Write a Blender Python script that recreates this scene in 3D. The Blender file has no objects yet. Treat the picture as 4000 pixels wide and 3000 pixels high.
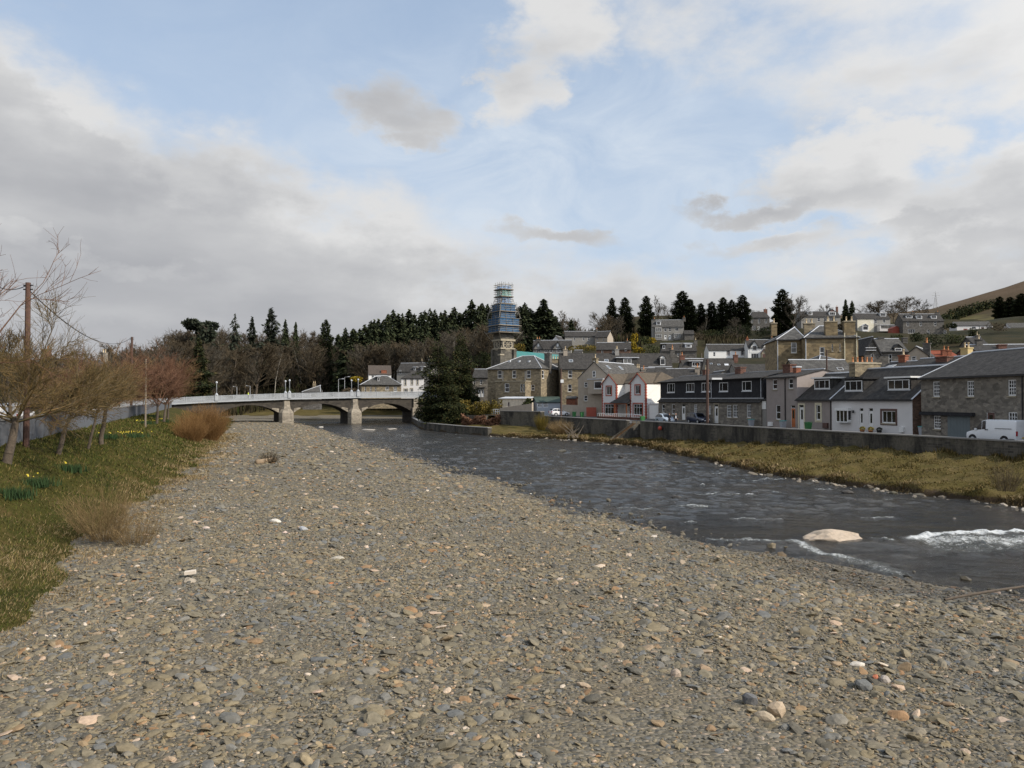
import bpy, math, random
import numpy as np
from mathutils import Vector, Matrix

S = bpy.context.scene
COL = S.collection
rng = np.random.default_rng(11)
random.seed(11)
R = math.radians

# ------------------------------------------------------------------ camera
CAM = Vector((0.0, 0.0, 6.5))
PITCH = math.atan(60 / 3000)
cd = bpy.data.cameras.new('camera')
cd.sensor_width = 36.0
cd.lens = 27.0
cd.clip_start = 0.1
cd.clip_end = 9000.0
co = bpy.data.objects.new('camera', cd)
co.location = CAM
co.rotation_euler = (math.pi / 2 + PITCH, 0, 0)
COL.objects.link(co)
S.camera = co


def ray(u, v):
    a = (u - 2000) / 3000
    b = (1500 - v) / 3000
    return Vector((a, math.cos(PITCH) - b * math.sin(PITCH), math.sin(PITCH) + b * math.cos(PITCH)))


def P(u, v, Y):
    """where the sight line through photo point (u, v) stands at distance Y"""
    d = ray(u, v)
    return CAM + d * (Y / d.y)


def G(u, v, z):
    """where that sight line reaches height z"""
    d = ray(u, v)
    return CAM + d * ((z - CAM.z) / d.z)


# ------------------------------------------------------------------ sun and sky
SUN_EL, SUN_AZ = 37.0, 116.0          # azimuth clockwise from +Y
sd = Vector((math.sin(R(SUN_AZ)) * math.cos(R(SUN_EL)), math.cos(R(SUN_AZ)) * math.cos(R(SUN_EL)), math.sin(R(SUN_EL))))
sl = bpy.data.lights.new('sun', 'SUN')
sl.energy = 4.4
sl.angle = R(0.6)
sl.color = (1.0, 0.90, 0.76)
so = bpy.data.objects.new('sun', sl)
so.rotation_euler = (-sd).to_track_quat('-Z', 'Y').to_euler()
COL.objects.link(so)

S.view_settings.view_transform = 'Standard'
S.view_settings.look = 'None'
S.view_settings.gamma = 1.0
S.view_settings.exposure = 0.0


class NG:
    """small helper for node graphs"""

    def __init__(self, tree):
        self.t = tree
        self.n = tree.nodes
        self.l = tree.links

    def node(self, kind, **kw):
        n = self.n.new(kind)
        for k, v in kw.items():
            setattr(n, k, v)
        return n

    def put(self, sock, val):
        if hasattr(val, 'bl_idname') or isinstance(val, bpy.types.NodeSocket):
            self.l.new(val, sock)
        elif val is not None:
            sock.default_value = val

    def math(self, op, a, b=None, c=None, clamp=False):
        n = self.node('ShaderNodeMath', operation=op, use_clamp=clamp)
        self.put(n.inputs[0], a)
        if b is not None:
            self.put(n.inputs[1], b)
        if c is not None:
            self.put(n.inputs[2], c)
        return n.outputs[0]

    def mix(self, f, a, b, blend='MIX'):
        n = self.node('ShaderNodeMix', data_type='RGBA', blend_type=blend)
        n.clamp_factor = True
        self.put(n.inputs[0], f)
        self.put(n.inputs[6], a)
        self.put(n.inputs[7], b)
        return n.outputs[2]

    def ramp(self, f, stops, interp='LINEAR'):
        n = self.node('ShaderNodeValToRGB')
        n.color_ramp.interpolation = interp
        e = n.color_ramp.elements
        while len(e) > 1:
            e.remove(e[-1])
        e[0].position = stops[0][0]
        e[0].color = c4(stops[0][1])
        for p, c in stops[1:]:
            k = e.new(p)
            k.color = c4(c)
        self.put(n.inputs[0], f)
        return n.outputs[0]

    def mapr(self, v, a, b, c=0.0, d=1.0, smooth=False):
        n = self.node('ShaderNodeMapRange')
        if smooth:
            n.interpolation_type = 'SMOOTHSTEP'
        self.put(n.inputs[0], v)
        for i, x in enumerate((a, b, c, d)):
            self.put(n.inputs[i + 1], x)
        return n.outputs[0]

    def noise(self, vec, scale, detail=4.0, rough=0.55, dist=0.0, color=False):
        n = self.node('ShaderNodeTexNoise')
        if vec is not None:
            self.l.new(vec, n.inputs['Vector'])
        n.inputs['Scale'].default_value = scale
        n.inputs['Detail'].default_value = detail
        n.inputs['Roughness'].default_value = rough
        n.inputs['Distortion'].default_value = dist
        return n.outputs[1 if color else 0]

    def mapping(self, vec, scale=(1, 1, 1), loc=(0, 0, 0), rot=(0, 0, 0)):
        n = self.node('ShaderNodeMapping')
        self.l.new(vec, n.inputs['Vector'])
        n.inputs['Scale'].default_value = scale
        n.inputs['Location'].default_value = loc
        n.inputs['Rotation'].default_value = rot
        return n.outputs[0]


def c4(c):
    if isinstance(c, (int, float)):
        return (c, c, c, 1)
    return (c[0], c[1], c[2], 1) if len(c) == 3 else tuple(c)


W = bpy.data.worlds.new('World')
S.world = W
W.use_nodes = True
g = NG(W.node_tree)
g.n.clear()
out = g.node('ShaderNodeOutputWorld')
bg = g.node('ShaderNodeBackground')
bg.inputs[1].default_value = 0.10
g.l.new(bg.outputs[0], out.inputs[0])
sky = g.node('ShaderNodeTexSky', sky_type='NISHITA')
sky.sun_disc = False
sky.sun_elevation = R(SUN_EL)
sky.sun_rotation = R(SUN_AZ)
sky.air_density = 1.0
sky.dust_density = 1.2
sky.ozone_density = 1.5
tc = g.node('ShaderNodeTexCoord')
D = tc.outputs['Generated']
sx = g.node('ShaderNodeSeparateXYZ')
g.l.new(D, sx.inputs[0])
AZ = g.math('ARCTAN2', sx.outputs[0], sx.outputs[1])
EL = g.math('ARCSINE', sx.outputs[2])


def azel(u, v):
    d = ray(u, v).normalized()
    return math.atan2(d.x, d.y), math.asin(d.z)


# wisp noise that tears the outlines of the clouds
D2 = g.mapping(D, scale=(1.0, 1.0, 1.7))
n_big = g.noise(D2, 5.5, 8.0, 0.55)
n_fine = g.noise(D2, 16.0, 6.0, 0.6, 0.3)
warp = g.math('ADD', g.math('MULTIPLY', g.math('SUBTRACT', n_big, 0.5), 2.6), g.math('MULTIPLY', g.math('SUBTRACT', n_fine, 0.5), 0.9))
wz = g.noise(D2, 7.0, 7.0, 0.6, 0.0, True)
wsep = g.node('ShaderNodeSeparateColor')
g.l.new(wz, wsep.inputs[0])
AZ0, EL0 = AZ, EL
AZ = g.math('ADD', AZ, g.math('MULTIPLY', g.math('SUBTRACT', wsep.outputs[0], 0.5), 0.30))
EL = g.math('ADD', EL, g.math('MULTIPLY', g.math('SUBTRACT', wsep.outputs[1], 0.5), 0.16))
# the long bank: its upper edge as a curve of azimuth
edge = [(-900, -500), (-300, -200), (0, -20), (180, 110), (400, 240), (520, 310), (700, 380), (870, 470), (1060, 570), (1260, 720), (1560, 850), (2000, 970), (2400, 1000), (2900, 1000), (3300, 950), (3700, 860), (4000, 840), (4600, 800)]
A0, A1 = azel(-900, 1500)[0], azel(4600, 1500)[0]
st = []
for u, v in edge:
    a, e = azel(u, v)
    st.append((min(max((a - A0) / (A1 - A0), 0), 1), e))
azn = g.mapr(AZ, A0, A1)
edge_el = g.ramp(azn, st, 'B_SPLINE')
bank_d = g.math('SUBTRACT', edge_el, EL)           # >0 inside the bank
bank = g.math('MULTIPLY', bank_d, 17.0)


def blob(u, v, ru, rv, tilt=0.0):
    a, e = azel(u, v)
    ra, re = ru / 3000.0, rv / 3000.0
    da = g.math('SUBTRACT', AZ, a)
    de = g.math('SUBTRACT', EL, e)
    c, s = math.cos(tilt), math.sin(tilt)
    p = g.math('ADD', g.math('MULTIPLY', da, c / ra), g.math('MULTIPLY', de, s / ra))
    q = g.math('ADD', g.math('MULTIPLY', da, -s / re), g.math('MULTIPLY', de, c / re))
    return g.math('SUBTRACT', 1.0, g.math('ADD', g.math('MULTIPLY', p, p), g.math('MULTIPLY', q, q)))


def vmax(items):
    r = items[0]
    for i in items[1:]:
        r = g.math('SMOOTH_MAX', r, i, 0.25)
    return r


high = [blob(2220, 60, 260, 200, 0.3), blob(2110, 320, 150, 160), blob(3100, -120, 620, 320, -0.18), blob(3780, 120, 620, 330, -0.1), blob(3950, 350, 330, 150)]
grey = [blob(1660, 440, 260, 110, -0.2), blob(1680, 570, 150, 60)]
cum = [blob(3380, 700, 420, 190, -0.15), blob(3800, 830, 460, 230), blob(4150, 700, 330, 190)]
dark = [blob(2190, 920, 250, 55, -0.08), blob(2890, 770, 190, 50), blob(3000, 970, 320, 60, 0.05), blob(3450, 930, 330, 50, 0.18), blob(3850, 1000, 400, 90)]
tail = [blob(420, 1000, 420, 40, -0.05)]           # a strip of blue inside the bank
B_all = vmax([g.math('MINIMUM', bank, 2.6), vmax(high), vmax(grey), g.math('MULTIPLY', vmax(cum), 1.8), vmax(dark)])
B_all = g.math('SUBTRACT', B_all, g.math('MULTIPLY', g.math('MAXIMUM', tail[0], 0.0), 1.1))
dens = g.math('ADD', B_all, g.math('MULTIPLY', warp, 1.25))
cover = g.mapr(dens, -0.45, 1.0, 0.0, 1.0, True)
# the rest of the sky dome, out of the picture, is broken cloud too
back = g.mapr(g.noise(D2, 2.6, 7.0, 0.6), 0.42, 0.62, 0.0, 1.0, True)
behind = g.mapr(sx.outputs[1], 0.45, 0.15, 0.0, 1.0, True)
above = g.mapr(EL0, 0.62, 0.8, 0.0, 1.0, True)
cover = g.math('MAXIMUM', cover, g.math('MULTIPLY', back, g.math('MAXIMUM', behind, above)))
# body of the cloud: bright sunlit tops, grey undersides
thick = g.mapr(dens, 0.3, 2.6, 0.0, 1.0, True)
soft = g.noise(g.mapping(D, scale=(1.0, 1.0, 3.2)), 3.6, 7.0, 0.5)
lit = g.math('ADD', g.math('MULTIPLY', g.math('SUBTRACT', soft, 0.5), 1.35), g.math('SUBTRACT', 0.78, g.math('MULTIPLY', thick, 0.36)))
low = g.mapr(EL0, 0.02, 0.12, 0.06, 0.0)
lit = g.math('SUBTRACT', lit, low)
darkb = g.math('MAXIMUM', g.math('MAXIMUM', vmax(dark), vmax(grey)), -1.0)
lit = g.math('SUBTRACT', lit, g.mapr(darkb, -0.6, 0.7, 0.0, 0.24, True))
top = g.mapr(bank_d, 0.0, 0.10, 0.22, 0.0, True)
lit = g.math('ADD', lit, top)
br_ = vmax([blob(330, 1130, 620, 110, 0.05), blob(420, 480, 520, 90, -0.55), blob(3300, 600, 330, 90)])
lit = g.math('ADD', lit, g.mapr(br_, -0.4, 0.9, 0.0, 0.14, True))
ccol = g.ramp(lit, [(0.0, (3.7, 3.8, 4.1)), (0.4, (4.7, 4.78, 5.0)), (0.75, (6.0, 6.05, 6.15)), (1.0, (7.4, 7.4, 7.4))])
# thin high cirrus over the blue
cir = g.noise(g.mapping(D, scale=(1.6, 1.6, 3.0), rot=(0.4, 0.3, 0.2)), 4.0, 8.0, 0.62, 0.8)
cb = blob(2150, 640, 900, 420)
cirr = g.math('MULTIPLY', g.mapr(cir, 0.35, 0.7, 0.0, 1.0), g.mapr(cb, -0.8, 1.0, 0.12, 0.6))
horz = g.mapr(EL0, 0.14, 0.6, 0.62, 0.08)
blue = g.mix(g.math('ADD', cirr, horz, clamp=True), g.mix(0.5, g.mix(1.0, sky.outputs[0], (1.5, 1.5, 1.5, 1), 'MULTIPLY'), (4.2, 5.7, 7.9, 1)), (6.5, 7.3, 8.3, 1))
skyc = g.mix(cover, blue, ccol)
# sky brightened towards the sun, behind the camera, added as fill light
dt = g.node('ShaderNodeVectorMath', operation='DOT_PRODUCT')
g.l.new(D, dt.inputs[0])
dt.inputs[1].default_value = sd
fill_glow = g.math('ADD', 1.0, g.math('MULTIPLY', g.math('POWER', g.math('MAXIMUM', dt.outputs['Value'], 0.0), 2.0), 1.0))
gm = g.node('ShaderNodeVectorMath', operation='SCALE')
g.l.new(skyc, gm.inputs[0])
g.l.new(fill_glow, gm.inputs['Scale'])
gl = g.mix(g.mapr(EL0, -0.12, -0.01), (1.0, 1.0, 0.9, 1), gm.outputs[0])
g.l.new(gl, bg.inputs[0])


# ------------------------------------------------------------------ materials
def newmat(name):
    m = bpy.data.materials.new(name)
    m.use_nodes = True
    g = NG(m.node_tree)
    b = g.n['Principled BSDF']
    return m, g, b


def bump(g, b, h, strength=0.3, dist=0.02):
    n = g.node('ShaderNodeBump')
    n.inputs['Strength'].default_value = strength
    n.inputs['Distance'].default_value = dist
    g.l.new(h, n.inputs['Height'])
    g.l.new(n.outputs[0], b.inputs['Normal'])


def coords(g, kind='UV'):
    return g.node('ShaderNodeTexCoord').outputs[kind]


def paint(name, c, rough=0.55, var=0.12, metal=0.0, scale=1.5, stain=0.0):
    m, g, b = newmat(name)
    b.inputs['Roughness'].default_value = rough
    b.inputs['Metallic'].default_value = metal
    o = coords(g)
    n = g.noise(o, scale, 5.0, 0.6)
    c = np.array(c)
    lo, hi = c * (1 - var), np.minimum(c * (1 + var), 1.0)
    colr = g.ramp(n, [(0.3, tuple(lo)), (0.7, tuple(hi))])
    if stain:
        s = g.noise(g.mapping(o, scale=(3.0, 0.35, 1)), 1.6, 5.0, 0.65)
        colr = g.mix(g.mapr(s, 0.5, 0.8, 0.0, stain), colr, tuple(c * 0.35) + (1,))
    g.l.new(colr, b.inputs['Base Color'])
    bump(g, b, g.noise(o, 30, 3.0), 0.12, 0.01)
    return m


def stone(name, c1, c2, c3, mortar, bw=0.45, bh=0.22, rough=0.9, stain=0.35):
    """rubble masonry"""
    m, g, b = newmat(name)
    b.inputs['Roughness'].default_value = rough
    o = coords(g)
    w = g.noise(o, 2.5, 3.0, 0.5, 0.0, True)
    va = g.node('ShaderNodeVectorMath', operation='MULTIPLY_ADD')
    g.l.new(w, va.inputs[0])
    va.inputs[1].default_value = (0.18, 0.12, 0)
    g.l.new(o, va.inputs[2])
    br = g.node('ShaderNodeTexBrick')
    g.l.new(va.outputs[0], br.inputs['Vector'])
    br.inputs['Scale'].default_value = 1.0
    br.inputs['Brick Width'].default_value = bw
    br.inputs['Row Height'].default_value = bh
    br.inputs['Mortar Size'].default_value = 0.012
    br.inputs['Mortar Smooth'].default_value = 0.3
    br.inputs['Bias'].default_value = 0.0
    br.inputs['Color1'].default_value = c4(c1)
    br.inputs['Color2'].default_value = c4(c2)
    br.inputs['Mortar'].default_value = c4(mortar)
    n1 = g.noise(o, 5.0, 6.0, 0.7)
    colr = g.mix(g.mapr(n1, 0.45, 0.75), br.outputs['Color'], c4(c3))
    vo = g.node('ShaderNodeTexVoronoi')
    vo.inputs['Scale'].default_value = 1.0
    g.l.new(g.mapping(va.outputs[0], scale=(1.0 / bw * .8, 1.0 / bh * .8, 1)), vo.inputs['Vector'])
    vs_ = g.node('ShaderNodeSeparateColor')
    g.l.new(vo.outputs['Color'], vs_.inputs[0])
    colr = g.mix(0.75, colr, g.ramp(vs_.outputs[0], [(0.0, 0.40), (0.5, 0.85), (0.85, 1.0), (1.0, 1.35)]), 'MULTIPLY')
    s = g.noise(g.mapping(o, scale=(1.2, 0.4, 1)), 0.9, 6.0, 0.65)
    colr = g.mix(g.mapr(s, 0.48, 0.75, 0.0, stain), colr, tuple(np.array(c3) * 0.4) + (1,))
    g.l.new(colr, b.inputs['Base Color'])
    hh = g.math('ADD', g.math('MULTIPLY', br.outputs['Fac'], -0.6), n1)
    bump(g, b, hh, 0.5, 0.03)
    return m


def slate(name, c1, c2, lich=(0.20, 0.20, 0.17), lf=0.35, row=0.25, wid=0.3, rough=0.85):
    m, g, b = newmat(name)
    b.inputs['Roughness'].default_value = rough
    b.inputs['Specular IOR Level'].default_value = 0.15
    o = coords(g)
    br = g.node('ShaderNodeTexBrick')
    g.l.new(o, br.inputs['Vector'])
    br.inputs['Scale'].default_value = 1.0
    br.inputs['Brick Width'].default_value = wid
    br.inputs['Row Height'].default_value = row
    br.inputs['Mortar Size'].default_value = 0.008
    br.inputs['Color1'].default_value = c4(c1)
    br.inputs['Color2'].default_value = c4(c2)
    br.inputs['Mortar'].default_value = c4(np.array(c1) * 0.4)
    n1 = g.noise(o, 1.2, 7.0, 0.7)
    n2 = g.noise(g.mapping(o, scale=(2.2, 0.25, 1)), 1.4, 5.0, 0.6)
    colr = g.mix(g.mapr(n1, 0.5, 0.75, 0.0, lf), br.outputs['Color'], c4(lich))
    colr = g.mix(g.mapr(n2, 0.45, 0.75, 0.0, 0.5), colr, c4(np.array(c1) * 0.55))
    g.l.new(colr, b.inputs['Base Color'])
    bump(g, b, g.math('SUBTRACT', n1, br.outputs['Fac']), 0.4, 0.02)
    return m


def isl(name, stops, rough=0.85, noise_scale=0.0, amount=0.25, spec=0.3, trans=0.0, bumps=0.0):
    """one colour per separate piece (stone, leaf, twig)"""
    m, g, b = newmat(name)
    b.inputs['Roughness'].default_value = rough
    b.inputs['Specular IOR Level'].default_value = spec
    ge = g.node('ShaderNodeNewGeometry')
    colr = g.ramp(ge.outputs['Random Per Island'], stops)
    if noise_scale:
        n = g.noise(coords(g, 'Object'), noise_scale, 5.0, 0.65)
        colr = g.mix(amount, colr, g.ramp(n, [(0.3, 0.25), (0.7, 1.0)]), 'MULTIPLY')
        if bumps:
            bump(g, b, n, bumps, 0.02)
    g.l.new(colr, b.inputs['Base Color'])
    if trans:
        b.inputs['Transmission Weight'].default_value = 0
        b.inputs['Subsurface Weight'].default_value = 0
    return m


M = {}
M['white'] = paint('white_paint', (0.78, 0.78, 0.76), 0.5, 0.03, stain=0.06)
M['frame'] = paint('window_paint', (0.74, 0.75, 0.75), 0.4, 0.02)
M['lav'] = paint('pale_shade_render', (0.66, 0.645, 0.635), 0.8, 0.04, stain=0.05)  # pale render; also the shaded tone painted on white gable fronts
M['whiteharl'] = paint('white_harling', (0.80, 0.78, 0.74), 0.85, 0.03, stain=0.12)
M['cream'] = paint('cream_paint', (0.62, 0.57, 0.42), 0.6, 0.05)
M['creamwall'] = paint('cream_harling', (0.66, 0.62, 0.50), 0.85, 0.05)
M['beige'] = paint('beige_harling', (0.36, 0.31, 0.25), 0.9, 0.10, stain=0.25)
M['taupe'] = paint('taupe_render', (0.30, 0.26, 0.24), 0.9, 0.07, stain=0.2)
M['greywall'] = paint('grey_harling', (0.25, 0.24, 0.22), 0.9, 0.12, stain=0.3)
M['concrete'] = paint('concrete', (0.22, 0.212, 0.20), 0.85, 0.15, stain=0.4)
M['conc_blue'] = paint('grey_rendered_wall', (0.105, 0.112, 0.125), 0.8, 0.10, stain=0.25)
M['red'] = paint('red_oxide_paint', (0.33, 0.07, 0.04), 0.6, 0.15)
M['orange'] = paint('orange_timber', (0.42, 0.13, 0.04), 0.5, 0.15)
M['brown'] = paint('brown_paint', (0.10, 0.05, 0.04), 0.5, 0.15)
M['black'] = paint('black_paint', (0.015, 0.015, 0.017), 0.45, 0.1)
M['lead'] = paint('lead_flashing', (0.52, 0.54, 0.57), 0.5, 0.12)
M['bluegrey'] = paint('blue_grey_door', (0.13, 0.16, 0.17), 0.6, 0.06, stain=0.1)
M['blueboard'] = paint('grey_blue_boards', (0.30, 0.33, 0.37), 0.7, 0.06)
M['green'] = paint('green_plastic', (0.04, 0.17, 0.05), 0.45, 0.08)
M['binlid'] = paint('turquoise_plastic', (0.10, 0.36, 0.35), 0.45, 0.08)
M['binbody'] = paint('grey_plastic', (0.36, 0.38, 0.41), 0.5, 0.05)
M['felt'] = paint('green_roof_felt', (0.035, 0.055, 0.045), 0.9, 0.2)
M['steel'] = paint('galvanised_steel', (0.45, 0.46, 0.47), 0.45, 0.08, 0.4)
M['pole'] = paint('creosoted_wood', (0.085, 0.05, 0.038), 0.85, 0.25, scale=6)
M['polered'] = paint('reddish_pole_wood', (0.095, 0.050, 0.036), 0.85, 0.25, scale=6)
M['palepole'] = paint('weathered_pole_wood', (0.19, 0.155, 0.115), 0.85, 0.2, scale=6)
M['pot'] = paint('clay_pot', (0.52, 0.22, 0.09), 0.8, 0.2)
M['potpale'] = paint('buff_clay_pot', (0.55, 0.44, 0.28), 0.8, 0.2)
M['teal'] = paint('turquoise_sheeting', (0.028, 0.145, 0.135), 0.55, 0.12, scale=0.5, stain=0.15)
M['bark'] = paint('bark', (0.085, 0.066, 0.048), 0.95, 0.4, scale=9)
M['barkpale'] = paint('pale_birch_bark', (0.32, 0.29, 0.24), 0.9, 0.35, scale=5)
M['asphalt'] = paint('asphalt', (0.075, 0.073, 0.072), 0.9, 0.2, scale=2.0)
M['limewash'] = paint('flaking_limewash', (0.60, 0.53, 0.42), 0.9, 0.15, scale=3, stain=0.8)
M['buff'] = stone('buff_sandstone', (0.285, 0.215, 0.115), (0.20, 0.155, 0.090), (0.245, 0.185, 0.100), (0.16, 0.13, 0.09), 0.6, 0.28)
M['buffd'] = stone('weathered_sandstone', (0.30, 0.245, 0.155), (0.20, 0.165, 0.115), (0.27, 0.22, 0.14), (0.21, 0.18, 0.13), stain=0.25)
M['rubble'] = stone('grey_rubble', (0.27, 0.24, 0.195), (0.165, 0.147, 0.125), (0.235, 0.21, 0.17), (0.20, 0.18, 0.15))
M['whin'] = stone('grey_whinstone', (0.27, 0.24, 0.195), (0.17, 0.152, 0.13), (0.22, 0.195, 0.155), (0.18, 0.165, 0.14), 0.5, 0.2)
M['greystone'] = stone('dark_grey_stone', (0.15, 0.14, 0.125), (0.10, 0.095, 0.088), (0.13, 0.12, 0.105), (0.14, 0.13, 0.12))
M['tower'] = stone('blackened_ashlar', (0.16, 0.145, 0.115), (0.10, 0.092, 0.078), (0.125, 0.115, 0.092), (0.10, 0.092, 0.078), 0.7, 0.35, stain=0.7)
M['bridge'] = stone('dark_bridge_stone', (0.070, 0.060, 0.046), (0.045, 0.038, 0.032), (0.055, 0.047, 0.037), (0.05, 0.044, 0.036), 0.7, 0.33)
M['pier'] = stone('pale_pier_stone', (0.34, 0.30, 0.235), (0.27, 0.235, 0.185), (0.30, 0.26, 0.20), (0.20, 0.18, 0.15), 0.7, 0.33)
M['dress'] = paint('dressed_stone', (0.33, 0.29, 0.215), 0.9, 0.15)
M['brick'] = stone('red_brick', (0.20, 0.085, 0.055), (0.15, 0.065, 0.045), (0.17, 0.075, 0.05), (0.16, 0.11, 0.09), 0.225, 0.075)
M['brickor'] = stone('orange_brick', (0.30, 0.095, 0.045), (0.25, 0.08, 0.04), (0.27, 0.088, 0.042), (0.30, 0.15, 0.10), 0.225, 0.075, stain=0.1)
M['brickbr'] = stone('brown_brick', (0.22, 0.12, 0.075), (0.18, 0.10, 0.065), (0.20, 0.11, 0.07), (0.18, 0.13, 0.10), 0.225, 0.075, stain=0.2)
M['yellowst'] = paint('yellow_render', (0.52, 0.40, 0.19), 0.9, 0.08, stain=0.1)
M['slate'] = slate('grey_slate', (0.036, 0.034, 0.032), (0.066, 0.062, 0.058), (0.12, 0.115, 0.10), 0.45)
M['slatel'] = slate('weathered_slate', (0.060, 0.058, 0.055), (0.095, 0.092, 0.086), (0.21, 0.205, 0.185), 0.65)
M['slatehung'] = slate('slate_hanging', (0.028, 0.028, 0.031), (0.042, 0.042, 0.046), (0.06, 0.06, 0.06), 0.2)
M['tiles'] = slate('brown_tiles', (0.095, 0.078, 0.060), (0.120, 0.098, 0.074), (0.15, 0.13, 0.09), 0.35, 0.32, 0.33)
M['tilesbr'] = slate('dark_brown_tiles', (0.085, 0.070, 0.060), (0.10, 0.082, 0.07), (0.11, 0.10, 0.08), 0.25, 0.32, 0.33)
M['orangeroof'] = slate('orange_pantiles', (0.25, 0.070, 0.036), (0.21, 0.060, 0.033), (0.20, 0.085, 0.05), 0.3, 0.3, 0.25)


def glassmat(name, c, rough=0.06):
    m, g, b = newmat(name)
    b.inputs['Roughness'].default_value = rough
    b.inputs['Specular IOR Level'].default_value = 0.7
    n = g.noise(coords(g), 1.1, 3.0, 0.6)
    g.l.new(g.ramp(n, [(0.35, tuple(np.array(c) * 0.4)), (0.65, tuple(np.array(c) * 1.5))]), b.inputs['Base Color'])
    return m


M['glass'] = glassmat('window_glass', (0.02, 0.02, 0.023))
M['curtain'] = glassmat('curtained_glass', (0.13, 0.13, 0.125), 0.25)
M['carglass'] = glassmat('car_glass', (0.012, 0.013, 0.015), 0.04)
M['skyglass'] = glassmat('roof_glass', (0.10, 0.12, 0.14), 0.1)


# ------------------------------------------------------------------ meshes
def uvs_for(co, loops_v, starts, totals):
    """metres laid flat on each face: along the horizontal and up the slope"""
    nf = len(starts)
    i0 = loops_v[starts]
    i1 = loops_v[starts + 1]
    i2 = loops_v[starts + 2]
    a, b, c = co[i0], co[i1], co[i2]
    n = np.cross(b - a, c - a)
    ln = np.linalg.norm(n, axis=1)
    ln[ln == 0] = 1
    n = n / ln[:, None]
    up = np.array([0, 0, 1.0])
    t = np.cross(np.broadcast_to(up, n.shape), n)
    lt = np.linalg.norm(t, axis=1)
    flat = lt < 1e-3
    t[flat] = (1, 0, 0)
    lt[flat] = 1
    t = t / lt[:, None]
    bt = np.cross(n, t)
    fi = np.repeat(np.arange(nf), totals)
    pc = co[loops_v]
    return np.stack([(pc * t[fi]).sum(1), (pc * bt[fi]).sum(1)], 1)


def link(name, me, parent=None):
    o = bpy.data.objects.new(name, me)
    COL.objects.link(o)
    if parent is not None:
        o.parent = parent
    return o


def fast_mesh(name, V, F, smooth=False, uv=False):
    """V (n,3), F (m,k) of equal sized faces"""
    V = np.ascontiguousarray(V, dtype=np.float32)
    F = np.ascontiguousarray(F, dtype=np.int32)
    me = bpy.data.meshes.new(name)
    m, k = F.shape
    me.vertices.add(len(V))
    me.vertices.foreach_set('co', V.ravel())
    me.loops.add(m * k)
    me.loops.foreach_set('vertex_index', F.ravel())
    me.polygons.add(m)
    st = np.arange(m, dtype=np.int32) * k
    me.polygons.foreach_set('loop_start', st)
    me.polygons.foreach_set('loop_total', np.full(m, k, dtype=np.int32))
    me.polygons.foreach_set('use_smooth', np.full(m, smooth, dtype=bool))
    if uv:
        l = me.uv_layers.new(name='UVMap')
        l.data.foreach_set('uv', uvs_for(V.astype(float), F.ravel(), st, np.full(m, k)).astype(np.float32).ravel())
    me.update(calc_edges=True)
    return me


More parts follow.
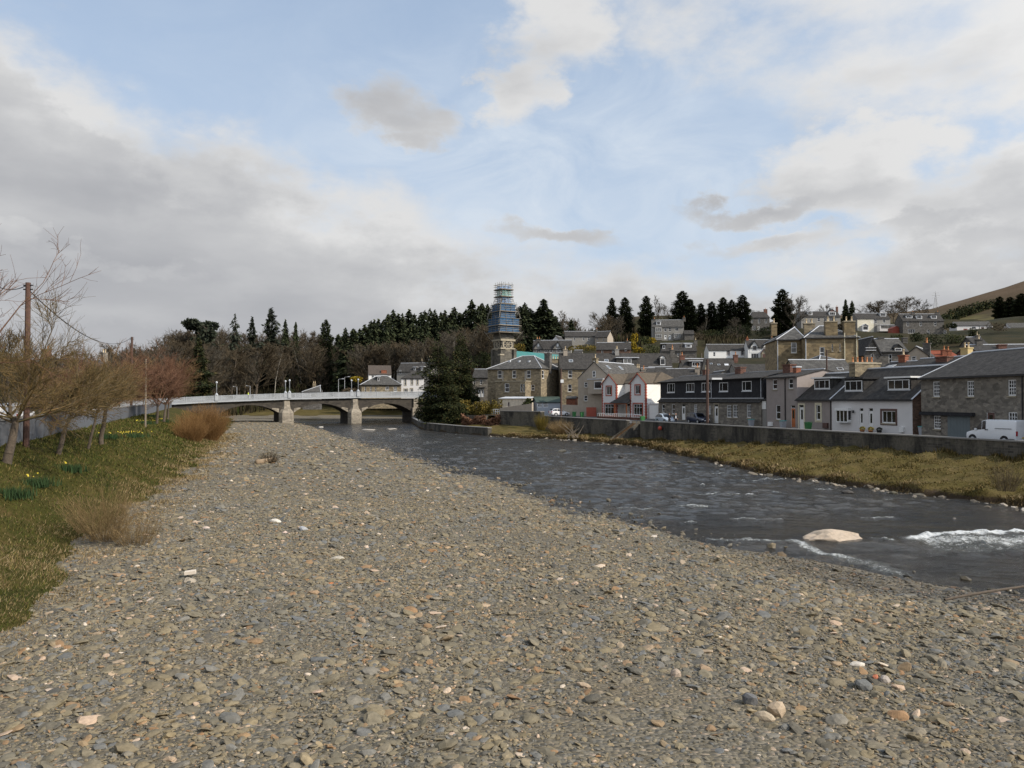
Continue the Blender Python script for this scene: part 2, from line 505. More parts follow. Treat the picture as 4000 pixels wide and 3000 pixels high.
class MB:
    def __init__(self):
        self.v, self.f, self.m, self.mats = [], [], [], []

    def mi(self, mat):
        if isinstance(mat, str):
            mat = M[mat]
        if mat not in self.mats:
            self.mats.append(mat)
        return self.mats.index(mat)

    def face(self, pts, mat):
        i = len(self.v)
        self.v += [tuple(p) for p in pts]
        self.f.append(tuple(range(i, i + len(pts))))
        self.m.append(self.mi(mat))

    def box(self, x0, x1, y0, y1, z0, z1, mat):
        i = len(self.v)
        self.v += [(x0, y0, z0), (x1, y0, z0), (x1, y1, z0), (x0, y1, z0), (x0, y0, z1), (x1, y0, z1), (x1, y1, z1), (x0, y1, z1)]
        k = self.mi(mat)
        for q in ((3, 2, 1, 0), (4, 5, 6, 7), (0, 1, 5, 4), (1, 2, 6, 5), (2, 3, 7, 6), (3, 0, 4, 7)):
            self.f.append(tuple(i + j for j in q))
            self.m.append(k)
        return self

    def slab(self, quad, th, mat):
        """a quad given a thickness straight down"""
        a = [Vector(p) for p in quad]
        n = (a[1] - a[0]).cross(a[2] - a[0]).normalized()
        if n.z < 0:
            a.reverse()
            n = -n
        b = [p - n * th for p in a]
        self.face(a, mat)
        self.face(list(reversed(b)), mat)
        k = len(a)
        for j in range(k):
            self.face([a[j], b[j], b[(j + 1) % k], a[(j + 1) % k]], mat)

    def tube(self, p0, p1, r0, r1=None, n=8, mat='steel', cap=True):
        r1 = r0 if r1 is None else r1
        p0, p1 = Vector(p0), Vector(p1)
        d = (p1 - p0).normalized()
        a = d.orthogonal().normalized()
        b = d.cross(a)
        i = len(self.v)
        k = self.mi(mat)
        for p, r in ((p0, r0), (p1, r1)):
            for j in range(n):
                t = 2 * math.pi * j / n
                self.v.append(tuple(p + (a * math.cos(t) + b * math.sin(t)) * r))
        for j in range(n):
            self.f.append((i + j, i + (j + 1) % n, i + n + (j + 1) % n, i + n + j))
            self.m.append(k)
        if cap:
            self.f.append(tuple(i + j for j in reversed(range(n))))
            self.f.append(tuple(i + n + j for j in range(n)))
            self.m += [k, k]
        return self

    def lathe(self, prof, n=12, mat='steel', c=(0, 0)):
        """(r, z) rings about a vertical axis"""
        i = len(self.v)
        k = self.mi(mat)
        for r, z in prof:
            for j in range(n):
                t = 2 * math.pi * j / n
                self.v.append((c[0] + r * math.cos(t), c[1] + r * math.sin(t), z))
        for q in range(len(prof) - 1):
            for j in range(n):
                self.f.append((i + q * n + j, i + q * n + (j + 1) % n, i + (q + 1) * n + (j + 1) % n, i + (q + 1) * n + j))
                self.m.append(k)
        self.f.append(tuple(i + j for j in reversed(range(n))))
        self.f.append(tuple(i + (len(prof) - 1) * n + j for j in range(n)))
        self.m += [k, k]
        return self

    def build(self, name, parent=None, smooth=False):
        me = bpy.data.meshes.new(name)
        me.from_pydata(self.v, [], self.f)
        for m in self.mats:
            me.materials.append(m)
        me.polygons.foreach_set('material_index', self.m)
        if smooth:
            me.polygons.foreach_set('use_smooth', [True] * len(self.f))
        lv = np.empty(len(me.loops), dtype=np.int32)
        me.loops.foreach_get('vertex_index', lv)
        st = np.empty(len(me.polygons), dtype=np.int32)
        tt = np.empty(len(me.polygons), dtype=np.int32)
        me.polygons.foreach_get('loop_start', st)
        me.polygons.foreach_get('loop_total', tt)
        uv = uvs_for(np.array(self.v, dtype=float), lv, st, tt)
        l = me.uv_layers.new(name='UVMap')
        l.data.foreach_set('uv', uv.astype(np.float32).ravel())
        me.update()
        return link(name, me, parent)


def tag(o, label, cat=None, group=None, kind=None):
    if label:
        o['label'] = label
    if cat:
        o['category'] = cat
    if group:
        o['group'] = group
    if kind:
        o['kind'] = kind
    return o


def empty(name, loc, rz=0.0, label=None, cat=None, group=None):
    o = bpy.data.objects.new(name, None)
    o.empty_display_size = 0.5
    o.location = loc
    o.rotation_euler = (0, 0, rz)
    COL.objects.link(o)
    return tag(o, label, cat, group)


def copy_tree(o, parent=None):
    c = o.copy()
    COL.objects.link(c)
    if parent is not None:
        c.parent = parent
    for ch in list(o.children):
        copy_tree(ch, c)
    return c


# ------------------------------------------------------------------ lie of the land
def curve(pts):
    ys = [p[0] for p in pts]
    xs = [p[1] for p in pts]
    return lambda y: np.interp(y, ys, xs)


xL = curve([(8, 36), (20, 25), (26.5, 17.7), (28, 15.6), (32.5, 9.7), (39, 6.5), (57, 0), (97, -16), (130, -28), (162, -40), (200, -54), (232, -66), (262, -110), (300, -190)])
xR = curve([(8, 46), (30, 36), (46, 31), (54, 27), (67, 22), (85, 20), (106, 17.7), (118, 11.8), (126.6, 6.3), (130, 0.6), (146, -9.8), (168, -20), (225, -30), (300, -44)])
xRW = curve([(8, 56), (57.8, 38.5), (85.7, 28.6), (113, 18.8), (145, 5.3), (165, -13.0), (190, -20.5), (225, -28), (300, -42)])
xG0 = curve([(8, -14), (13, -13), (19.9, -13.2), (34, -18), (61, -26), (110, -42), (150, -55), (200, -72), (232, -84), (300, -200)])
xG = lambda y: xG0(y) + 0.45 * np.sin(np.asarray(y) * 0.55 + 1.0) + 0.3 * np.sin(np.asarray(y) * 1.31)
xW = curve([(8, -17), (45, -30), (132, -62), (200, -88), (240, -104), (300, -230)])
zW = curve([(8, 3.5), (45, 3.8), (132, 4.2), (200, 4.6), (300, 4.8)])
zRW = curve([(8, 2.2), (57.8, 2.0), (80, 1.75), (106, 0.75), (113, 0.6), (140, 0.7), (146, 1.4), (300, 1.4)])


def sines(x, y, k, amp, seed, n=10, aniso=(1, 1)):
    r = np.random.default_rng(seed)
    z = np.zeros_like(x, dtype=float)
    for i in range(n):
        a = r.uniform(0, 2 * math.pi)
        f = k * r.uniform(0.5, 2.2)
        z += np.sin((x * math.cos(a) * aniso[0] + y * math.sin(a) * aniso[1]) * f + r.uniform(0, 6.28)) / n ** 0.5
    return z * amp


def sstep(t):
    t = np.clip(t, 0, 1)
    return t * t * (3 - 2 * t)


def gravel_z(x, y):
    l, gx = xL(y), xG(y)
    f = np.clip((x - gx) / np.maximum(l - gx, 0.5), -0.3, 1.5)
    z = np.where(f < 1, 0.62 * (1 - f ** 3) - 0.02, -0.02 - (f - 1) * 3.0)
    z = z - 0.3 * sstep((33 - y) / 6) * sstep((f - 0.55) / 0.45)
    return z + sines(x, y, 0.5, 0.06, 3) + sines(x, y, 2.0, 0.02, 4)


def bank_left_z(x, y):
    gx, w = xG(y), xW(y)
    f = np.clip((gx - x) / (gx - w), -0.2, 1.1)
    z = 0.55 + (zW(y) - 0.55) * (0.55 * f + 0.45 * sstep(f))
    return z + sines(x, y, 0.9, 0.05, 5) - 0.5 * np.clip(-f, 0, 1)


def bank_right_z(x, y):
    a, w = xR(y), xRW(y)
    f = np.clip((x - a) / np.maximum(w - a, 0.3), -0.3, 1.05)
    d = x - a
    lip = (0.55 + 0.12 * np.sin(y * 1.3) + 0.1 * np.sin(y * 3.1)) * sstep((d + 0.15 + 0.25 * np.sin(y * 0.9) + 0.15 * np.sin(y * 2.3)) / 0.7)
    z = -0.15 + np.minimum(d, 0) * 0.35 + lip + (zRW(y) - 0.35) * (0.6 * np.clip(f, 0, 1) + 0.4 * sstep(f))
    return z + sines(x, y, 1.2, 0.09, 6) * sstep(d / 1.5) + sines(x, y, 3.2, 0.05, 16) * sstep(d / 0.6)


CP = [(-70, 45, 4.0), (-150, 100, 5.0), (-110, 190, 4.6), (-220, 260, 8.0), (-320, 330, 18), (-420, 500, 40),
      (-150, 282, 0.4), (-100, 282, 0.4), (-60, 282, 0.4), (-150, 330, 3.8), (-110, 330, 3.9), (-70, 330, 3.9), (-30, 320, 4.2), (-48, 300, 2.0),
      (-170, 430, 20), (-90, 430, 22), (-20, 430, 30), (50, 430, 40), (100, 430, 45), (-90, 365, 9), (-20, 370, 16), (30, 370, 26), (-240, 430, 22), (-100, 520, 30), (0, 520, 44), (100, 520, 62),
      (70, 60, 2.8), (46, 90, 2.7), (60, 100, 3.2), (34, 120, 2.7), (20, 150, 2.8), (50, 130, 3.5), (90, 110, 3.5), (150, 90, 3.5), (250, 60, 5), (60, 30, 2.6), (120, 20, 3),
      (0, 160, 3.5), (20, 175, 4.2), (0, 200, 4.5), (-20, 230, 4.5), (-40, 250, 5.0), (-48, 270, 5.5), (10, 230, 7), (60, 170, 5.5), (100, 160, 7), (140, 150, 8), (-12, 190, 4.2), (-22, 262, 6.5), (0, 262, 9.5), (-30, 300, 10.0), (0, 310, 13)]


def cp(u, v, Y):
    p = P(u, v, Y)
    CP.append((p.x, p.y, p.z))


for q in [(2100, 1400, 262), (2240, 1400, 262), (2210, 1360, 330), (2370, 1360, 330), (2320, 1400, 265), (2460, 1395, 265), (2550, 1330, 344), (2690, 1330, 344), (2620, 1420, 230), (2730, 1420, 230),
          (2770, 1415, 300), (3030, 1410, 296), (2935, 1295, 400), (3010, 1295, 400), (3130, 1285, 370), (3290, 1285, 370), (3340, 1300, 360), (3480, 1300, 360), (3520, 1312, 345), (3700, 1312, 345),
          (3740, 1300, 420), (3880, 1300, 420), (4050, 1300, 430), (3000, 1340, 330), (2850, 1330, 350), (3700, 1340, 300), (3900, 1340, 300), (4100, 1350, 300), (3500, 1370, 240), (3800, 1385, 240), (2500, 1350, 320), (2480, 1400, 250),
          (2600, 1290, 430), (2800, 1290, 450), (3100, 1265, 470), (3400, 1265, 470), (3700, 1250, 480), (4000, 1240, 500), (4400, 1230, 500), (3300, 1440, 170), (3600, 1440, 170), (2900, 1450, 190), (2600, 1470, 190)]:
    cp(*q)
CPA = np.array(CP)


def terrain_z(x, y):
    x = np.asarray(x, float)
    y = np.asarray(y, float)
    d2 = (x[..., None] - CPA[:, 0]) ** 2 + (y[..., None] - CPA[:, 1]) ** 2
    w = 1.0 / (d2 + 60.0) ** 2
    return (w * CPA[:, 2]).sum(-1) / w.sum(-1)


def tz(x, y):
    return float(terrain_z(np.array([x]), np.array([y]))[0])


# ------------------------------------------------------------------ ground sheets
def grid_faces(nr, nc):
    i = np.arange(nr - 1)[:, None] * nc + np.arange(nc - 1)[None, :]
    i = i.ravel()
    return np.stack([i, i + 1, i + nc + 1, i + nc], 1)


def sheet(name, fx0, fx1, ys, nc, zf, mat, smooth=True):
    y = np.repeat(ys, nc)
    t = np.tile(np.linspace(0, 1, nc), len(ys))
    x = fx0(y) * (1 - t) + fx1(y) * t
    z = zf(x, y)
    me = fast_mesh(name, np.stack([x, y, z], 1), grid_faces(len(ys), nc), smooth)
    me.materials.append(mat)
    o = link(name, me)
    o['kind'] = 'structure'
    return o


def gravel_mat():
    m, g, b = newmat('river_gravel')
    b.inputs['Roughness'].default_value = 0.9
    o = coords(g, 'Object')
    vs = []
    for sc, st in ((9.0, 1.0), (3.5, 1.0)):
        v = g.node('ShaderNodeTexVoronoi')
        v.inputs['Scale'].default_value = sc
        g.l.new(g.mapping(o, scale=(1.0, 1.35, 1.0)), v.inputs['Vector'])
        vs.append(v)
    sp = g.node('ShaderNodeSeparateColor')
    g.l.new(vs[0].outputs['Color'], sp.inputs[0])
    c0 = g.ramp(sp.outputs[0], [(0.0, (0.070, 0.062, 0.044)), (0.4, (0.150, 0.128, 0.086)), (0.7, (0.150, 0.137, 0.108)), (0.93, (0.215, 0.185, 0.132)), (1.0, (0.36, 0.28, 0.20))])
    n = g.noise(o, 0.35, 6.0, 0.65)
    c1 = g.mix(g.mapr(n, 0.42, 0.68, 0.0, 0.75), c0, (0.150, 0.118, 0.070, 1))
    n2 = g.noise(o, 6.0, 5.0, 0.7)
    c2 = g.mix(0.5, c1, g.ramp(n2, [(0.3, 0.45), (0.7, 1.0)]), 'MULTIPLY')
    g.l.new(c2, b.inputs['Base Color'])
    h = g.math('ADD', g.math('MULTIPLY', vs[0].outputs['Distance'], -0.6), g.math('MULTIPLY', vs[1].outputs['Distance'], -0.5))
    bump(g, b, h, 0.9, 0.12)
    return m


def grass_mat(name, stops, patch, patch_amt=0.8, sc=0.25):
    m, g, b = newmat(name)
    b.inputs['Roughness'].default_value = 1.0
    b.inputs['Specular IOR Level'].default_value = 0.1
    o = coords(g, 'Object')
    n = g.noise(o, sc, 8.0, 0.68)
    c = g.ramp(n, stops)
    n2 = g.noise(o, 5.0, 6.0, 0.75)
    c = g.mix(0.75, c, g.ramp(n2, [(0.3, 0.35), (0.7, 1.0)]), 'MULTIPLY')
    n3 = g.noise(o, 0.5, 5.0, 0.6, 0.5)
    c = g.mix(g.mapr(n3, 0.55, 0.72, 0.0, patch_amt), c, c4(patch))
    if name.startswith('river'):      # bare earth where the bank is cut by floods
        sz = g.node('ShaderNodeSeparateXYZ')
        g.l.new(o, sz.inputs[0])
        e = g.math('ADD', sz.outputs[2], g.math('MULTIPLY', g.math('SUBTRACT', n2, 0.5), 0.5))
        c = g.mix(g.mapr(e, 0.42, 0.26), c, (0.045, 0.032, 0.020, 1))
    g.l.new(c, b.inputs['Base Color'])
    bump(g, b, n2, 0.8, 0.12)
    return m


M['gravel'] = gravel_mat()
M['lawn'] = grass_mat('mossy_lawn', [(0.32, (0.034, 0.040, 0.009)), (0.5, (0.064, 0.060, 0.014)), (0.68, (0.105, 0.080, 0.026))], (0.120, 0.080, 0.032), 0.7)
M['bankgrass'] = grass_mat('river_bank_grass', [(0.34, (0.080, 0.068, 0.020)), (0.5, (0.120, 0.094, 0.032)), (0.66, (0.165, 0.122, 0.054))], (0.075, 0.078, 0.022), 0.5, 0.5)
M['hillside'] = grass_mat('hillside_grass', [(0.35, (0.022, 0.024, 0.011)), (0.5, (0.040, 0.037, 0.017)), (0.65, (0.058, 0.045, 0.025))], (0.036, 0.026, 0.017), 0.8, 0.06)

ys_near = np.concatenate([np.arange(8, 60, 0.5), np.arange(60, 302, 2.0)])
sheet('gravel_bar', lambda y: xG(y) - 1.5, lambda y: xL(y) + 2.5, ys_near, 60, gravel_z, M['gravel'])
sheet('grass_bank', lambda y: xW(y) - 0.1, lambda y: xG(y) + 0.6, ys_near[:-12], 40, bank_left_z, M['lawn'])
ys_r = np.concatenate([np.arange(14, 120, 0.4), np.arange(120, 262, 1.0)])
sheet('river_bank', lambda y: xR(y) - 0.8, lambda y: xRW(y) + 0.3, ys_r, 60, bank_right_z, M['bankgrass'])
sheet('street', lambda y: xRW(y) + 0.2, lambda y: xRW(y) + 22, np.arange(14, 160, 3.0), 12, lambda x, y: 2.75 + 0 * x + 0.02 * np.sin(y * 0.2) + 0.010 * np.maximum(y - 100, 0), M['asphalt'])
sheet('road', lambda y: xW(y) - 9, lambda y: xW(y) - 0.1, np.arange(10, 242, 4.0), 6, lambda x, y: zW(y) + 0.25, M['asphalt'])

# the wide ground behind the river walls, out to the wooded hill
gx = np.concatenate([np.arange(-520, -120, 20.0), np.arange(-120, 160, 5.0), np.arange(160, 620, 20.0)])
gy = np.concatenate([np.arange(-80, 0, 20.0), np.arange(0, 320, 5.0), np.arange(320, 640, 12.0), np.arange(640, 1000, 40.0)])
X, Y = np.meshgrid(gx, gy)
Z = terrain_z(X, Y) + sines(X, Y, 0.08, 0.5, 21) * np.clip((Y - 300) / 100, 0, 1)
inside = (X > xW(Y) - 2) & (X < xRW(Y) + 2) & (Y < 268)
Z = np.where(inside, -2.5, Z)
edge_street = (X >= xRW(Y) + 2) & (X < xRW(Y) + 24) & (Y < 158)
Z = np.where(edge_street, np.minimum(Z, 2.4), Z)
edge_road = (X <= xW(Y) - 2) & (X > xW(Y) - 12) & (Y < 240)
Z = np.where(edge_road, np.minimum(Z, 3.2), Z)
park = (X > -175) & (X < -34) & (Y > 262) & (Y < 338)
Z = np.where(park, np.minimum(Z, np.where(Y < 286, -0.6, 0.1 + (Y - 286) / 52 * 3.2)), Z)
me = fast_mesh('ground', np.stack([X.ravel(), Y.ravel(), Z.ravel()], 1), grid_faces(len(gy), len(gx)), True)
me.materials.append(M['hillside'])
link('ground', me)['kind'] = 'structure'

sheet('shingle_bank', lambda y: -172 + 0 * y, lambda y: -38 + 0 * y, np.arange(264, 287, 2.0), 60, lambda x, y: -0.15 + (y - 264) * 0.034 + sines(x, y, 0.3, 0.06, 23), M['gravel'])
sheet('grass_field', lambda y: -174 + 0 * y, lambda y: -36 + 0 * y, np.arange(283, 340, 2.0), 60, lambda x, y: 0.42 + (y - 283) / 55 * 3.5 + sines(x, y, 0.25, 0.12, 24), M['bankgrass'])

# the far moorland hill on the right, as ground that climbs to its crest
def moor():
    m, g, b = newmat('moorland')
    b.inputs['Roughness'].default_value = 1.0
    b.inputs['Specular IOR Level'].default_value = 0.05
    o = coords(g, 'Object')
    sz = g.node('ShaderNodeSeparateXYZ')
    g.l.new(o, sz.inputs[0])
    n = g.noise(g.mapping(o, scale=(1, 1, 3)), 0.012, 8.0, 0.65)
    hgt = g.math('ADD', sz.outputs[2], g.math('MULTIPLY', g.math('SUBTRACT', n, 0.5), 60))
    c = g.ramp(g.mapr(hgt, 40, 140), [(0.0, (0.060, 0.065, 0.028)), (0.32, (0.085, 0.082, 0.032)), (0.42, (0.13, 0.115, 0.050)), (0.5, (0.075, 0.060, 0.034)), (1.0, (0.125, 0.088, 0.055))])
    n2 = g.noise(o, 0.12, 7.0, 0.7)
    c = g.mix(0.6, c, g.ramp(n2, [(0.3, 0.45), (0.7, 1.0)]), 'MULTIPLY')
    g.l.new(c, b.inputs['Base Color'])
    return m


crest = curve([(1500, 1440), (2000, 1400), (2600, 1330), (3000, 1262), (3070, 1236), (3110, 1221), (3200, 1232), (3450, 1226), (3640, 1206), (3700, 1188), (3760, 1172), (3860, 1142), (3930, 1122), (4000, 1098), (4300, 1010), (4800, 960)])
us = np.arange(1800, 4800, 20.0)
tt = np.linspace(0, 1, 60)
UU, TT = np.meshgrid(us, tt)
YY = 470 + 780 * TT
zc = 6.5 + 1000 * (1560 - crest(UU)) / 3000
XX = (UU - 2000) / 3000 * YY
z0 = np.where(UU < 3000, 38, 38 + (UU - 3000) * 0.009)
ff = np.clip((YY - 470) / 530, 0, 1)
ZZ = z0 + (zc - z0) * ff ** 1.25 - np.clip(YY - 1000, 0, None) * 0.35
ZZ += sines(XX, YY, 0.03, 1.2, 31) * np.sin(np.clip(ff, 0, 0.98) * 3.1)
me = fast_mesh('hill', np.stack([XX.ravel(), YY.ravel(), ZZ.ravel()], 1), grid_faces(60, len(us)), True)
M['moor'] = moor()
me.materials.append(M['moor'])
link('hill', me)['kind'] = 'structure'
# low valley floor that carries the view out to the horizon on the left
me = fast_mesh('valley_floor', [(-4000, 420, 3.0), (4000, 420, 3.0), (4000, 8000, 3.0), (-4000, 8000, 3.0)], [(0, 1, 2, 3)])
me.materials.append(M['hillside'])
link('valley_floor', me)['kind'] = 'structure'


# ------------------------------------------------------------------ the river
def seg_d(x, y, a, b):
    ax, ay = a
    bx, by = b
    t = np.clip(((x - ax) * (bx - ax) + (y - ay) * (by - ay)) / ((bx - ax) ** 2 + (by - ay) ** 2), 0, 1)
    return np.hypot(x - ax - t * (bx - ax), y - ay - t * (by - ay)), t


dropy = curve([(4, 33.0), (8.5, 33.6), (11, 34.2), (15, 34.9), (18, 34.9), (20, 35.2), (22, 36.0), (25, 36.9), (30, 38.0), (40, 40)])
n_row = 640
yr = 8.5 * (262 / 8.5) ** (np.arange(n_row) / (n_row - 1.0))
nc = 240
y = np.repeat(yr, nc)
t = np.tile(np.linspace(0, 1, nc), n_row)
x = (xL(y) - 2.0) * (1 - t) + (xR(y) + 1.0) * t
dy = dropy(x) + sines(x, y, 0.9, 0.25, 41) - y          # >0 downstream of the lip
step = sstep((dy + 0.5) / 1.3)
fast = np.clip((y - 20) / 30, 0.4, 1.0)
amp = 0.062 * fast * np.clip(1.2 - np.abs(y - 85) / 170, 0.25, 1)
z = -0.30 * step
u_w = x + sines(x, y, 0.5, 0.7, 42)
v_w = y + sines(x, y, 0.4, 0.7, 43)
wave = sines(u_w, v_w, 3.2, 0.6, 44, 14, (0.6, 1.2)) + sines(u_w, v_w, 7.0, 0.35, 45, 14, (0.6, 1.2)) + sines(u_w, v_w, 1.1, 0.7, 46, 10, (0.7, 1.2))
calm = 1 - 0.75 * np.exp(-((dy + 3.5) / 4.0) ** 2)        # the smooth tongue above the lip
z += amp * wave * calm
z += 0.07 * np.exp(-((dy - 1.6) / 0.7) ** 2) * (1 + 0.5 * sines(x, y, 2.5, 1, 47))
foam = np.zeros_like(x)


def fo(pts, w, a):
    global foam
    for p, q in zip(pts[:-1], pts[1:]):
        A, B = G(p[0], p[1], -0.25), G(q[0], q[1], -0.25)
        d, tq = seg_d(x, y, (A.x, A.y), (B.x, B.y))
        foam = np.maximum(foam, a * np.exp(-(d / w) ** 2))


fo([(2780, 2128), (2870, 2133), (2950, 2129), (3020, 2136), (3080, 2134)], 0.30, 0.62)
fo([(3105, 2132), (3150, 2150), (3230, 2166), (3300, 2178)], 0.40, 0.68)
fo([(3300, 2178), (3340, 2192), (3400, 2196), (3440, 2216), (3500, 2236)], 0.85, 0.50)
fo([(3410, 2122), (3490, 2132)], 0.18, 0.7)
fo([(3560, 2125), (3640, 2110), (3760, 2100), (3900, 2100), (4100, 2090)], 0.42, 1.0)
fo([(3640, 2128), (3760, 2124), (3900, 2122), (4100, 2116)], 0.95, 0.66)
fo([(3700, 2142), (3900, 2140), (4100, 2138)], 1.7, 0.44)
fo([(3330, 2190), (3420, 2200)], 0.9, 0.35)
# whitecaps on the riffle upstream
rr = np.random.default_rng(5)
for i in range(80):
    yy = rr.uniform(40, 150)
    f = rr.uniform(0.08, 0.92)
    xx = xL(yy) * (1 - f) + xR(yy) * f
    ln = rr.uniform(0.25, 1.1) * (1 + yy / 130)
    d, tq = seg_d(x, y, (xx - ln, yy), (xx + ln, yy + rr.uniform(-0.3, 0.3)))
    foam = np.maximum(foam, rr.uniform(0.45, 0.75) * np.exp(-(d / (0.10 + yy * 0.0016)) ** 2))
for q, a in [(((2720, 1942), (2800, 1944)), .85), (((2840, 1944), (2940, 1948)), .9), (((3020, 1938), (3060, 1940)), .8), (((2690, 1992), (2760, 1994)), .8), (((2900, 1890), (2960, 1888)), .8),
             (((2740, 1906), (2790, 1908)), .8), (((3190, 1920), (3280, 1930)), .7), (((2500, 1916), (2540, 1918)), .7), (((2100, 1770), (2280, 1768)), .6), (((3240, 1905), (3270, 1906)), .7)]:
    fo([q[0], q[1]], 0.18, a * .95)
z += np.clip(foam, 0, 1) * (0.05 + 0.075 * sines(x, y, 5.5, 1.0, 48, 14) + 0.05 * sines(x, y, 12.0, 1.0, 49, 12))
me = fast_mesh('water', np.stack([x, y, z], 1), grid_faces(n_row, nc), True)
at = me.attributes.new('foam', 'FLOAT', 'POINT')
at.data.foreach_set('value', foam.astype(np.float32))


def water_mat():
    m, g, b = newmat('river_water')
    o = coords(g, 'Object')
    fa = g.node('ShaderNodeAttribute')
    fa.attribute_name = 'foam'
    f = fa.outputs['Fac']
    wp = g.mapping(o, scale=(0.55, 1.0, 1.0), rot=(0, 0, 0.15))
    n1 = g.noise(wp, 1.7, 8.0, 0.66, 0.6)
    n2 = g.noise(wp, 11.0, 6.0, 0.6, 0.4)
    lace = g.noise(g.mapping(o, scale=(0.8, 1.3, 1.0)), 4.0, 8.0, 0.78, 1.2)
    fm = g.mapr(g.math('ADD', f, g.math('MULTIPLY', g.math('SUBTRACT', lace, 0.5), 2.0)), 0.42, 1.0, 0.0, 1.0, True)
    fm = g.math('MULTIPLY', fm, g.mapr(f, 0.05, 0.45))
    bed = g.noise(g.mapping(o, scale=(0.3, 0.7, 1)), 0.5, 6.0, 0.6)
    c = g.ramp(bed, [(0.35, (0.012, 0.012, 0.011)), (0.7, (0.042, 0.035, 0.024))])
    green = g.math('MULTIPLY', g.mapr(f, 0.25, 0.8), 0.45)
    c = g.mix(green, c, (0.15, 0.17, 0.14, 1))
    c = g.mix(fm, c, (0.72, 0.74, 0.74, 1))
    g.l.new(c, b.inputs['Base Color'])
    g.l.new(g.mapr(fm, 0, 1, 0.10, 0.9), b.inputs['Roughness'])
    b.inputs['IOR'].default_value = 1.33
    b.inputs['Specular IOR Level'].default_value = 0.62
    h = g.math('ADD', n1, g.math('MULTIPLY', n2, 0.35))
    bump(g, b, h, 1.0, 0.34)
    return m


M['water'] = water_mat()
me.materials.append(M['water'])
link('water', me)['kind'] = 'structure'


# ------------------------------------------------------------------ stones
def ico(sub):
    import bmesh
    bm = bmesh.new()
    bmesh.ops.create_icosphere(bm, subdivisions=sub, radius=1.0)
    V = np.array([v.co[:] for v in bm.verts])
    F = np.array([[v.index for v in f.verts] for f in bm.faces])
    bm.free()
    return V, F


ICO1, ICO2, ICO3 = ico(1), ico(2), ico(3)


def rock_shape(base, seed, chip=0.55):
    """a river stone: a ball cut by a few flat planes and bulged"""
    V, F = base
    r = np.random.default_rng(seed)
    V = V.copy()
    for _ in range(r.integers(6, 11)):
        n = r.normal(size=3)
        n /= np.linalg.norm(n)
        d = r.uniform(chip, 0.95)
        over = np.maximum(V @ n - d, 0)
        V -= over[:, None] * n * 0.92
    return V * (1 + 0.05 * r.normal(size=(len(V), 1)))


PROTO1 = [rock_shape(ICO1, 100 + i) for i in range(14)]
PROTO2 = [rock_shape(ICO2, 200 + i) for i in range(14)]


def scatter_stones(name, pts, a, proto, F, mat, flat=(0.16, 0.40), sink=0.25, seed=1, smooth=False):
    r = np.random.default_rng(seed)
    n = len(pts)
    Vs, Fs = [], []
    k = len(proto[0])
    which = r.integers(0, len(proto), n)
    b = a * r.uniform(0.55, 0.95, n)
    c = a * r.uniform(*flat, n)
    yaw = r.normal(0.15, 0.8, n)
    tx, ty = r.normal(0, 0.22, n), r.normal(0.10, 0.22, n)
    V = np.array(proto)[which]                       # n,k,3
    V = V * np.stack([a, b, c], 1)[:, None, :]
    ca, sa = np.cos(yaw), np.sin(yaw)
    x = V[..., 0] * ca[:, None] - V[..., 1] * sa[:, None]
    y = V[..., 0] * sa[:, None] + V[..., 1] * ca[:, None]
    z = V[..., 2] + x * tx[:, None] + y * ty[:, None]
    x += pts[:, 0:1]
    y += pts[:, 1:2]
    z += pts[:, 2:3] + (c * (1 - 2 * sink))[:, None] * 0.6
    VV = np.stack([x, y, z], 2).reshape(-1, 3)
    FF = (F[None] + (np.arange(n) * k)[:, None, None]).reshape(-1, 3)
    me = fast_mesh(name, VV, FF, smooth)
    me.materials.append(mat)
    return link(name, me)


STONE_STOPS = [(0.0, (0.092, 0.088, 0.078)), (0.14, (0.150, 0.136, 0.103)), (0.34, (0.200, 0.167, 0.107)), (0.50, (0.175, 0.158, 0.122)), (0.64, (0.218, 0.184, 0.122)),
               (0.70, (0.128, 0.132, 0.132)), (0.80, (0.165, 0.165, 0.158)), (0.88, (0.255, 0.212, 0.140)), (0.955, (0.250, 0.150, 0.080)), (0.975, (0.34, 0.27, 0.19)), (0.993, (0.44, 0.33, 0.25)), (1.0, (0.58, 0.51, 0.42))]
M['stones'] = isl('river_stones', STONE_STOPS, 0.85, 9.0, 0.55, 0.25, bumps=0.5)
_g = NG(M['stones'].node_tree)
_b = _g.n['Principled BSDF']
_c = _b.inputs['Base Color'].links[0].from_socket
_t = _g.noise(coords(_g, 'Object'), 0.22, 5.0, 0.6)
_z = _g.node('ShaderNodeSeparateXYZ')
_g.l.new(coords(_g, 'Object'), _z.inputs[0])
_g.l.new(_g.mapr(_z.outputs[2], 0.0, 0.12, 0.25, 0.85), _b.inputs['Roughness'])
_c = _g.mix(_g.mapr(_z.outputs[2], 0.12, 0.0, 0.0, 1.0), _c, _g.mix(1.0, _c, (0.48, 0.47, 0.45, 1), 'MULTIPLY'))   # wet stones are darker
_g.l.new(_g.mix(1.0, _c, _g.ramp(_t, [(0.36, (1.04, 1.06, 1.08)), (0.5, (1.17, 1.14, 1.07)), (0.66, (1.30, 1.21, 1.06))]), 'MULTIPLY'), _b.inputs['Base Color'])


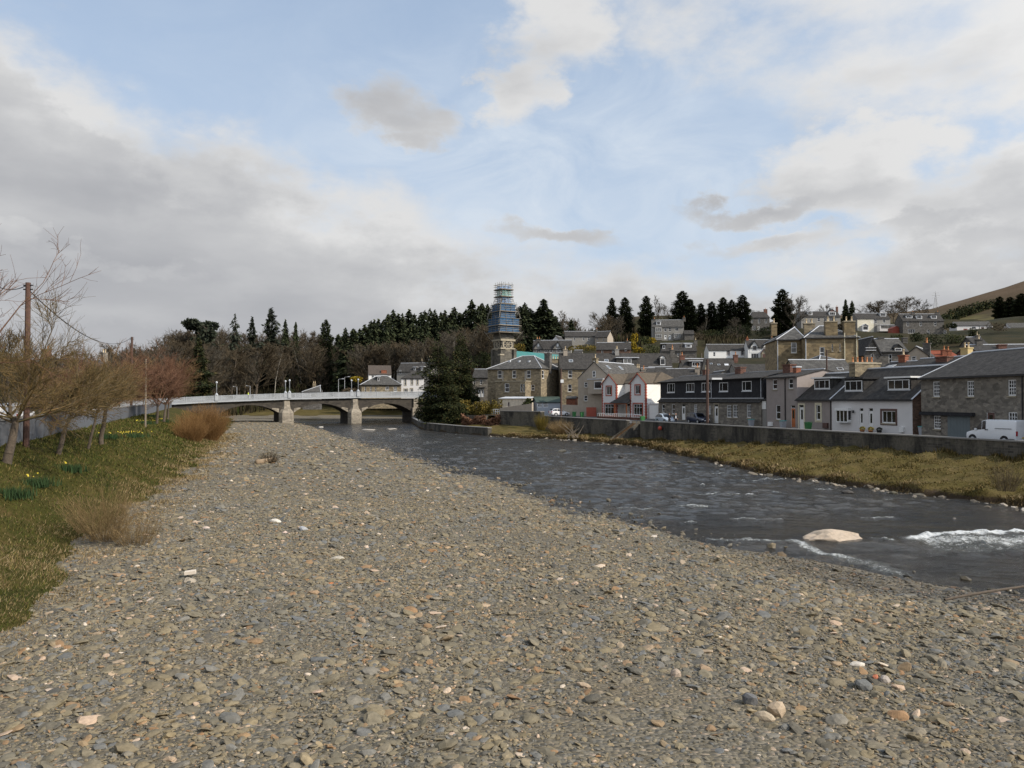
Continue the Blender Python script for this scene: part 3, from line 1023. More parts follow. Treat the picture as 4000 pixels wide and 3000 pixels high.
def gravel_pts(y0, y1, dens, wet=0.6, seed=1):
    r = np.random.default_rng(seed)
    area = (y1 - y0) * 60
    n = int(area * dens)
    y = r.uniform(y0, y1, n)
    x = r.uniform(-90, 40, int(n * 130 / 60))
    y = r.uniform(y0, y1, len(x))
    lim = 0.70 * y + 1.5
    k = (x > xG(y) + r.normal(0.1, 0.9, len(y))) & (x < xL(y) + r.exponential(wet, len(y)) - 0.4) & (np.abs(x) < lim)
    x, y = x[k], y[k]
    # bare sandy patches
    p = sines(x, y, 0.45, 1.0, 71, 8) + sines(x, y, 1.3, 0.5, 72, 8)
    k = r.uniform(0, 1, len(x)) < np.clip(1.15 - 0.42 * np.clip(p, 0, 2), 0.25, 1)
    x, y = x[k], y[k]
    return np.stack([x, y, gravel_z(x, y)], 1)


r_ = np.random.default_rng(77)
a1 = gravel_pts(9.5, 27, 42, 1.0, seed=81)
o = scatter_stones('gravel', a1, np.clip(r_.lognormal(math.log(0.068), 0.48, len(a1)), 0.02, 0.23), PROTO2, ICO2[1], M['stones'], (0.14, 0.40), 0.18, seed=91)
tag(o, 'loose grey and brown river gravel in front of the shallows', None, kind='stuff')
a2 = gravel_pts(27, 62, 28, 1.2, seed=82)
o = scatter_stones('gravel', a2, np.clip(r_.lognormal(math.log(0.078), 0.5, len(a2)), 0.03, 0.27), PROTO1, ICO1[1], M['stones'], (0.13, 0.34), 0.2, seed=92)
tag(o, 'gravel of the middle of the river bar', None, kind='stuff')
a3 = gravel_pts(62, 215, 6.0, 1.5, seed=83)
o = scatter_stones('gravel', a3, np.clip(r_.lognormal(math.log(0.13), 0.45, len(a3)), 0.06, 0.4), PROTO1, ICO1[1], M['stones'], seed=93)
tag(o, 'distant gravel reaching back to the bridge', None, kind='stuff')


fl = gravel_pts(9.5, 23, 150, 1.0, seed=85)
o = scatter_stones('gravel', fl, np.clip(r_.lognormal(math.log(0.030), 0.35, len(fl)), 0.012, 0.06), PROTO1, ICO1[1], M['stones'], (0.3, 0.7), 0.3, seed=95)
tag(o, 'fine shingle between the nearest stones', None, kind='stuff')
fl = gravel_pts(23, 48, 70, 1.2, seed=86)
o = scatter_stones('gravel', fl, np.clip(r_.lognormal(math.log(0.042), 0.35, len(fl)), 0.02, 0.08), PROTO1, ICO1[1], M['stones'], (0.3, 0.7), 0.3, seed=96)
tag(o, 'fine shingle of the middle of the river bar', None, kind='stuff')
wy = r_.uniform(18, 120, 2600)
wx = xL(wy) + r_.exponential(0.9, 2600) - 0.5
wz = np.where(wy < 34, -0.36, -0.07) + r_.uniform(-.04, .06, 2600)
o = scatter_stones('gravel', np.stack([wx, wy, wz], 1), np.clip(r_.lognormal(math.log(0.10), 0.45, 2600), 0.04, 0.26), PROTO1, ICO1[1], M['stones'], (0.4, 0.75), 0.4, seed=97)
tag(o, 'half drowned stones along the near water edge', None, kind='stuff')


def rock(u, v, z, wpx, hpx, col, label, name='stone', seed=0, depth=0.8, blocky=0.55, group=None, cat='stone', rotz=None, detail=ICO2):
    p = G(u, v, z)
    w = wpx / 3000 * p.y
    h = hpx / 3000 * p.y
    V = rock_shape(detail, 500 + seed, blocky)
    V = V * np.array([w / 2, w / 2 * depth, h * 0.62])
    me = fast_mesh(name, V, detail[1], False)
    nm = 'stone_' + name + str(seed)
    m, g, b = newmat(nm)
    b.inputs['Roughness'].default_value = 0.85
    n = g.noise(coords(g, 'Object'), 7.0, 6.0, 0.7)
    c = np.array(col)
    g.l.new(g.ramp(n, [(0.30, tuple(c * 0.35)), (0.42, tuple(c * .85)), (0.55, tuple(c)), (0.75, tuple(np.minimum(c * 1.2, 0.9)))]), b.inputs['Base Color'])
    bump(g, b, n, 0.5, 0.03)
    me.materials.append(m)
    o = link(name, me)
    o.location = (p.x, p.y, z + h * 0.30)
    r = random.Random(seed)
    o.rotation_euler = (r.uniform(-.12, .12), r.uniform(-.12, .12), r.uniform(-.5, .5) if rotz is None else rotz)
    return tag(o, label, cat, group)


ST = [(740, 2292, .5, 75, 42, (.33, .28, .21), 'broad tan boulder with a pale block resting on it', .8, .7),
      (1290, 2295, .45, 44, 28, (.42, .15, .05), 'bright orange wedge of stone in the middle gravel', .9, .5),
      (1480, 2812, .4, 80, 50, (.36, .13, .08), 'brick red slab leaning on an olive stone', .8, .5),
      (1500, 2838, .4, 72, 36, (.17, .16, .12), 'olive slab propped against the brick red slab', .8, .5),
      (1555, 2905, .4, 105, 58, (.24, .24, .25), 'rounded blue grey boulder near the lower edge of the gravel', .8, .7),
      (1615, 2945, .4, 68, 36, (.34, .24, .17), 'pinkish flat stone beside the rounded blue grey boulder', .7, .5),
      (815, 2522, .42, 40, 28, (.58, .42, .29), 'small peach triangular stone left of the gravel centre', .9, .45),
      (880, 2618, .42, 78, 30, (.50, .45, .39), 'long whitish stone lying alone in the lower gravel', .5, .6),
      (1495, 2540, .42, 54, 28, (.52, .42, .30), 'cream notched stone right of the flat grey stones', .7, .45),
      (2985, 2815, .4, 88, 40, (.37, .30, .21), 'tan squared block standing before a dark boulder', .6, .45),
      (3035, 2795, .42, 76, 58, (.40, .31, .21), 'rounded sand coloured boulder behind the tan squared block', .9, .65),
      (2930, 2755, .42, 66, 60, (.12, .12, .12), 'dark grey boulder behind the tan blocks', .9, .6),
      (3350, 2605, .42, 62, 26, (.55, .50, .42), 'pale curved slab in the lower gravel', .7, .5),
      (3420, 2665, .42, 30, 34, (.42, .14, .07), 'upright orange red stone among dark rocks', .8, .6),
      (3458, 2672, .42, 48, 38, (.32, .28, .24), 'beige stone beside the upright orange red stone', .8, .55),
      (3370, 2695, .42, 72, 48, (.13, .13, .12), 'dark angular rock in front of the orange red stone', .9, .5),
      (3915, 2838, .4, 76, 44, (.33, .26, .20), 'rough pinkish block at the right of the gravel', .6, .5),
      (3765, 2965, .38, 66, 46, (.33, .25, .18), 'pinkish oval stone low in the right corner', .7, .7),
      (1075, 2045, .5, 52, 20, (.58, .54, .47), 'white brick shaped stone on the middle gravel', .5, .4),
      (805, 2072, .5, 32, 18, (.50, .40, .33), 'pale pink stone beside the grass edge', .7, .5),
      (1185, 2075, .5, 44, 22, (.36, .37, .38), 'pale grey stone behind the orange wedge', .8, .55),
      (1325, 2190, .5, 66, 20, (.40, .36, .29), 'flat light slab on the gravel near the middle', .7, .5),
      (2640, 2652, .42, 46, 44, (.38, .30, .23), 'round pinkish cobble in the lower middle gravel', .9, .7),
      (1115, 2085, .5, 28, 13, (.55, .42, .36), 'small pink brick fragment in the middle gravel', .6, .4)]
for i, s in enumerate(ST):
    rock(s[0], s[1], s[2], s[3], s[4], s[5], s[6], 'boulder' if 'boulder' in s[6] or 'rock' in s[6] else 'stone', i, s[7], s[8])
p = G(740, 2278, 0.5)
mb = MB()
mb.box(-0.17, 0.17, -0.10, 0.10, 0, 0.10, paint('pale_block_stone', (.62, .54, .44), .9, .1))
o = mb.build('stone_block')
o.location = (p.x + 0.02, p.y + 0.02, 0.80)
o.rotation_euler = (0.06, -0.10, 0.25)
tag(o, 'pale squared block resting on the broad tan boulder', 'stone')

rock(3248, 2128, -0.34, 280, 62, (.42, .34, .255), 'large pale pink boulder breaking the surface of the river', 'boulder', 60, 0.55, 0.70, rotz=0.05, detail=ICO3)
for i, (u, v, w, h, c) in enumerate([(3310, 1928, 50, 16, (.05, .045, .04)), (3490, 1932, 34, 14, (.10, .09, .06)), (3338, 1957, 18, 8, (.04, .035, .03)), (3727, 2030, 16, 10, (.16, .14, .12)), (2645, 1946, 46, 12, (.05, .045, .04)),
                                     (2990, 1932, 60, 12, (.05, .045, .04)), (2435, 1834, 20, 8, (.16, .14, .12)), (2424, 1790, 22, 10, (.05, .045, .04)), (2195, 1766, 40, 11, (.08, .075, .06)), (2130, 1784, 16, 7, (.06, .05, .05)), (1254, 1671, 20, 7, (.42, .40, .36)), (1440, 1682, 56, 8, (.36, .33, .29)), (1530, 1679, 44, 7, (.36, .33, .29)), (2640, 1810, 40, 9, (.07, .06, .04)), (2700, 1808, 34, 9, (.07, .06, .04))]):
    rock(u, v, -0.06, w, h, c, 'low wet rock just breaking the river surface', 'rock', 70 + i, 0.6, 0.6, 'wet rocks in the river', 'rock')

# stones along the foot of the far bank
pts = []
r = np.random.default_rng(8)
for _ in range(900):
    yy = r.uniform(20, 135)
    dens = np.interp(yy, [20, 45, 52, 60, 70, 100, 112, 120, 135], [1, 1, 1, .8, .15, .1, .5, .6, .8])
    if r.uniform() < dens:
        xx = xR(yy) + r.normal(-0.5, 0.55)
        pts.append((xx, yy, -0.05))
pts = np.array(pts)
o = scatter_stones('gravel', pts, np.clip(r.lognormal(math.log(0.16), 0.5, len(pts)), 0.06, 0.5), PROTO1, ICO1[1], isl('bank_stones', [(0, (.10, .09, .07)), (.5, (.20, .17, .13)), (.85, (.30, .26, .21)), (1, (.50, .46, .40))], .85, 5.0, .5), (0.3, 0.6), seed=94)
tag(o, 'stones lying along the foot of the far grass bank', None, kind='stuff')


# ------------------------------------------------------------------ houses
def part_window(H, parent, face, s0, s1, z0, z1, style='sash', inset=0.10, frame='frame', pane='glass', sill='dress', sur=None, name='window'):
    """face: function (s, out, z) -> local point of the house; out > 0 is outside the wall"""
    mb = MB()
    w, h = s1 - s0, z1 - z0

    def bx(m, a0, a1, o0, o1, b0, b1, mat):
        pts = [face(a, o_, b) for b in (b0, b1) for (a, o_) in ((a0, o1), (a1, o1), (a1, o0), (a0, o0))]
        for q in ((3, 2, 1, 0), (4, 5, 6, 7), (0, 1, 5, 4), (1, 2, 6, 5), (2, 3, 7, 6), (3, 0, 4, 7)):
            m.face([pts[j] for j in q], mat)
    t = min(0.085, w * 0.13)
    o0, o1 = -inset - 0.02, -inset + 0.05
    bx(mb, s0, s0 + t, o0, o1, z0, z1, frame)
    bx(mb, s1 - t, s1, o0, o1, z0, z1, frame)
    bx(mb, s0 + t, s1 - t, o0, o1, z1 - t, z1, frame)
    bx(mb, s0 + t, s1 - t, o0, o1, z0, z0 + t * 1.3, frame)
    b = min(0.05, w * 0.07)
    i0, i1, zi0, zi1 = s0 + t, s1 - t, z0 + t * 1.3, z1 - t
    oo = o1 - 0.012

    def vbar(x):
        bx(mb, x - b / 2, x + b / 2, o0, oo, zi0, zi1, frame)

    def hbar(zz, k=1.0):
        bx(mb, i0, i1, o0, oo - 0.004, zz - b * k / 2, zz + b * k / 2, frame)
    if style in ('sash', 'six'):
        hbar((z0 + z1) / 2, 1.5)
    if style == 'six':
        for k in (1, 2):
            vbar(i0 + (i1 - i0) * k / 3)
        for k in (0.25, 0.75):
            hbar(zi0 + (zi1 - zi0) * k, 0.8)
    if style == 'case2':
        vbar((s0 + s1) / 2)
    if style == 'case3':
        vbar(i0 + (i1 - i0) * 0.30)
        vbar(i0 + (i1 - i0) * 0.70)
    if style == 'left2':
        vbar(i0 + (i1 - i0) * 0.33)
    if style == 'top3':
        hbar(zi0 + (zi1 - zi0) * 0.72)
        vbar(i0 + (i1 - i0) * 0.33)
        vbar(i0 + (i1 - i0) * 0.66)
    if sill:
        bx(mb, s0 - 0.08, s1 + 0.08, 0.003, 0.09, z0 - 0.13, z0 - 0.005, sill)
    o = mb.build(name, parent)
    pb = MB()
    pb.face([face(i0, -inset - 0.0, zi0), face(i1, -inset - 0.0, zi0), face(i1, -inset - 0.0, zi1), face(i0, -inset - 0.0, zi1)], pane)
    pb.build('pane', o)
    if sur:
        sb = MB()
        k = sur[1] if isinstance(sur, tuple) else 0.16
        sm = sur[0] if isinstance(sur, tuple) else sur
        bx(sb, s0 - k, s0 - 0.004, 0.003, 0.045, z0 - k, z1 + k, sm)
        bx(sb, s1 + 0.004, s1 + k, 0.003, 0.045, z0 - k, z1 + k, sm)
        bx(sb, s0 - 0.004, s1 + 0.004, 0.003, 0.043, z1 + 0.004, z1 + k, sm)
        bx(sb, s0 - 0.004, s1 + 0.004, 0.003, 0.043, z0 - k, z0 - 0.14 if sill else z0 - 0.004, sm)
        sb.build('surround', o)
    return o


def wall_face(mb, face, L, z0, z1, rects, mat, depth=0.12, rev=None):
    """a wall from 0..L by z0..z1 with recessed openings cut through it"""
    rs = [r for r in rects if r[0] > 0.02 and r[1] < L - 0.02 and r[2] > z0 and r[3] < z1 - 0.02]
    ss = sorted(set([0.0, L] + [r[0] for r in rs] + [r[1] for r in rs]))
    zz = sorted(set([z0, z1] + [r[2] for r in rs] + [r[3] for r in rs]))
    for i in range(len(ss) - 1):
        j = 0
        while j < len(zz) - 1:
            c = ((ss[i] + ss[i + 1]) / 2, (zz[j] + zz[j + 1]) / 2)
            if not any(r[0] < c[0] < r[1] and r[2] < c[1] < r[3] for r in rs):
                mb.face([face(ss[i], 0, zz[j]), face(ss[i + 1], 0, zz[j]), face(ss[i + 1], 0, zz[j + 1]), face(ss[i], 0, zz[j + 1])], mat)
            j += 1
    for r in rs:
        a, b, c, d = r[:4]
        m2 = rev or mat
        k = -depth - 0.03
        mb.face([face(a, 0, c), face(a, k, c), face(b, k, c), face(b, 0, c)], m2)
        mb.face([face(a, 0, d), face(b, 0, d), face(b, k, d), face(a, k, d)], m2)
        mb.face([face(a, 0, c), face(a, 0, d), face(a, k, d), face(a, k, c)], m2)
        mb.face([face(b, 0, c), face(b, k, c), face(b, k, d), face(b, 0, d)], m2)
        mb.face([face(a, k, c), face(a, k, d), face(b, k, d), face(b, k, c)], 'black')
    return rs


def chimney(H, parent, x, y, zb, zt, w=0.9, d=0.6, mat='buffd', pots=2, potmat='pot', cap=True, along='x'):
    mb = MB()
    if along == 'y':
        w, d = d, w
    mb.box(x - w / 2, x + w / 2, y - d / 2, y + d / 2, zb, zt - 0.16, mat)
    mb.box(x - w / 2 - 0.08, x + w / 2 + 0.08, y - d / 2 - 0.08, y + d / 2 + 0.08, zt - 0.16, zt, mat if cap is True else cap)
    o = mb.build('chimney', parent)
    for i in range(pots):
        t = (i + 0.5) / pots - 0.5
        px, py = (x + t * w, y) if along == 'x' else (x, y + t * d)
        pb = MB().lathe([(0.13, zt), (0.15, zt + 0.08), (0.11, zt + 0.12), (0.10, zt + 0.62), (0.13, zt + 0.64), (0.13, zt + 0.72)], 8, potmat, (px, py))
        pb.build('pot', o, True)
    return o


class House:
    def __init__(self, name, label, uL, uR, Yd, ang, vE, vB, dep=8.0, cat='house', group=None, L=None, zb=None, ze=None):
        a = R(ang)
        self.d = Vector((math.cos(a), math.sin(a), 0))
        self.n = Vector((math.sin(a), -math.cos(a), 0))
        self.b = -self.n
        c = P(uL, vB, Yd)
        if zb is not None:
            c.z = zb
        self.c = c
        self.zb = c.z
        if L is None:
            r = ray(uR, 1500)
            # CAM + t r on the line c + s d
            k = r.x / r.y
            # c.x + s dx = k (c.y + s dy)
            L = (k * c.y - c.x) / (self.d.x - k * self.d.y)
        self.L = L
        self.dep = dep
        self.ze = (P(uL, vE, Yd).z - self.zb) if ze is None else ze
        self.o = empty(name, c, a, label, cat, group)

    def loc(self, u, v, h=0.0):
        """(s, z) on the plane parallel to the front, h behind it"""
        d = ray(u, v)
        q = self.c + self.b * h
        t = (q - CAM).dot(self.n) / d.dot(self.n)
        p = CAM + d * t
        return (p - self.c).dot(self.d), p.z - self.zb

    def locr(self, u, v, s=None):
        """(y, z) on the plane of the right end"""
        s = self.L if s is None else s
        d = ray(u, v)
        q = self.c + self.d * s
        t = (q - CAM).dot(self.d) / d.dot(self.d)
        p = CAM + d * t
        return (p - self.c).dot(self.b), p.z - self.zb

    def rect(self, w, h=0.0):
        s0, z1 = self.loc(w[0], w[1], h)
        s1, z0 = self.loc(w[2], w[3], h)
        zz = self.loc((w[0] + w[2]) / 2, w[1], h)[1], self.loc((w[0] + w[2]) / 2, w[3], h)[1]
        return [s0, s1, zz[1], zz[0]]

    def rectr(self, w, s=None):
        y0, _ = self.locr(w[0], w[1], s)
        y1, _ = self.locr(w[2], w[3], s)
        m = (w[0] + w[2]) / 2
        return [min(y0, y1), max(y0, y1), self.locr(m, w[3], s)[1], self.locr(m, w[1], s)[1]]

    front = staticmethod(lambda s, o, z: (s, -o, z))

    def body(self, wall='rubble', roof='gable', vR=None, zr=None, slate='slate', wins=(), doors=(), rwins=(), hip=(0, 0), ov=0.22, gov=0.12, ridge='lead', rev=None, side=None, under=4.0, gutter='black', rdepth=None, verge=None, sur=None, sill='dress', cut=True):
        L, D, ze = self.L, self.dep, self.ze
        o = self.o
        side = side or wall
        if zr is None:
            if roof == 'gfront':
                zr = self.loc(*vR)[1]
            elif vR is not None:
                q = self.c + self.b * (D / 2)
                zr = (CAM.z + (1560 - vR) / 3000 * q.y * 1.0) - self.zb
            else:
                zr = ze
        self.zr = zr
        F = self.front

        def Rf(s, o_, z):
            return (L + o_, s, z)

        def Lf(s, o_, z):
            return (-o_, D - s, z)

        def Bf(s, o_, z):
            return (L - s, D + o_, z)
        wr = [(self.rect(w), w) for w in wins]
        dr = [(self.rect(w), w) for w in doors]
        rr_ = [(self.rectr(w), w) for w in rwins]
        mb = MB()
        done = wall_face(mb, F, L, -under, ze, [r for r, _ in wr + dr] if cut else [], wall, rev=rev)
        doner = wall_face(mb, Rf, D, -under, ze, [r for r, _ in rr_], side, rev=rev)
        wall_face(mb, Lf, D, -under, ze, [], side)
        wall_face(mb, Bf, L, -under, ze, [], wall)
        if roof in ('gable',):
            mb.face([(0, 0, ze), (0, D / 2, zr), (0, D, ze)], side)
            mb.face([(L, 0, ze), (L, D, ze), (L, D / 2, zr)], side)
        if roof == 'gfront':
            mb.face([(0, 0, ze), (L, 0, ze), (L / 2, 0, zr)], wall)
            mb.face([(L, D, ze), (0, D, ze), (L / 2, D, zr)], wall)
        mb.build('wall', o)
        # roof
        rb = MB()
        th = 0.12
        if roof == 'gable':
            k = (zr - ze) / (D / 2)
            e = ze - ov * k
            rb.slab([(-gov, -ov, e + th), (L + gov, -ov, e + th), (L + gov, D / 2, zr + th), (-gov, D / 2, zr + th)], th - 0.01, slate)
            rb.slab([(L + gov, D + ov, e + th), (-gov, D + ov, e + th), (-gov, D / 2, zr + th), (L + gov, D / 2, zr + th)], th - 0.01, slate)
        elif roof == 'gfront':
            k = (zr - ze) / (L / 2)
            e = ze - ov * k
            rb.slab([(-ov, -gov, e + th), (L / 2, -gov, zr + th), (L / 2, D + gov, zr + th), (-ov, D + gov, e + th)], th - 0.01, slate)
            rb.slab([(L + ov, D + gov, e + th), (L / 2, D + gov, zr + th), (L / 2, -gov, zr + th), (L + ov, -gov, e + th)], th - 0.01, slate)
        elif roof == 'hip':
            a, b = hip
            k = (zr - ze) / (D / 2)
            e = ze - ov * k * 0.6 + th
            A, B, C_, E = (-ov, -ov, e), (L + ov, -ov, e), (L + ov, D + ov, e), (-ov, D + ov, e)
            r0, r1 = (a, D / 2, zr + th), (L - b, D / 2, zr + th)
            rb.slab([A, B, r1, r0], th - 0.01, slate)
            rb.slab([C_, E, r0, r1], th - 0.01, slate)
            rb.slab([B, C_, r1], th - 0.01, slate)
            rb.slab([E, A, r0], th - 0.01, slate)
        elif roof == 'flat':
            rb.box(-ov, L + ov, -ov, D + ov, ze + 0.002, ze + 0.18, slate)
        elif roof == 'mono':
            rb.slab([(-gov, -ov, ze + th), (L + gov, -ov, ze + th), (L + gov, D, zr + th), (-gov, D, zr + th)], th - 0.01, slate)
        ro = rb.build('roof', o)
        self.roof = ro
        if ridge and roof in ('gable', 'hip', 'gfront'):
            cb = MB()
            t = th + 0.012
            if roof == 'gable':
                cb.tube((-gov, D / 2, zr + t), (L + gov, D / 2, zr + t), 0.09, n=6, mat=ridge)
            elif roof == 'gfront':
                cb.tube((L / 2, -gov, zr + t), (L / 2, D + gov, zr + t), 0.09, n=6, mat=ridge)
            else:
                cb.tube(r0, r1, 0.10, n=6, mat=ridge)
                for p, q in ((A, r0), (B, r1), (C_, r1), (E, r0)):
                    cb.tube(p, q, 0.08, n=6, mat=ridge)
            cb.build('ridge', ro)
        if verge and roof == 'gable':
            for x in (-gov, L + gov):
                vb = MB()
                vb.slab([(x - 0.10, -ov, e + th + 0.03), (x + 0.10, -ov, e + th + 0.03), (x + 0.10, D / 2, zr + th + 0.03), (x - 0.10, D / 2, zr + th + 0.03)], 0.05, verge)
                vb.build('verge', ro)
        if verge and roof == 'gfront':
            for x in (-ov, L + ov):
                vb = MB()
                vb.slab([(x, -gov - 0.06, e + th + 0.01), (L / 2, -gov - 0.06, zr + th + 0.01), (L / 2, -gov + 0.02, zr + th + 0.01), (x, -gov + 0.02, e + th + 0.01)], 0.20, verge)
                vb.build('verge', ro)
        if gutter and roof in ('gable', 'hip', 'flat', 'mono'):
            gb = MB()
            zz = ze - (ov * (zr - ze) / (D / 2) * (1 if roof == 'gable' else .6) if roof in ('gable', 'hip') else 0)
            gb.box(-gov, L + gov, -ov - 0.10, -ov + 0.0, zz - 0.04, zz + 0.08, gutter)
            gb.build('gutter', o)
        for r, w in wr:
            st = w[4] if len(w) > 4 else 'sash'
            op = w[5] if len(w) > 5 else {}
            kw = dict(sur=sur, sill=sill)
            kw.update(op)
            part_window(self, o, F, *r, style=st, inset=0.10 if r in done else -0.06, **kw)
        for r, w in rr_:
            st = w[4] if len(w) > 4 else 'sash'
            kw = dict(sur=sur, sill=sill)
            kw.update(w[5] if len(w) > 5 else {})
            part_window(self, o, Rf, *r, style=st, inset=0.10 if r in doner else -0.06, **kw)
        for r, w in dr:
            self.door(r, w[4] if len(w) > 4 else 'white', 0.10 if r in done else -0.06, w[5] if len(w) > 5 else True, w[6] if len(w) > 6 else None)
        return self

    def door(self, r, mat, inset=0.1, lite=True, sur=None, name='door'):
        s0, s1, z0, z1 = r
        mb = MB()
        zf = z1 - (0.32 if lite and z1 - z0 > 2.1 else 0)
        mb.box(s0, s0 + 0.06, inset - 0.05, inset + 0.02, z0, z1, 'frame')
        mb.box(s1 - 0.06, s1, inset - 0.05, inset + 0.02, z0, z1, 'frame')
        mb.box(s0 + 0.06, s1 - 0.06, inset - 0.04, inset + 0.02, z0, zf - 0.03, mat)
        mb.box(s0 + 0.06, s1 - 0.06, inset - 0.05, inset + 0.02, zf - 0.03, zf + 0.03, 'frame')
        o = mb.build(name, self.o)
        pb = MB()
        if zf < z1:
            pb.box(s0 + 0.06, s1 - 0.06, inset - 0.02, inset + 0.01, zf + 0.03, z1, 'glass')
        w = s1 - s0
        pb.box(s0 + w * 0.3, s1 - w * 0.3, inset - 0.052, inset - 0.042, z0 + (zf - z0) * 0.45, zf - 0.25, 'glass')
        pb.build('pane', o)
        if sur:
            sb = MB()
            sb.box(s0 - 0.2, s0 - 0.004, -0.05, -0.003, z0, z1 + 0.2, sur)
            sb.box(s1 + 0.004, s1 + 0.2, -0.05, -0.003, z0, z1 + 0.2, sur)
            sb.box(s0 - 0.004, s1 + 0.004, -0.048, -0.003, z1 + 0.004, z1 + 0.2, sur)
            sb.build('surround', o)
        return o

    def roofz(self, h):
        return self.ze + (self.zr - self.ze) * h / (self.dep / 2)

    def dormer(self, w, style='case3', h=None, roofv=None, top='flat', wall='slate', fascia='white', grow=0.25, frame='frame', pane='glass'):
        """flat or gabled roofed dormer standing on the front slope; w is its window"""
        if h is None:
            # set it back so that its sill meets the slope
            h = 0.4
            for _ in range(12):
                z = self.loc((w[0] + w[2]) / 2, w[3], h)[1] - 0.15
                h = min(max((z - self.ze) / max(self.zr - self.ze, .1) * self.dep / 2, 0.15), self.dep * 0.45)
        r = self.rect(w, h)
        s0, s1, z0, z1 = r
        a, b = s0 - grow, s1 + grow
        zt = z1 + 0.16
        mb = MB()
        hb = (zt - self.ze) / max(self.zr - self.ze, .1) * self.dep / 2
        hb = min(hb, self.dep / 2)
        zf = self.roofz(h) - 0.1
        mb.box(a, b, h, hb + 0.2, zf, zt, wall)
        if top == 'flat':
            mb.box(a - 0.22, b + 0.22, h - 0.28, hb + 0.35, zt + 0.003, zt + 0.17, fascia)
        else:
            zm = zt + (b - a) * 0.42
            m = (a + b) / 2
            mb.face([(a, h - 0.002, zt), (b, h - 0.002, zt), (m, h - 0.002, zm)], fascia)
            hm = min((zm - self.ze) / max(self.zr - self.ze, .1) * self.dep / 2 + 0.3, self.dep * .6)
            mb.slab([(a - 0.15, h - 0.15, zt - 0.08), (m, h - 0.15, zm + 0.06), (m, hm, zm + 0.06), (a - 0.15, hb, zt - 0.08)], 0.07, 'slate')
            mb.slab([(b + 0.15, hb, zt - 0.08), (m, hm, zm + 0.06), (m, h - 0.15, zm + 0.06), (b + 0.15, h - 0.15, zt - 0.08)], 0.07, 'slate')
        d = mb.build('dormer', self.o)
        wm = MB()
        win = part_window(self, d, lambda s, o_, z: (s, h - o_, z), s0, s1, z0, z1, style, inset=-0.06, sill='lead', pane=pane, frame=frame)
        # two levels only below a house: join the pane to the window by making it part of the dormer
        for ch in list(win.children):
            ch.parent = d
        return d

    def skylight(self, u, v, w=0.7, hgt=1.0, mat='skyglass'):
        # the sight line meets the front slope
        k = (self.zr - self.ze) / (self.dep / 2)
        h = 1.0
        for _ in range(15):
            s, z = self.loc(u, v, h)
            h = 0.6 * h + 0.4 * (z - 0.15 - self.ze) / max(k, .05)
        n = Vector((0, -k, 1)).normalized()
        t = Vector((0, 1, k)).normalized()
        c = Vector((s, h, self.roofz(h) + 0.13)) + n * 0.03
        mb = MB()
        q = [c + Vector((-w / 2, 0, 0)) - t * hgt / 2, c + Vector((w / 2, 0, 0)) - t * hgt / 2, c + Vector((w / 2, 0, 0)) + t * hgt / 2, c + Vector((-w / 2, 0, 0)) + t * hgt / 2]
        mb.slab(q, 0.06, 'lead')
        q2 = [c + (p - c) * 0.84 + n * 0.006 for p in q]
        mb.face(q2, mat)
        mb.build('skylight', self.roof)

    def chim(self, u, vt, w=1.0, d=0.6, h=None, mat='buffd', pots=2, potmat='pot', along='x', s=None, cap=True, zb=None):
        h = self.dep / 2 if h is None else h
        s_, z = self.loc(u, vt, h)
        s = s_ if s is None else s
        base = self.roofz(min(h, self.dep - h)) - 0.8 if zb is None else zb
        return chimney(self, self.o, s, h, base, max(z, base + 1.0), w, d, mat, pots, potmat, cap, along)

    def pipe(self, u, v0, v1, mat='black', r=0.05):
        s, z0 = self.loc(u, v0)
        _, z1 = self.loc(u, v1)
        MB().tube((s, -0.08, z1), (s, -0.08, z0), r, n=6, mat=mat).build('downpipe', self.o)

    def box(self, name, w, o0, o1, mat, h=0.0):
        """a block in front of the wall between o0 and o1 metres out, over pixel rectangle w"""
        r = self.rect(w, h)
        return MB().box(r[0], r[1], h - o1, h - o0, r[2], r[3], mat).build(name, self.o)


# a cottage, house by house ------------------------------------------------
RLINE = lambda u: 0
SX, SY = 44.0, 66.0


def SY_(u):
    """distance of the riverside terrace line along the sight line through u"""
    k = (u - 2000) / 3000
    t = (SX - k * SY) / (0.286 + k)
    return SY + t


STREET = -74.0
SW = dict(sill='dress')

h = House('stone_house', 'long grey rubble stone house with a grey garage door, behind the white van', 3600, 4060, 76.7, -83.1, 1478, 1708, 11.4, 'house', L=21)
h.body('rubble', 'gable', 1382, None, 'slate', verge='lead',
       wins=[(3644, 1490, 3671, 1550, 'six'), (3777, 1488, 3805, 1549, 'six'), (3937, 1483, 3969, 1546, 'six'), (3647, 1624, 3675, 1676, 'six'), (3938, 1610, 3974, 1680, 'six')],
       doors=[(3853, 1610, 3886, 1690, 'brown')])
r = h.rect((3702, 1625, 3790, 1720))
mb = MB()
mb.box(r[0], r[1], -0.02, 0.1, -0.2, r[3], 'bluegrey')
for i in range(1, 7):
    x_ = r[0] + (r[1] - r[0]) * i / 7
    mb.box(x_ - 0.012, x_ + 0.012, -0.03, -0.018, 0.0, r[3] - 0.05, 'bluegrey')
mb.build('garage_door', h.o)
r = h.rect((3604, 1610, 3810, 1623))
MB().box(0.1, r[1], -0.35, -0.003, r[2], r[3], 'slatehung').build('canopy', h.o)
h.pipe(3995, 1470, 1690)

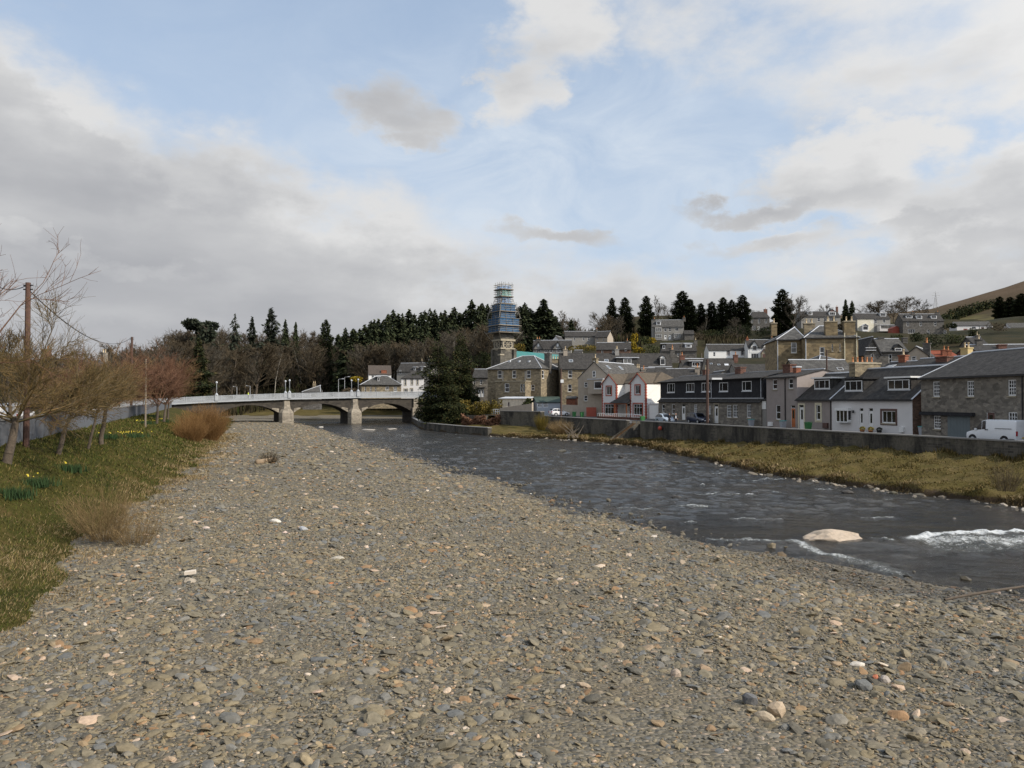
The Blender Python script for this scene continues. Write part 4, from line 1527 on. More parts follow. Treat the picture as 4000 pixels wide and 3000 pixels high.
h = House('white_cottage', 'low white cottage with two wide dormers and slate roof facing the river', 3250, 3563, SY_(3250), STREET, 1559, 1690, 9.0, 'cottage')
h.body('lav', 'gable', 1446, None, 'slate', verge='lead', side='brickbr',
       wins=[(3445, 1605, 3499, 1653, 'case3', dict(sur=('brown', 0.22)))],
       doors=[(3357, 1595, 3373, 1687, 'white'), (3393, 1595, 3411, 1690, 'white')])
h.dormer((3303, 1487, 3370, 1527), 'case3', fascia='black', grow=0.12)
h.dormer((3471, 1483, 3555, 1522), 'case3', fascia='white', grow=0.15)
r = h.rect((3280, 1604, 3324, 1646))
mb = MB()
mb.box(r[0], r[1], -0.5, -0.003, r[2] - 0.12, r[2], 'white')
mb.box(r[0] - 0.15, r[1] + 0.15, -0.58, -0.003, r[3], r[3] + 0.3, 'white')
for x_ in np.linspace(r[0], r[1], 4):
    mb.box(x_ - 0.05, x_ + 0.05, -0.48, -0.40, r[2], r[3], 'white')
for x_ in (r[0], r[1]):
    mb.box(x_ - 0.05, x_ + 0.05, -0.395, -0.003, r[2], r[2] + 0.2, 'white')
o = mb.build('bay_window', h.o)
MB().box(r[0] + 0.02, r[1] - 0.02, -0.44, -0.01, r[2] + 0.002, r[3] - 0.002, 'glass').build('pane', o)
r = h.rect((3519, 1668, 3534, 1688))
MB().box(r[0], r[1], -0.25, -0.003, r[2], r[3], 'white').build('meter_box', h.o)
r = h.rect((3334, 1604, 3342, 1614))
MB().lathe([(0.03, r[2]), (0.12, r[2] + 0.1), (0.10, r[3]), (0.02, r[3] + 0.06)], 8, 'black', ((r[0] + r[1]) / 2, -0.18)).build('wall_lamp', h.o)
h.chim(3360, 1418, 3.6, 1.0, None, 'buffd', 0, s=0.2, along='y', cap='dress')
for i, (pm, sx_) in enumerate((('pot', -0.2), ('pot', -0.2), ('potpale', -0.2))):
    pass

h = House('beige_cottage', 'beige one storey cottage with cream window surround beside the white cottage', 3115, 3248, SY_(3115), STREET, 1560, 1682, 8.6, 'cottage')
h.body('taupe', 'gable', 1463, None, 'slate', wins=[(3189, 1582, 3205, 1641, 'sash', dict(sur=('cream', 0.26), sill='cream'))], doors=[(3122, 1582, 3141, 1676, 'white', True, 'cream')])
h.dormer((3184, 1484, 3243, 1519), 'case3', fascia='white', grow=0.2)
h.pipe(3246, 1560, 1680)
r = h.rect((3219, 1652, 3237, 1672))
MB().box(r[0], r[1], -0.25, -0.003, r[2], r[3], 'brown').build('meter_box', h.o)

h = House('tall_grey_house', 'tall beige rendered house with black downpipe and orange door', 2995, 3113, SY_(2995), STREET, 1477, 1672, 8.0, 'house')
h.body('taupe', 'gable', 1452, None, 'slate',
       wins=[(3018, 1482, 3036, 1521), (3080, 1479, 3098, 1518), (3031, 1582, 3049, 1639)], doors=[(3089, 1584, 3107, 1668, 'orange')])
h.pipe(3068, 1478, 1664, 'black', 0.07)
h.chim(3083, 1423, 1.6, 0.9, 3.0, 'brick', 0, cap=True)
h.chim(3113, 1431, 0.7, 0.7, 2.5, 'brickor', 0, cap='lead')
r = h.rect((3005, 1648, 3020, 1664))
MB().box(r[0], r[1], -0.25, -0.003, r[2], r[3], 'white').build('meter_box', h.o)

# the slate hung terrace
h = House('slate_hung_terrace', 'terrace with black slate hung upper storey over grey stone ground floor', 2573, 2972, SY_(2573), STREET, 1567, 1652, 8.5, 'house')
ze = h.ze
h.body('whin', 'flat', None, ze, 'slate', ov=0.02, gutter=None, sill='dress',
       wins=[(2586, 1579, 2596, 1612), (2624, 1579, 2636, 1618), (2711, 1580, 2723, 1612, 'six'), (2768, 1585, 2776, 1618, 'six'), (2839, 1582, 2857, 1631, 'six'), (2863, 1581, 2881, 1631, 'six'), (2917, 1580, 2934, 1632, 'six')],
       doors=[(2663, 1580, 2677, 1640, 'white'), (2790, 1580, 2807, 1653, 'white', True, 'dress')])
_, zt = h.loc(2585, 1492, 0.35)
mb = MB()
rc = [h.rect(w, 0.35) for w in ((2607, 1498, 2636, 1533), (2681, 1497, 2712, 1531), (2741, 1495, 2775, 1530), (2810, 1494, 2844, 1529), (2899, 1489, 2936, 1527))]
wall_face(mb, lambda s, o_, z: (s, 0.35 - o_, z), h.L, ze + 0.2, zt, rc, M['slatehung'])
mb.face([(h.L, 0.35, ze + 0.2), (h.L, 8.2, ze + 0.2), (h.L, 8.2, zt), (h.L, 0.35, zt)], 'slatehung')
mb.face([(0, 8.2, ze + 0.2), (0, 0.35, ze + 0.2), (0, 0.35, zt), (0, 8.2, zt)], 'slatehung')
mb.build('upper_storey', h.o)
for r, stl in zip(rc, ('case3', 'case3', 'case3', 'left2', 'left2')):
    part_window(h, h.o, lambda s, o_, z: (s, 0.35 - o_, z), *r, style=stl, inset=0.04, sill='lead')
mb = MB()
mb.slab([(-0.1, -0.28, ze - 0.1), (h.L + 0.1, -0.28, ze - 0.1), (h.L + 0.1, 0.38, ze + 0.42), (-0.1, 0.38, ze + 0.42)], 0.08, 'slate')
mb.box(-0.1, h.L + 0.1, 0.28, 0.36, ze + 0.42, ze + 0.52, 'lead')
mb.build('skirt_roof', h.o)
mb = MB()
mb.slab([(-0.3, -0.1, zt - 0.02), (h.L + 0.3, -0.1, zt - 0.02), (h.L + 0.3, 4.3, zt + 1.0), (-0.3, 4.3, zt + 1.0)], 0.12, 'slate')
mb.slab([(h.L + 0.3, 8.6, zt - 0.02), (-0.3, 8.6, zt - 0.02), (-0.3, 4.3, zt + 1.0), (h.L + 0.3, 4.3, zt + 1.0)], 0.12, 'slate')
mb.box(-0.3, h.L + 0.3, 4.2, 4.4, zt + 1.0, zt + 1.07, 'lead')
mb.build('roof', h.o)
h.roofz = lambda hh: zt
h.chim(2892, 1434, 1.5, 0.9, 4.0, 'brick', 0, zb=zt)
h.chim(2757, 1444, 0.9, 0.7, 4.5, 'brick', 1, 'potpale', zb=zt)
for u_ in (2774, 2967):
    s, _ = h.loc(u_, 1500)
    MB().tube((s, 0.2, ze + 0.5), (s, 0.2, zt - 0.1), 0.05, n=6, mat='lead').build('downpipe', h.o)
h2 = House('passage_porch', 'narrow white panelled porch between terrace and beige house', 2974, 2993, SY_(2974) + 0.4, STREET, 1566, 1668, 6.0, 'porch')
h2.body('greywall', 'mono', None, h2.ze + 2.2, 'slate', gutter=None)
r = h2.rect((2975, 1564, 2992, 1598))
MB().box(0.05, h2.L - 0.02, -0.06, -0.003, r[2], r[3], 'white').build('panel', h2.o)
MB().box(0.0, 0.12, -0.08, -0.003, 0, r[2], 'white').build('post', h2.o)

# the white house with two red edged gables
AW = -53.0
hw = House('red_edged_house', 'white house with twin gables edged in red and a brown tiled roof', 2352, 2523, 143.6, AW, 1500, 1640, 9.5, 'house')
c0 = hw.c
LW = hw.L
wg = LW * 0.345
zE = hw.ze
zA = hw.loc(2491, 1458)[1]
mb = MB()
F = lambda s, o_, z: (s, -o_, z)
gA = [hw.rect(w) for w in ((2369, 1510, 2388, 1543), (2362, 1578, 2398, 1622))]
gB = [hw.rect(w) for w in ((2482, 1505, 2500, 1540), (2475, 1578, 2509, 1622))]
for (a, b, rects) in ((0.0, wg, gA), (LW - wg, LW, gB)):
    ff = lambda s, o_, z, a=a: (a + s, -o_, z)
    wall_face(mb, ff, b - a, -3, zE, [(r[0] - a, r[1] - a, r[2], r[3]) for r in rects], M['lav'])  # white gable fronts painted in a darker tone for their shade
    mb.face([(a, 0, zE), (b, 0, zE), ((a + b) / 2, 0, zA)], 'lav')
    for x_, sgn in ((a, -1), (b, 1)):
        q = [(x_, 0, -3), (x_, 9.5 if x_ in (0.0, LW) else 2.0, -3), (x_, 9.5 if x_ in (0.0, LW) else 2.0, zE), (x_, 0, zE)]
        mb.face(q if sgn > 0 else q[::-1], 'whiteharl')  # same white walls on the sunlit sides, painted lighter
mb.face([(wg, 2.0, -3), (LW - wg, 2.0, -3), (LW - wg, 2.0, zE), (wg, 2.0, zE)], 'whiteharl')
mb.face([(LW, 9.5, -3), (0, 9.5, -3), (0, 9.5, zE), (LW, 9.5, zE)], 'whiteharl')
mb.build('wall', hw.o)
rb = MB()
for (a, b) in ((0.0, wg), (LW - wg, LW)):
    m_ = (a + b) / 2
    k = (zA - zE) / ((b - a) / 2)
    rb.slab([(a - .2, -.15, zE - .2 * k + .12), (m_, -.15, zA + .12), (m_, 6.5, zA + .12), (a - .2, 6.5, zE - .2 * k + .12)], .1, 'tiles')
    rb.slab([(b + .2, 6.5, zE - .2 * k + .12), (m_, 6.5, zA + .12), (m_, -.15, zA + .12), (b + .2, -.15, zE - .2 * k + .12)], .1, 'tiles')
# main roof across the back, with a hip on the right end
rb.slab([(-.2, 1.8, zE + .1), (LW + .25, 1.8, zE + .1), (LW - 1.2, 5.4, zA + .35), (.8, 5.4, zA + .35)], .1, 'tiles')
rb.slab([(LW + .25, 9.8, zE + .1), (-.2, 9.8, zE + .1), (.8, 5.4, zA + .35), (LW - 1.2, 5.4, zA + .35)], .1, 'tiles')
rb.slab([(LW + .25, 1.8, zE + .1), (LW + .25, 9.8, zE + .1), (LW - 1.2, 5.4, zA + .35)], .1, 'tiles')
rb.slab([(-.2, 9.8, zE + .1), (-.2, 1.8, zE + .1), (.8, 5.4, zA + .35)], .1, 'tiles')
hw.roof = rb.build('roof', hw.o)
for (a, b) in ((0.0, wg), (LW - wg, LW)):
    m_ = (a + b) / 2
    for x_ in (a - .22, b + .22):
        k = (zA - zE) / ((b - a) / 2)
        vb = MB()
        vb.slab([(x_, -.24, zE - .22 * k + .06), (m_, -.24, zA + .06), (m_, -.155, zA + .06), (x_, -.155, zE - .22 * k + .06)], .13, 'red')
        vb.build('verge', hw.roof)
    for x_, sg in ((a, 1), (b, -1)):
        z_ = 0.0
        i = 0
        qb = MB()
        while z_ < zE - 0.1:
            w_ = 0.20 if i % 2 else 0.30
            x0_, x1_ = (x_ - 0.02, x_ + w_) if sg > 0 else (x_ - w_, x_ + 0.02)
            qb.box(x0_, x1_, -0.03, 0.0 + (0.2 if i % 2 else 0.3), z_, min(z_ + 0.24, zE), 'red')
            z_ += 0.245
            i += 1
        qb.build('quoins', hw.o)
for r in (gA[0], gB[0]):
    part_window(hw, hw.o, F, *r, style='case2', sill=None, sur=('red', 0.2))
for r in (gA[1], gB[1]):
    part_window(hw, hw.o, F, *r, style='top3', sill=None, sur=('red', 0.22))
# porch between the gables
mb = MB()
zp = hw.loc(2430, 1572)[1]
mb.slab([(wg - 0.9, -1.0, zp - 0.1), (LW - wg + 0.25, -1.0, zp - 0.1), (LW - wg + 0.0, 2.0, zp + 2.0), (wg + 1.2, 2.0, zp + 2.0)], .12, 'slate')
mb.build('porch_roof', hw.o)
mb = MB()
for x_ in (wg + .35, LW - wg - .15):
    mb.box(x_ - .08, x_ + .08, -.85, -.70, 0, zp - .05, 'orange')
mb.box(wg + .43, LW - wg - .23, -.84, -.72, zp - .3, zp - .1, 'orange')
mb.build('porch_frame', hw.o)
hw.door([wg + 0.9, LW - wg - 0.5, 0.0, zp - 0.3], 'white', 1.9, True, None)
r = [LW - wg - 1.3, LW - wg - 0.4, zp + 1.1, zp + 2.3]
part_window(hw, hw.o, lambda s, o_, z: (s, 2.0 - o_, z), *r, style='case2', inset=-0.06, sill=None)
chimney(hw, hw.o, (wg + LW - wg) / 2 + 0.3, 4.0, zE, hw.loc(2450, 1455, 4.0)[1], 0.75, 0.75, M['brick'], 0)
# garage beside it
mb = MB()
zg = hw.loc(2530, 1578)[1]
mb.box(LW + 0.25, LW + 2.6, 0.5, 5.0, -3, zg, 'lav')
mb.box(LW + 0.2, LW + 2.65, 0.4, 5.05, zg + 0.003, zg + 0.15, 'white')
mb.build('garage', hw.o)
MB().box(LW + 0.4, LW + 2.45, 0.44, 0.499, -0.2, zg - 0.3, 'white').build('garage_door', hw.o)


# beige gable house, tall stone row and the hall ---------------------------
h = House('gable_house', 'beige harled house with a pointed gable and a box bay window', 2258, 2385, 150, -37, 1478, 1582, 16.0, 'house')
h.body('beige', 'gfront', (2325, 1414), None, 'slatel', side='beige', ov=0.15, sill='dress',
       wins=[(2316, 1449, 2327, 1474, 'sash'), (2282, 1493, 2295, 1513, 'sash'), (2281, 1545, 2295, 1567, 'sash')])
r = h.rect((2310, 1483, 2362, 1538))
MB().box(r[0], r[1] + 0.3, -1.3, -0.003, r[2], r[3], 'beige').build('bay', h.o)
r2 = h.rect((2322, 1490, 2352, 1518), -1.3)
part_window(h, h.o, lambda s, o_, z: (s, -1.3 - o_, z), *r2, style='plain', inset=-0.06, sill='white')
MB().box(r[0] - 0.1, r[1] + 0.4, -1.4, -0.003, r[3] + 0.003, r[3] + 0.15, 'lead').build('bay_roof', h.o)
chimney(h, h.o, h.L / 2, 0.5, h.zr - 0.8, h.loc(2325, 1398)[1], 0.9, 0.8, M['buffd'], 1, 'potpale')
for uu, vv, in ((2388, 1452), (2425, 1456)):
    mb = MB()
    k = (h.zr - h.ze) / (h.L / 2)
    yy = 3.0 if uu < 2400 else 8.0
    n = Vector((k, 0, 1)).normalized()
    for j in range(1):
        xx = h.L * 0.66
        q = [Vector((xx - .35, yy, 0)), Vector((xx + .45, yy, 0)), Vector((xx + .45, yy + .9, 0)), Vector((xx - .35, yy + .9, 0))]
        q = [p + Vector((0, 0, h.zr - (p.x - h.L / 2) * k + 0.16)) for p in q]
        mb.slab(q, 0.05, 'lead')
        mb.face([p + n * 0.01 + (sum(q, Vector()) / 4 - p) * 0.15 for p in q], 'skyglass')
    mb.build('skylight', h.roof)

h = House('tall_stone_row', 'long tall sandstone building with broad slate roof, skylights and dormer', 2190, 2628, 168, 0, 1441, 1583, 9.5, 'house')
h.body('buffd', 'gable', 1383, None, 'slate', ridge='slatel',
       wins=[(2219, 1447, 2235, 1477), (2273, 1453, 2282, 1470), (2218, 1502, 2233, 1531), (2476, 1450, 2483, 1462)])
h.chim(2208, 1366, 1.5, 0.9, None, 'beige', 3, 'potpale', along='y')
h.chim(2409, 1364, 1.3, 0.9, None, 'greywall', 2, 'potpale', along='y')
h.chim(2626, 1366, 1.0, 0.8, None, 'greystone', 1, 'pot')
h.dormer((2435, 1401, 2466, 1420), 'case2', grow=1.5, wall='slatel', fascia='lead', pane='curtain')
h.dormer((2579, 1401, 2598, 1425), 'plain', grow=0.2, wall='slatehung', top='gable', fascia='white')
h.skylight(2230, 1409, 0.9, 1.0)
h.skylight(2369, 1408, 0.9, 1.0)
h.pipe(2192, 1445, 1580, 'brown')

h = House('stone_hall', 'two storey brown stone house with hipped roof and three roof vents near the evergreens', 1905, 2113, 172, -25.5, 1443, 1592, 13.0, 'house')
h.body('buffd', 'hip', 1395, None, 'slatel', hip=(5.5, 4.5), ov=0.3, rev='dress',
       wins=[(1944, 1447, 1960, 1478), (2001, 1447, 2016, 1477), (2057, 1447, 2073, 1477), (2057, 1503, 2071, 1525), (2075, 1503, 2088, 1525)],
       rwins=[(2117, 1447, 2125, 1478)])
h.chim(2141, 1380, 1.3, 1.3, 5.0, 'greystone', 1, 'black', zb=h.ze - 1.0)
for uu in (1991, 2028, 2067):
    k = (h.zr - h.ze) / (h.dep / 2)
    hh = 3.0
    for _ in range(12):
        s, z = h.loc(uu, 1412, hh)
        hh = .6 * hh + .4 * (z - h.ze - .2) / k
    MB().box(s - .22, s + .22, hh - .3, hh + .3, h.roofz(hh), h.roofz(hh) + .42, 'lead').build('roof_vent', h.roof)
ro = h.rect((1936, 1492, 2052, 1592), -3.0)
mb = MB()
z1 = h.rect((1936, 1492, 2052, 1592), 0)[3]
ffn = lambda s, o_, z: (ro[0] + s, -3.0 - o_, z)
w1 = h.rect((1972, 1498, 1989, 1531), -3.0)
w2 = h.rect((2033, 1500, 2039, 1531), -3.0)
w3 = h.rect((2043, 1500, 2049, 1531), -3.0)
wall_face(mb, ffn, ro[1] - ro[0], -3, z1, [(w[0] - ro[0], w[1] - ro[0], w[2], w[3]) for w in (w1, w2, w3)], M['buffd'])
mb.face([(ro[1], -3, -3), (ro[1], -.003, -3), (ro[1], -.003, z1), (ro[1], -3, z1)], 'buffd')
mb.face([(ro[0], -.003, -3), (ro[0], -3, -3), (ro[0], -3, z1), (ro[0], -.003, z1)], 'buffd')
mb.box(ro[0] - .15, ro[1] + .15, -3.15, -.003, z1 + .003, z1 + .18, 'dress')
mb.build('extension', h.o)
for w in (w1, w2, w3):
    part_window(h, h.o, lambda s, o_, z: (s, -3.0 - o_, z), *w, style='sash')
h.pipe(2052, 1450, 1570, 'lead')
h.pipe(1965, 1450, 1490, 'lead')

h = House('small_grey_house', 'small grey slate roofed house with white doors beside the dark evergreens', 1845, 1908, 190, -8, 1475, 1552, 7.0, 'house')
h.body('rubble', 'gable', 1444, None, 'slate', wins=[(1849, 1483, 1856, 1503), (1875, 1483, 1883, 1503), (1849, 1522, 1857, 1536)], doors=[(1868, 1519, 1878, 1551, 'white'), (1880, 1519, 1890, 1551, 'white')])
r = h.rect((1863, 1513, 1894, 1517))
MB().box(r[0], r[1], -.5, -.003, r[2], r[3], 'black').build('canopy', h.o)

h = House('whitewashed_outhouse', 'low outhouse of flaking whitewash below the brown stone house', 1950, 2066, 160, -20, 1558, 1605, 4.0, 'outhouse')
h.body('limewash', 'mono', None, h.ze + .35, 'lead', doors=[(1983, 1571, 1991, 1588, 'brown', False)], gutter=None, under=1.5)
for i, (u0, v0, u1, v1) in enumerate([(2158, 1500, 2192, 1585)]):
    h = House('narrow_infill_house', 'narrow dark stone house set back between two tall stone houses', 2150, 2194, 180, 0, 1444, 1585, 8.0, 'house')
    h.body('greystone', 'gable', 1418, None, 'slate', doors=[(2180, 1512, 2187, 1548, 'green', False)], ridge='lead')
    h.chim(2174, 1402, 2.2, .8, None, 'buffd', 4, 'potpale')

# church: turquoise sheeting over the nave, scaffolded tower -----------------
CH = 54.0
p = P(1984, 1371, 214)
a = R(CH)
dv = Vector((math.cos(a), math.sin(a), 0))
bv = Vector((-dv.y, dv.x, 0))
zr_ = p.z
ch = empty('church', (p.x, p.y, 4.0), a, 'stone church nave under turquoise roof sheeting', 'church')
mb = MB()
LN, WN = 33.0, 7.5
zr, ze = zr_ - 4.0, zr_ - 4.0 - 6.6
mb.box(0, LN, -WN, WN, -3, ze, 'tower')
mb.face([(0, WN, ze), (0, -WN, ze), (0, 0, zr)], 'tower')
mb.face([(LN, -WN, ze), (LN, WN, ze), (LN, 0, zr)], 'tower')
mb.build('wall', ch)
mb = MB()
k = (zr - ze) / WN
for sg in (-1, 1):
    q = [(0.5, sg * (WN + .4), ze - .4 * k + .2), (LN + .2, sg * (WN + .4), ze - .4 * k + .2), (LN + .2, 0, zr + .2), (0.5, 0, zr + .2)]
    mb.slab(q, .15, 'teal')
ro = mb.build('roof', ch)
mb = MB()
for i in range(1, 11):
    x_ = 0.5 + LN * i / 11
    mb.slab([(x_ - .04, -WN - .4, ze - .4 * k + .235), (x_ + .04, -WN - .4, ze - .4 * k + .235), (x_ + .04, 0, zr + .235), (x_ - .04, 0, zr + .235)], .03, paint('turquoise_seam', (.05, .36, .33)))
mb.build('seam', ro)
mb = MB()
for x_ in (0.25,):
    for sg in (-1, 1):
        mb.slab([(x_ - .35, sg * (WN + .5), ze - .5 * k + .5), (x_ + .35, sg * (WN + .5), ze - .5 * k + .5), (x_ + .35, 0, zr + .5), (x_ - .35, 0, zr + .5)], .5, 'tower')
mb.build('gable_coping', ch)

TA = 32.0
pt = P(1957, 1440, 206)
TW = 4.15
# near corner of the tower stands on the sight line; its two seen faces run left and right of it
a = R(TA)
tower = empty('church_tower', (pt.x, pt.y, 4.0), a, 'dark stone church tower with rose windows, wrapped in blue scaffolding', 'church tower')
# local frame: x along the right face, y along the left face (both going away)
ztop = P(1957, 1302, 206).z - 4.0
mb = MB()
TL = TW * 0.98
mb.box(0, TW, 0, TL, -3, ztop - 4.2, 'tower')
zc_ = ztop - 4.2
mb.box(-.25, TW + .25, -.25, TL + .25, zc_ + .003, zc_ + .35, 'dress')
mb.box(.05, TW - .05, .05, TL - .05, zc_ + .353, zc_ + 2.2, 'tower')
mb.box(-.3, TW + .3, -.3, TL + .3, zc_ + 2.203, zc_ + 2.7, 'dress')
mb.box(.0, TW, .0, TL, zc_ + 2.703, ztop, 'tower')
mb.build('wall', tower)
zb_ = P(1957, 1345, 206).z - 4.0


def rose(nm, face, c, z, rad):
    m = MB()
    N = 28
    for i in range(N):
        t0, t1 = 2 * math.pi * i / N, 2 * math.pi * (i + 1) / N
        for (ra, rb_, o0) in ((rad * .92, rad * 1.15, .12),):
            q = [face(c + ra * math.cos(t0), o0, z + ra * math.sin(t0)), face(c + rb_ * math.cos(t0), o0, z + rb_ * math.sin(t0)), face(c + rb_ * math.cos(t1), o0, z + rb_ * math.sin(t1)), face(c + ra * math.cos(t1), o0, z + ra * math.sin(t1))]
            m.face(q, 'dress')
    for i in range(8):
        t = 2 * math.pi * i / 8
        m.tube(face(c, .08, z), face(c + rad * math.cos(t), .08, z + rad * math.sin(t)), .07, n=5, mat='dress')
        cc, cz = c + rad * .66 * math.cos(t + .39), z + rad * .66 * math.sin(t + .39)
        for j in range(10):
            u0, u1 = 2 * math.pi * j / 10, 2 * math.pi * (j + 1) / 10
            m.tube(face(cc + .36 * math.cos(u0), .09, cz + .36 * math.sin(u0)), face(cc + .36 * math.cos(u1), .09, cz + .36 * math.sin(u1)), .05, n=4, mat='dress')
    w = m.build(nm, tower)
    g_ = MB()
    pts = [face(c + rad * .95 * math.cos(2 * math.pi * i / N), .03, z + rad * .95 * math.sin(2 * math.pi * i / N)) for i in range(N)]
    g_.face(pts, 'black')
    g_.build('pane', w)
    # arch over the rose carried down the wall
    m = MB()
    for i in range(14):
        t0, t1 = math.pi * i / 14, math.pi * (i + 1) / 14
        ra, rb_ = rad * 1.22, rad * 1.42
        m.face([face(c + ra * math.cos(t0), .2, z + ra * math.sin(t0)), face(c + rb_ * math.cos(t0), .2, z + rb_ * math.sin(t0)), face(c + rb_ * math.cos(t1), .2, z + rb_ * math.sin(t1)), face(c + ra * math.cos(t1), .2, z + ra * math.sin(t1))], 'tower')
        m.face([face(c + ra * math.cos(t0), .0, z + ra * math.sin(t0)), face(c + ra * math.cos(t0), .2, z + ra * math.sin(t0)), face(c + ra * math.cos(t1), .2, z + ra * math.sin(t1)), face(c + ra * math.cos(t1), .0, z + ra * math.sin(t1))], 'tower')
    m.build('arch', w)


fr = lambda s, o_, z: (s, -o_, z)
fl = lambda s, o_, z: (-o_, TL - s, z)
rose('rose_window', fr, TW / 2, zb_, 1.38)
rose('rose_window', fl, TL / 2, zb_, 1.38)
# buttress on the near corner and a belt course
mb = MB()
mb.box(-.5, .5, -.5, .5, -3, zb_ - 3.0, 'tower')
mb.box(-.65, .65, -.65, .65, zb_ - 2.997, zb_ - 2.6, 'dress')
mb.box(TW - .4, TW + .5, -.5, .5, -3, zb_ - 1.2, 'tower')
mb.box(-.5, .5, TL - .4, TL + .5, -3, zb_ - 1.2, 'tower')
mb.build('buttress', tower)
# spire inside the scaffold
zs0, zs1 = ztop, P(1970, 1112, 206).z - 4.0
mb = MB()
mb.lathe([(2.0, zs0 + .003), (1.85, zs0 + 3), (1.0, zs0 + (zs1 - zs0) * .55), (.25, zs1)], 8, 'tower', (TW / 2, TL / 2))
mb.build('spire', tower)
# scaffolding: tiers of standards, ledgers, boards and blue netting
scaf = empty('scaffolding', (pt.x, pt.y, 4.0), a, 'stepped scaffolding with blue netting wrapped round the church spire', 'scaffolding')


def netmat(name, c, alpha):
    m, g, b = newmat(name)
    o = coords(g)
    b.inputs['Roughness'].default_value = .7
    n = g.noise(o, .9, 5.0, .6)
    cc = np.array(c)
    g.l.new(g.ramp(n, [(.3, tuple(cc * .6)), (.7, tuple(np.minimum(cc * 1.35, 1)))]), b.inputs['Base Color'])
    b.inputs['Alpha'].default_value = alpha
    return m


M['net'] = netmat('blue_netting', (.022, .082, .17), .95)
M['netl'] = netmat('pale_blue_netting', (.20, .36, .62), .45)
M['netg'] = netmat('pale_green_netting', (.25, .50, .46), .5)
M['boards'] = paint('scaffold_boards', (.22, .19, .15), .9, .2)
M['tubes'] = paint('scaffold_tubes', (.22, .20, .165), .6, .2, .3)


def zat(v):
    return P(1957, v, 206).z - 4.0


mx, my = TW / 2, TL / 2
tiers = [(1294, 1269, 3.15, 'net', .05), (1268, 1242, 3.15, 'net', .05), (1239, 1214, 2.45, 'net', .1), (1212, 1187, 2.45, 'net', .1), (1180, 1158, 1.65, 'netl', .25), (1152, 1130, 1.65, 'netg', .25), (1124, 1108, 1.65, 'netl', .25)]
bs, ts = MB(), MB()
nets = {}
for v0, v1, hw_, nm, sag in tiers:
    z0, z1 = zat(v0), zat(v1)
    bs.box(mx - hw_ - .35, mx + hw_ + .35, my - hw_ - .35, my + hw_ + .35, z0 - .28, z0 - .10, 'boards')
    for i in range(4):
        t = -1 + 2 * i / 3
        for (x_, y_) in ((mx + t * hw_, my - hw_), (mx + t * hw_, my + hw_), (mx - hw_, my + t * hw_), (mx + hw_, my + t * hw_)):
            ts.tube((x_, y_, z0 - .3), (x_, y_, z1 + .7), .045, n=5, mat='tubes')
    for zz in (z0 + .55, z0 + 1.05, z1):
        e = hw_ + .5
        for sg in (-1, 1):
            ts.tube((mx - e, my + sg * (hw_ + .06), zz), (mx + e, my + sg * (hw_ + .06), zz), .04, n=5, mat='tubes')
            ts.tube((mx + sg * (hw_ + .06), my - e, zz), (mx + sg * (hw_ + .06), my + e, zz), .05, n=5, mat='tubes')
    nb = MB()
    for fx in range(4):
        N = 9
        for i in range(N):
            for j in range(4):
                def q(ii, jj):
                    t = -1 + 2 * ii / N
                    f = jj / 4
                    pull = sag * math.sin(f * math.pi) * (1 if abs(t) > .5 else .3)
                    tt = t * (1 - pull)
                    out_ = hw_ - .06 - .10 * math.sin(f * math.pi) * (1 + .5 * math.sin(t * 5))
                    zz = z0 + (z1 - z0) * f - (.5 * (1 - t * t) if (jj == 4 and nm == 'netl' and v0 < 1130) else 0)
                    x_, y_ = [(tt * hw_, -out_), (out_, tt * hw_), (-tt * hw_, out_), (-out_, -tt * hw_)][fx]
                    return (mx + x_, my + y_, zz)
                nb.face([q(i, j), q(i + 1, j), q(i + 1, j + 1), q(i, j + 1)], nm)
    nb.build('netting', scaf)
bs.box(mx - 3.5, mx + 3.5, my - 3.5, my + 3.5, zat(1299) - .05, zat(1299) + .22, 'boards')
bs.build('board_deck', scaf)
for (v0, v1, h0, h1) in ((1242, 1165, 3.3, 1.8), (1240, 1190, 3.3, 2.6), (1330, 1290, 2.3, 3.9)):
    for sx_, sy_ in ((-1, -1), (1, -1), (1, 1), (-1, 1)):
        ts.tube((mx + sx_ * h0, my + sy_ * h0, zat(v0)), (mx + sx_ * h1, my + sy_ * h1, zat(v1)), .07, n=5, mat='tubes')
ts.tube((mx, my, zat(1112)), (mx, my, zat(1095)), .06, n=5, mat='tubes')
ts.tube((mx + .8, my, zat(1112)), (mx + .8, my, zat(1099)), .05, n=5, mat='tubes')
ts.build('scaffold_tubes', scaf)

# houses behind the right end of the bridge -----------------------------------
h = House('low_stone_lodge', 'low stone building with hipped slate roof behind the bridge railing', 1412, 1566, 236, 14, 1502, 1545, 9.0, 'house')
h.body('buffd', 'hip', 1468, None, 'slatel', hip=(5.0, 4.0), ov=.4, wins=[(1425, 1512, 1430, 1532), (1446, 1512, 1451, 1532), (1465, 1512, 1470, 1532), (1505, 1511, 1519, 1524, 'case3'), (1538, 1511, 1551, 1530, 'six')])
h.dormer((1475, 1474, 1482, 1488), 'plain', grow=.2, wall='slatel', fascia='lead')
h = House('white_gabled_house', 'white house with brown tiled roof at the foot of the wood', 1440, 1528, 285, 12, 1462, 1500, 9.0, 'house')
h.body('white', 'gable', 1428, None, 'tilesbr', ridge=None, wins=[(1451, 1466, 1461, 1478, 'case2'), (1466, 1465, 1486, 1480, 'case3')], L=None) if False else h.body('white', 'gable', 1428, None, 'tilesbr', ridge=None, wins=[(1451, 1466, 1461, 1478, 'case2'), (1466, 1465, 1486, 1480, 'case3')])
h.chim(1500, 1446, 2.0, .9, .8, 'brickor', 0)
h = House('grey_gabled_house', 'grey stone house with a tall gable and slate roof above the lodge', 1550, 1684, 272, -14, 1452, 1510, 8.0, 'house')
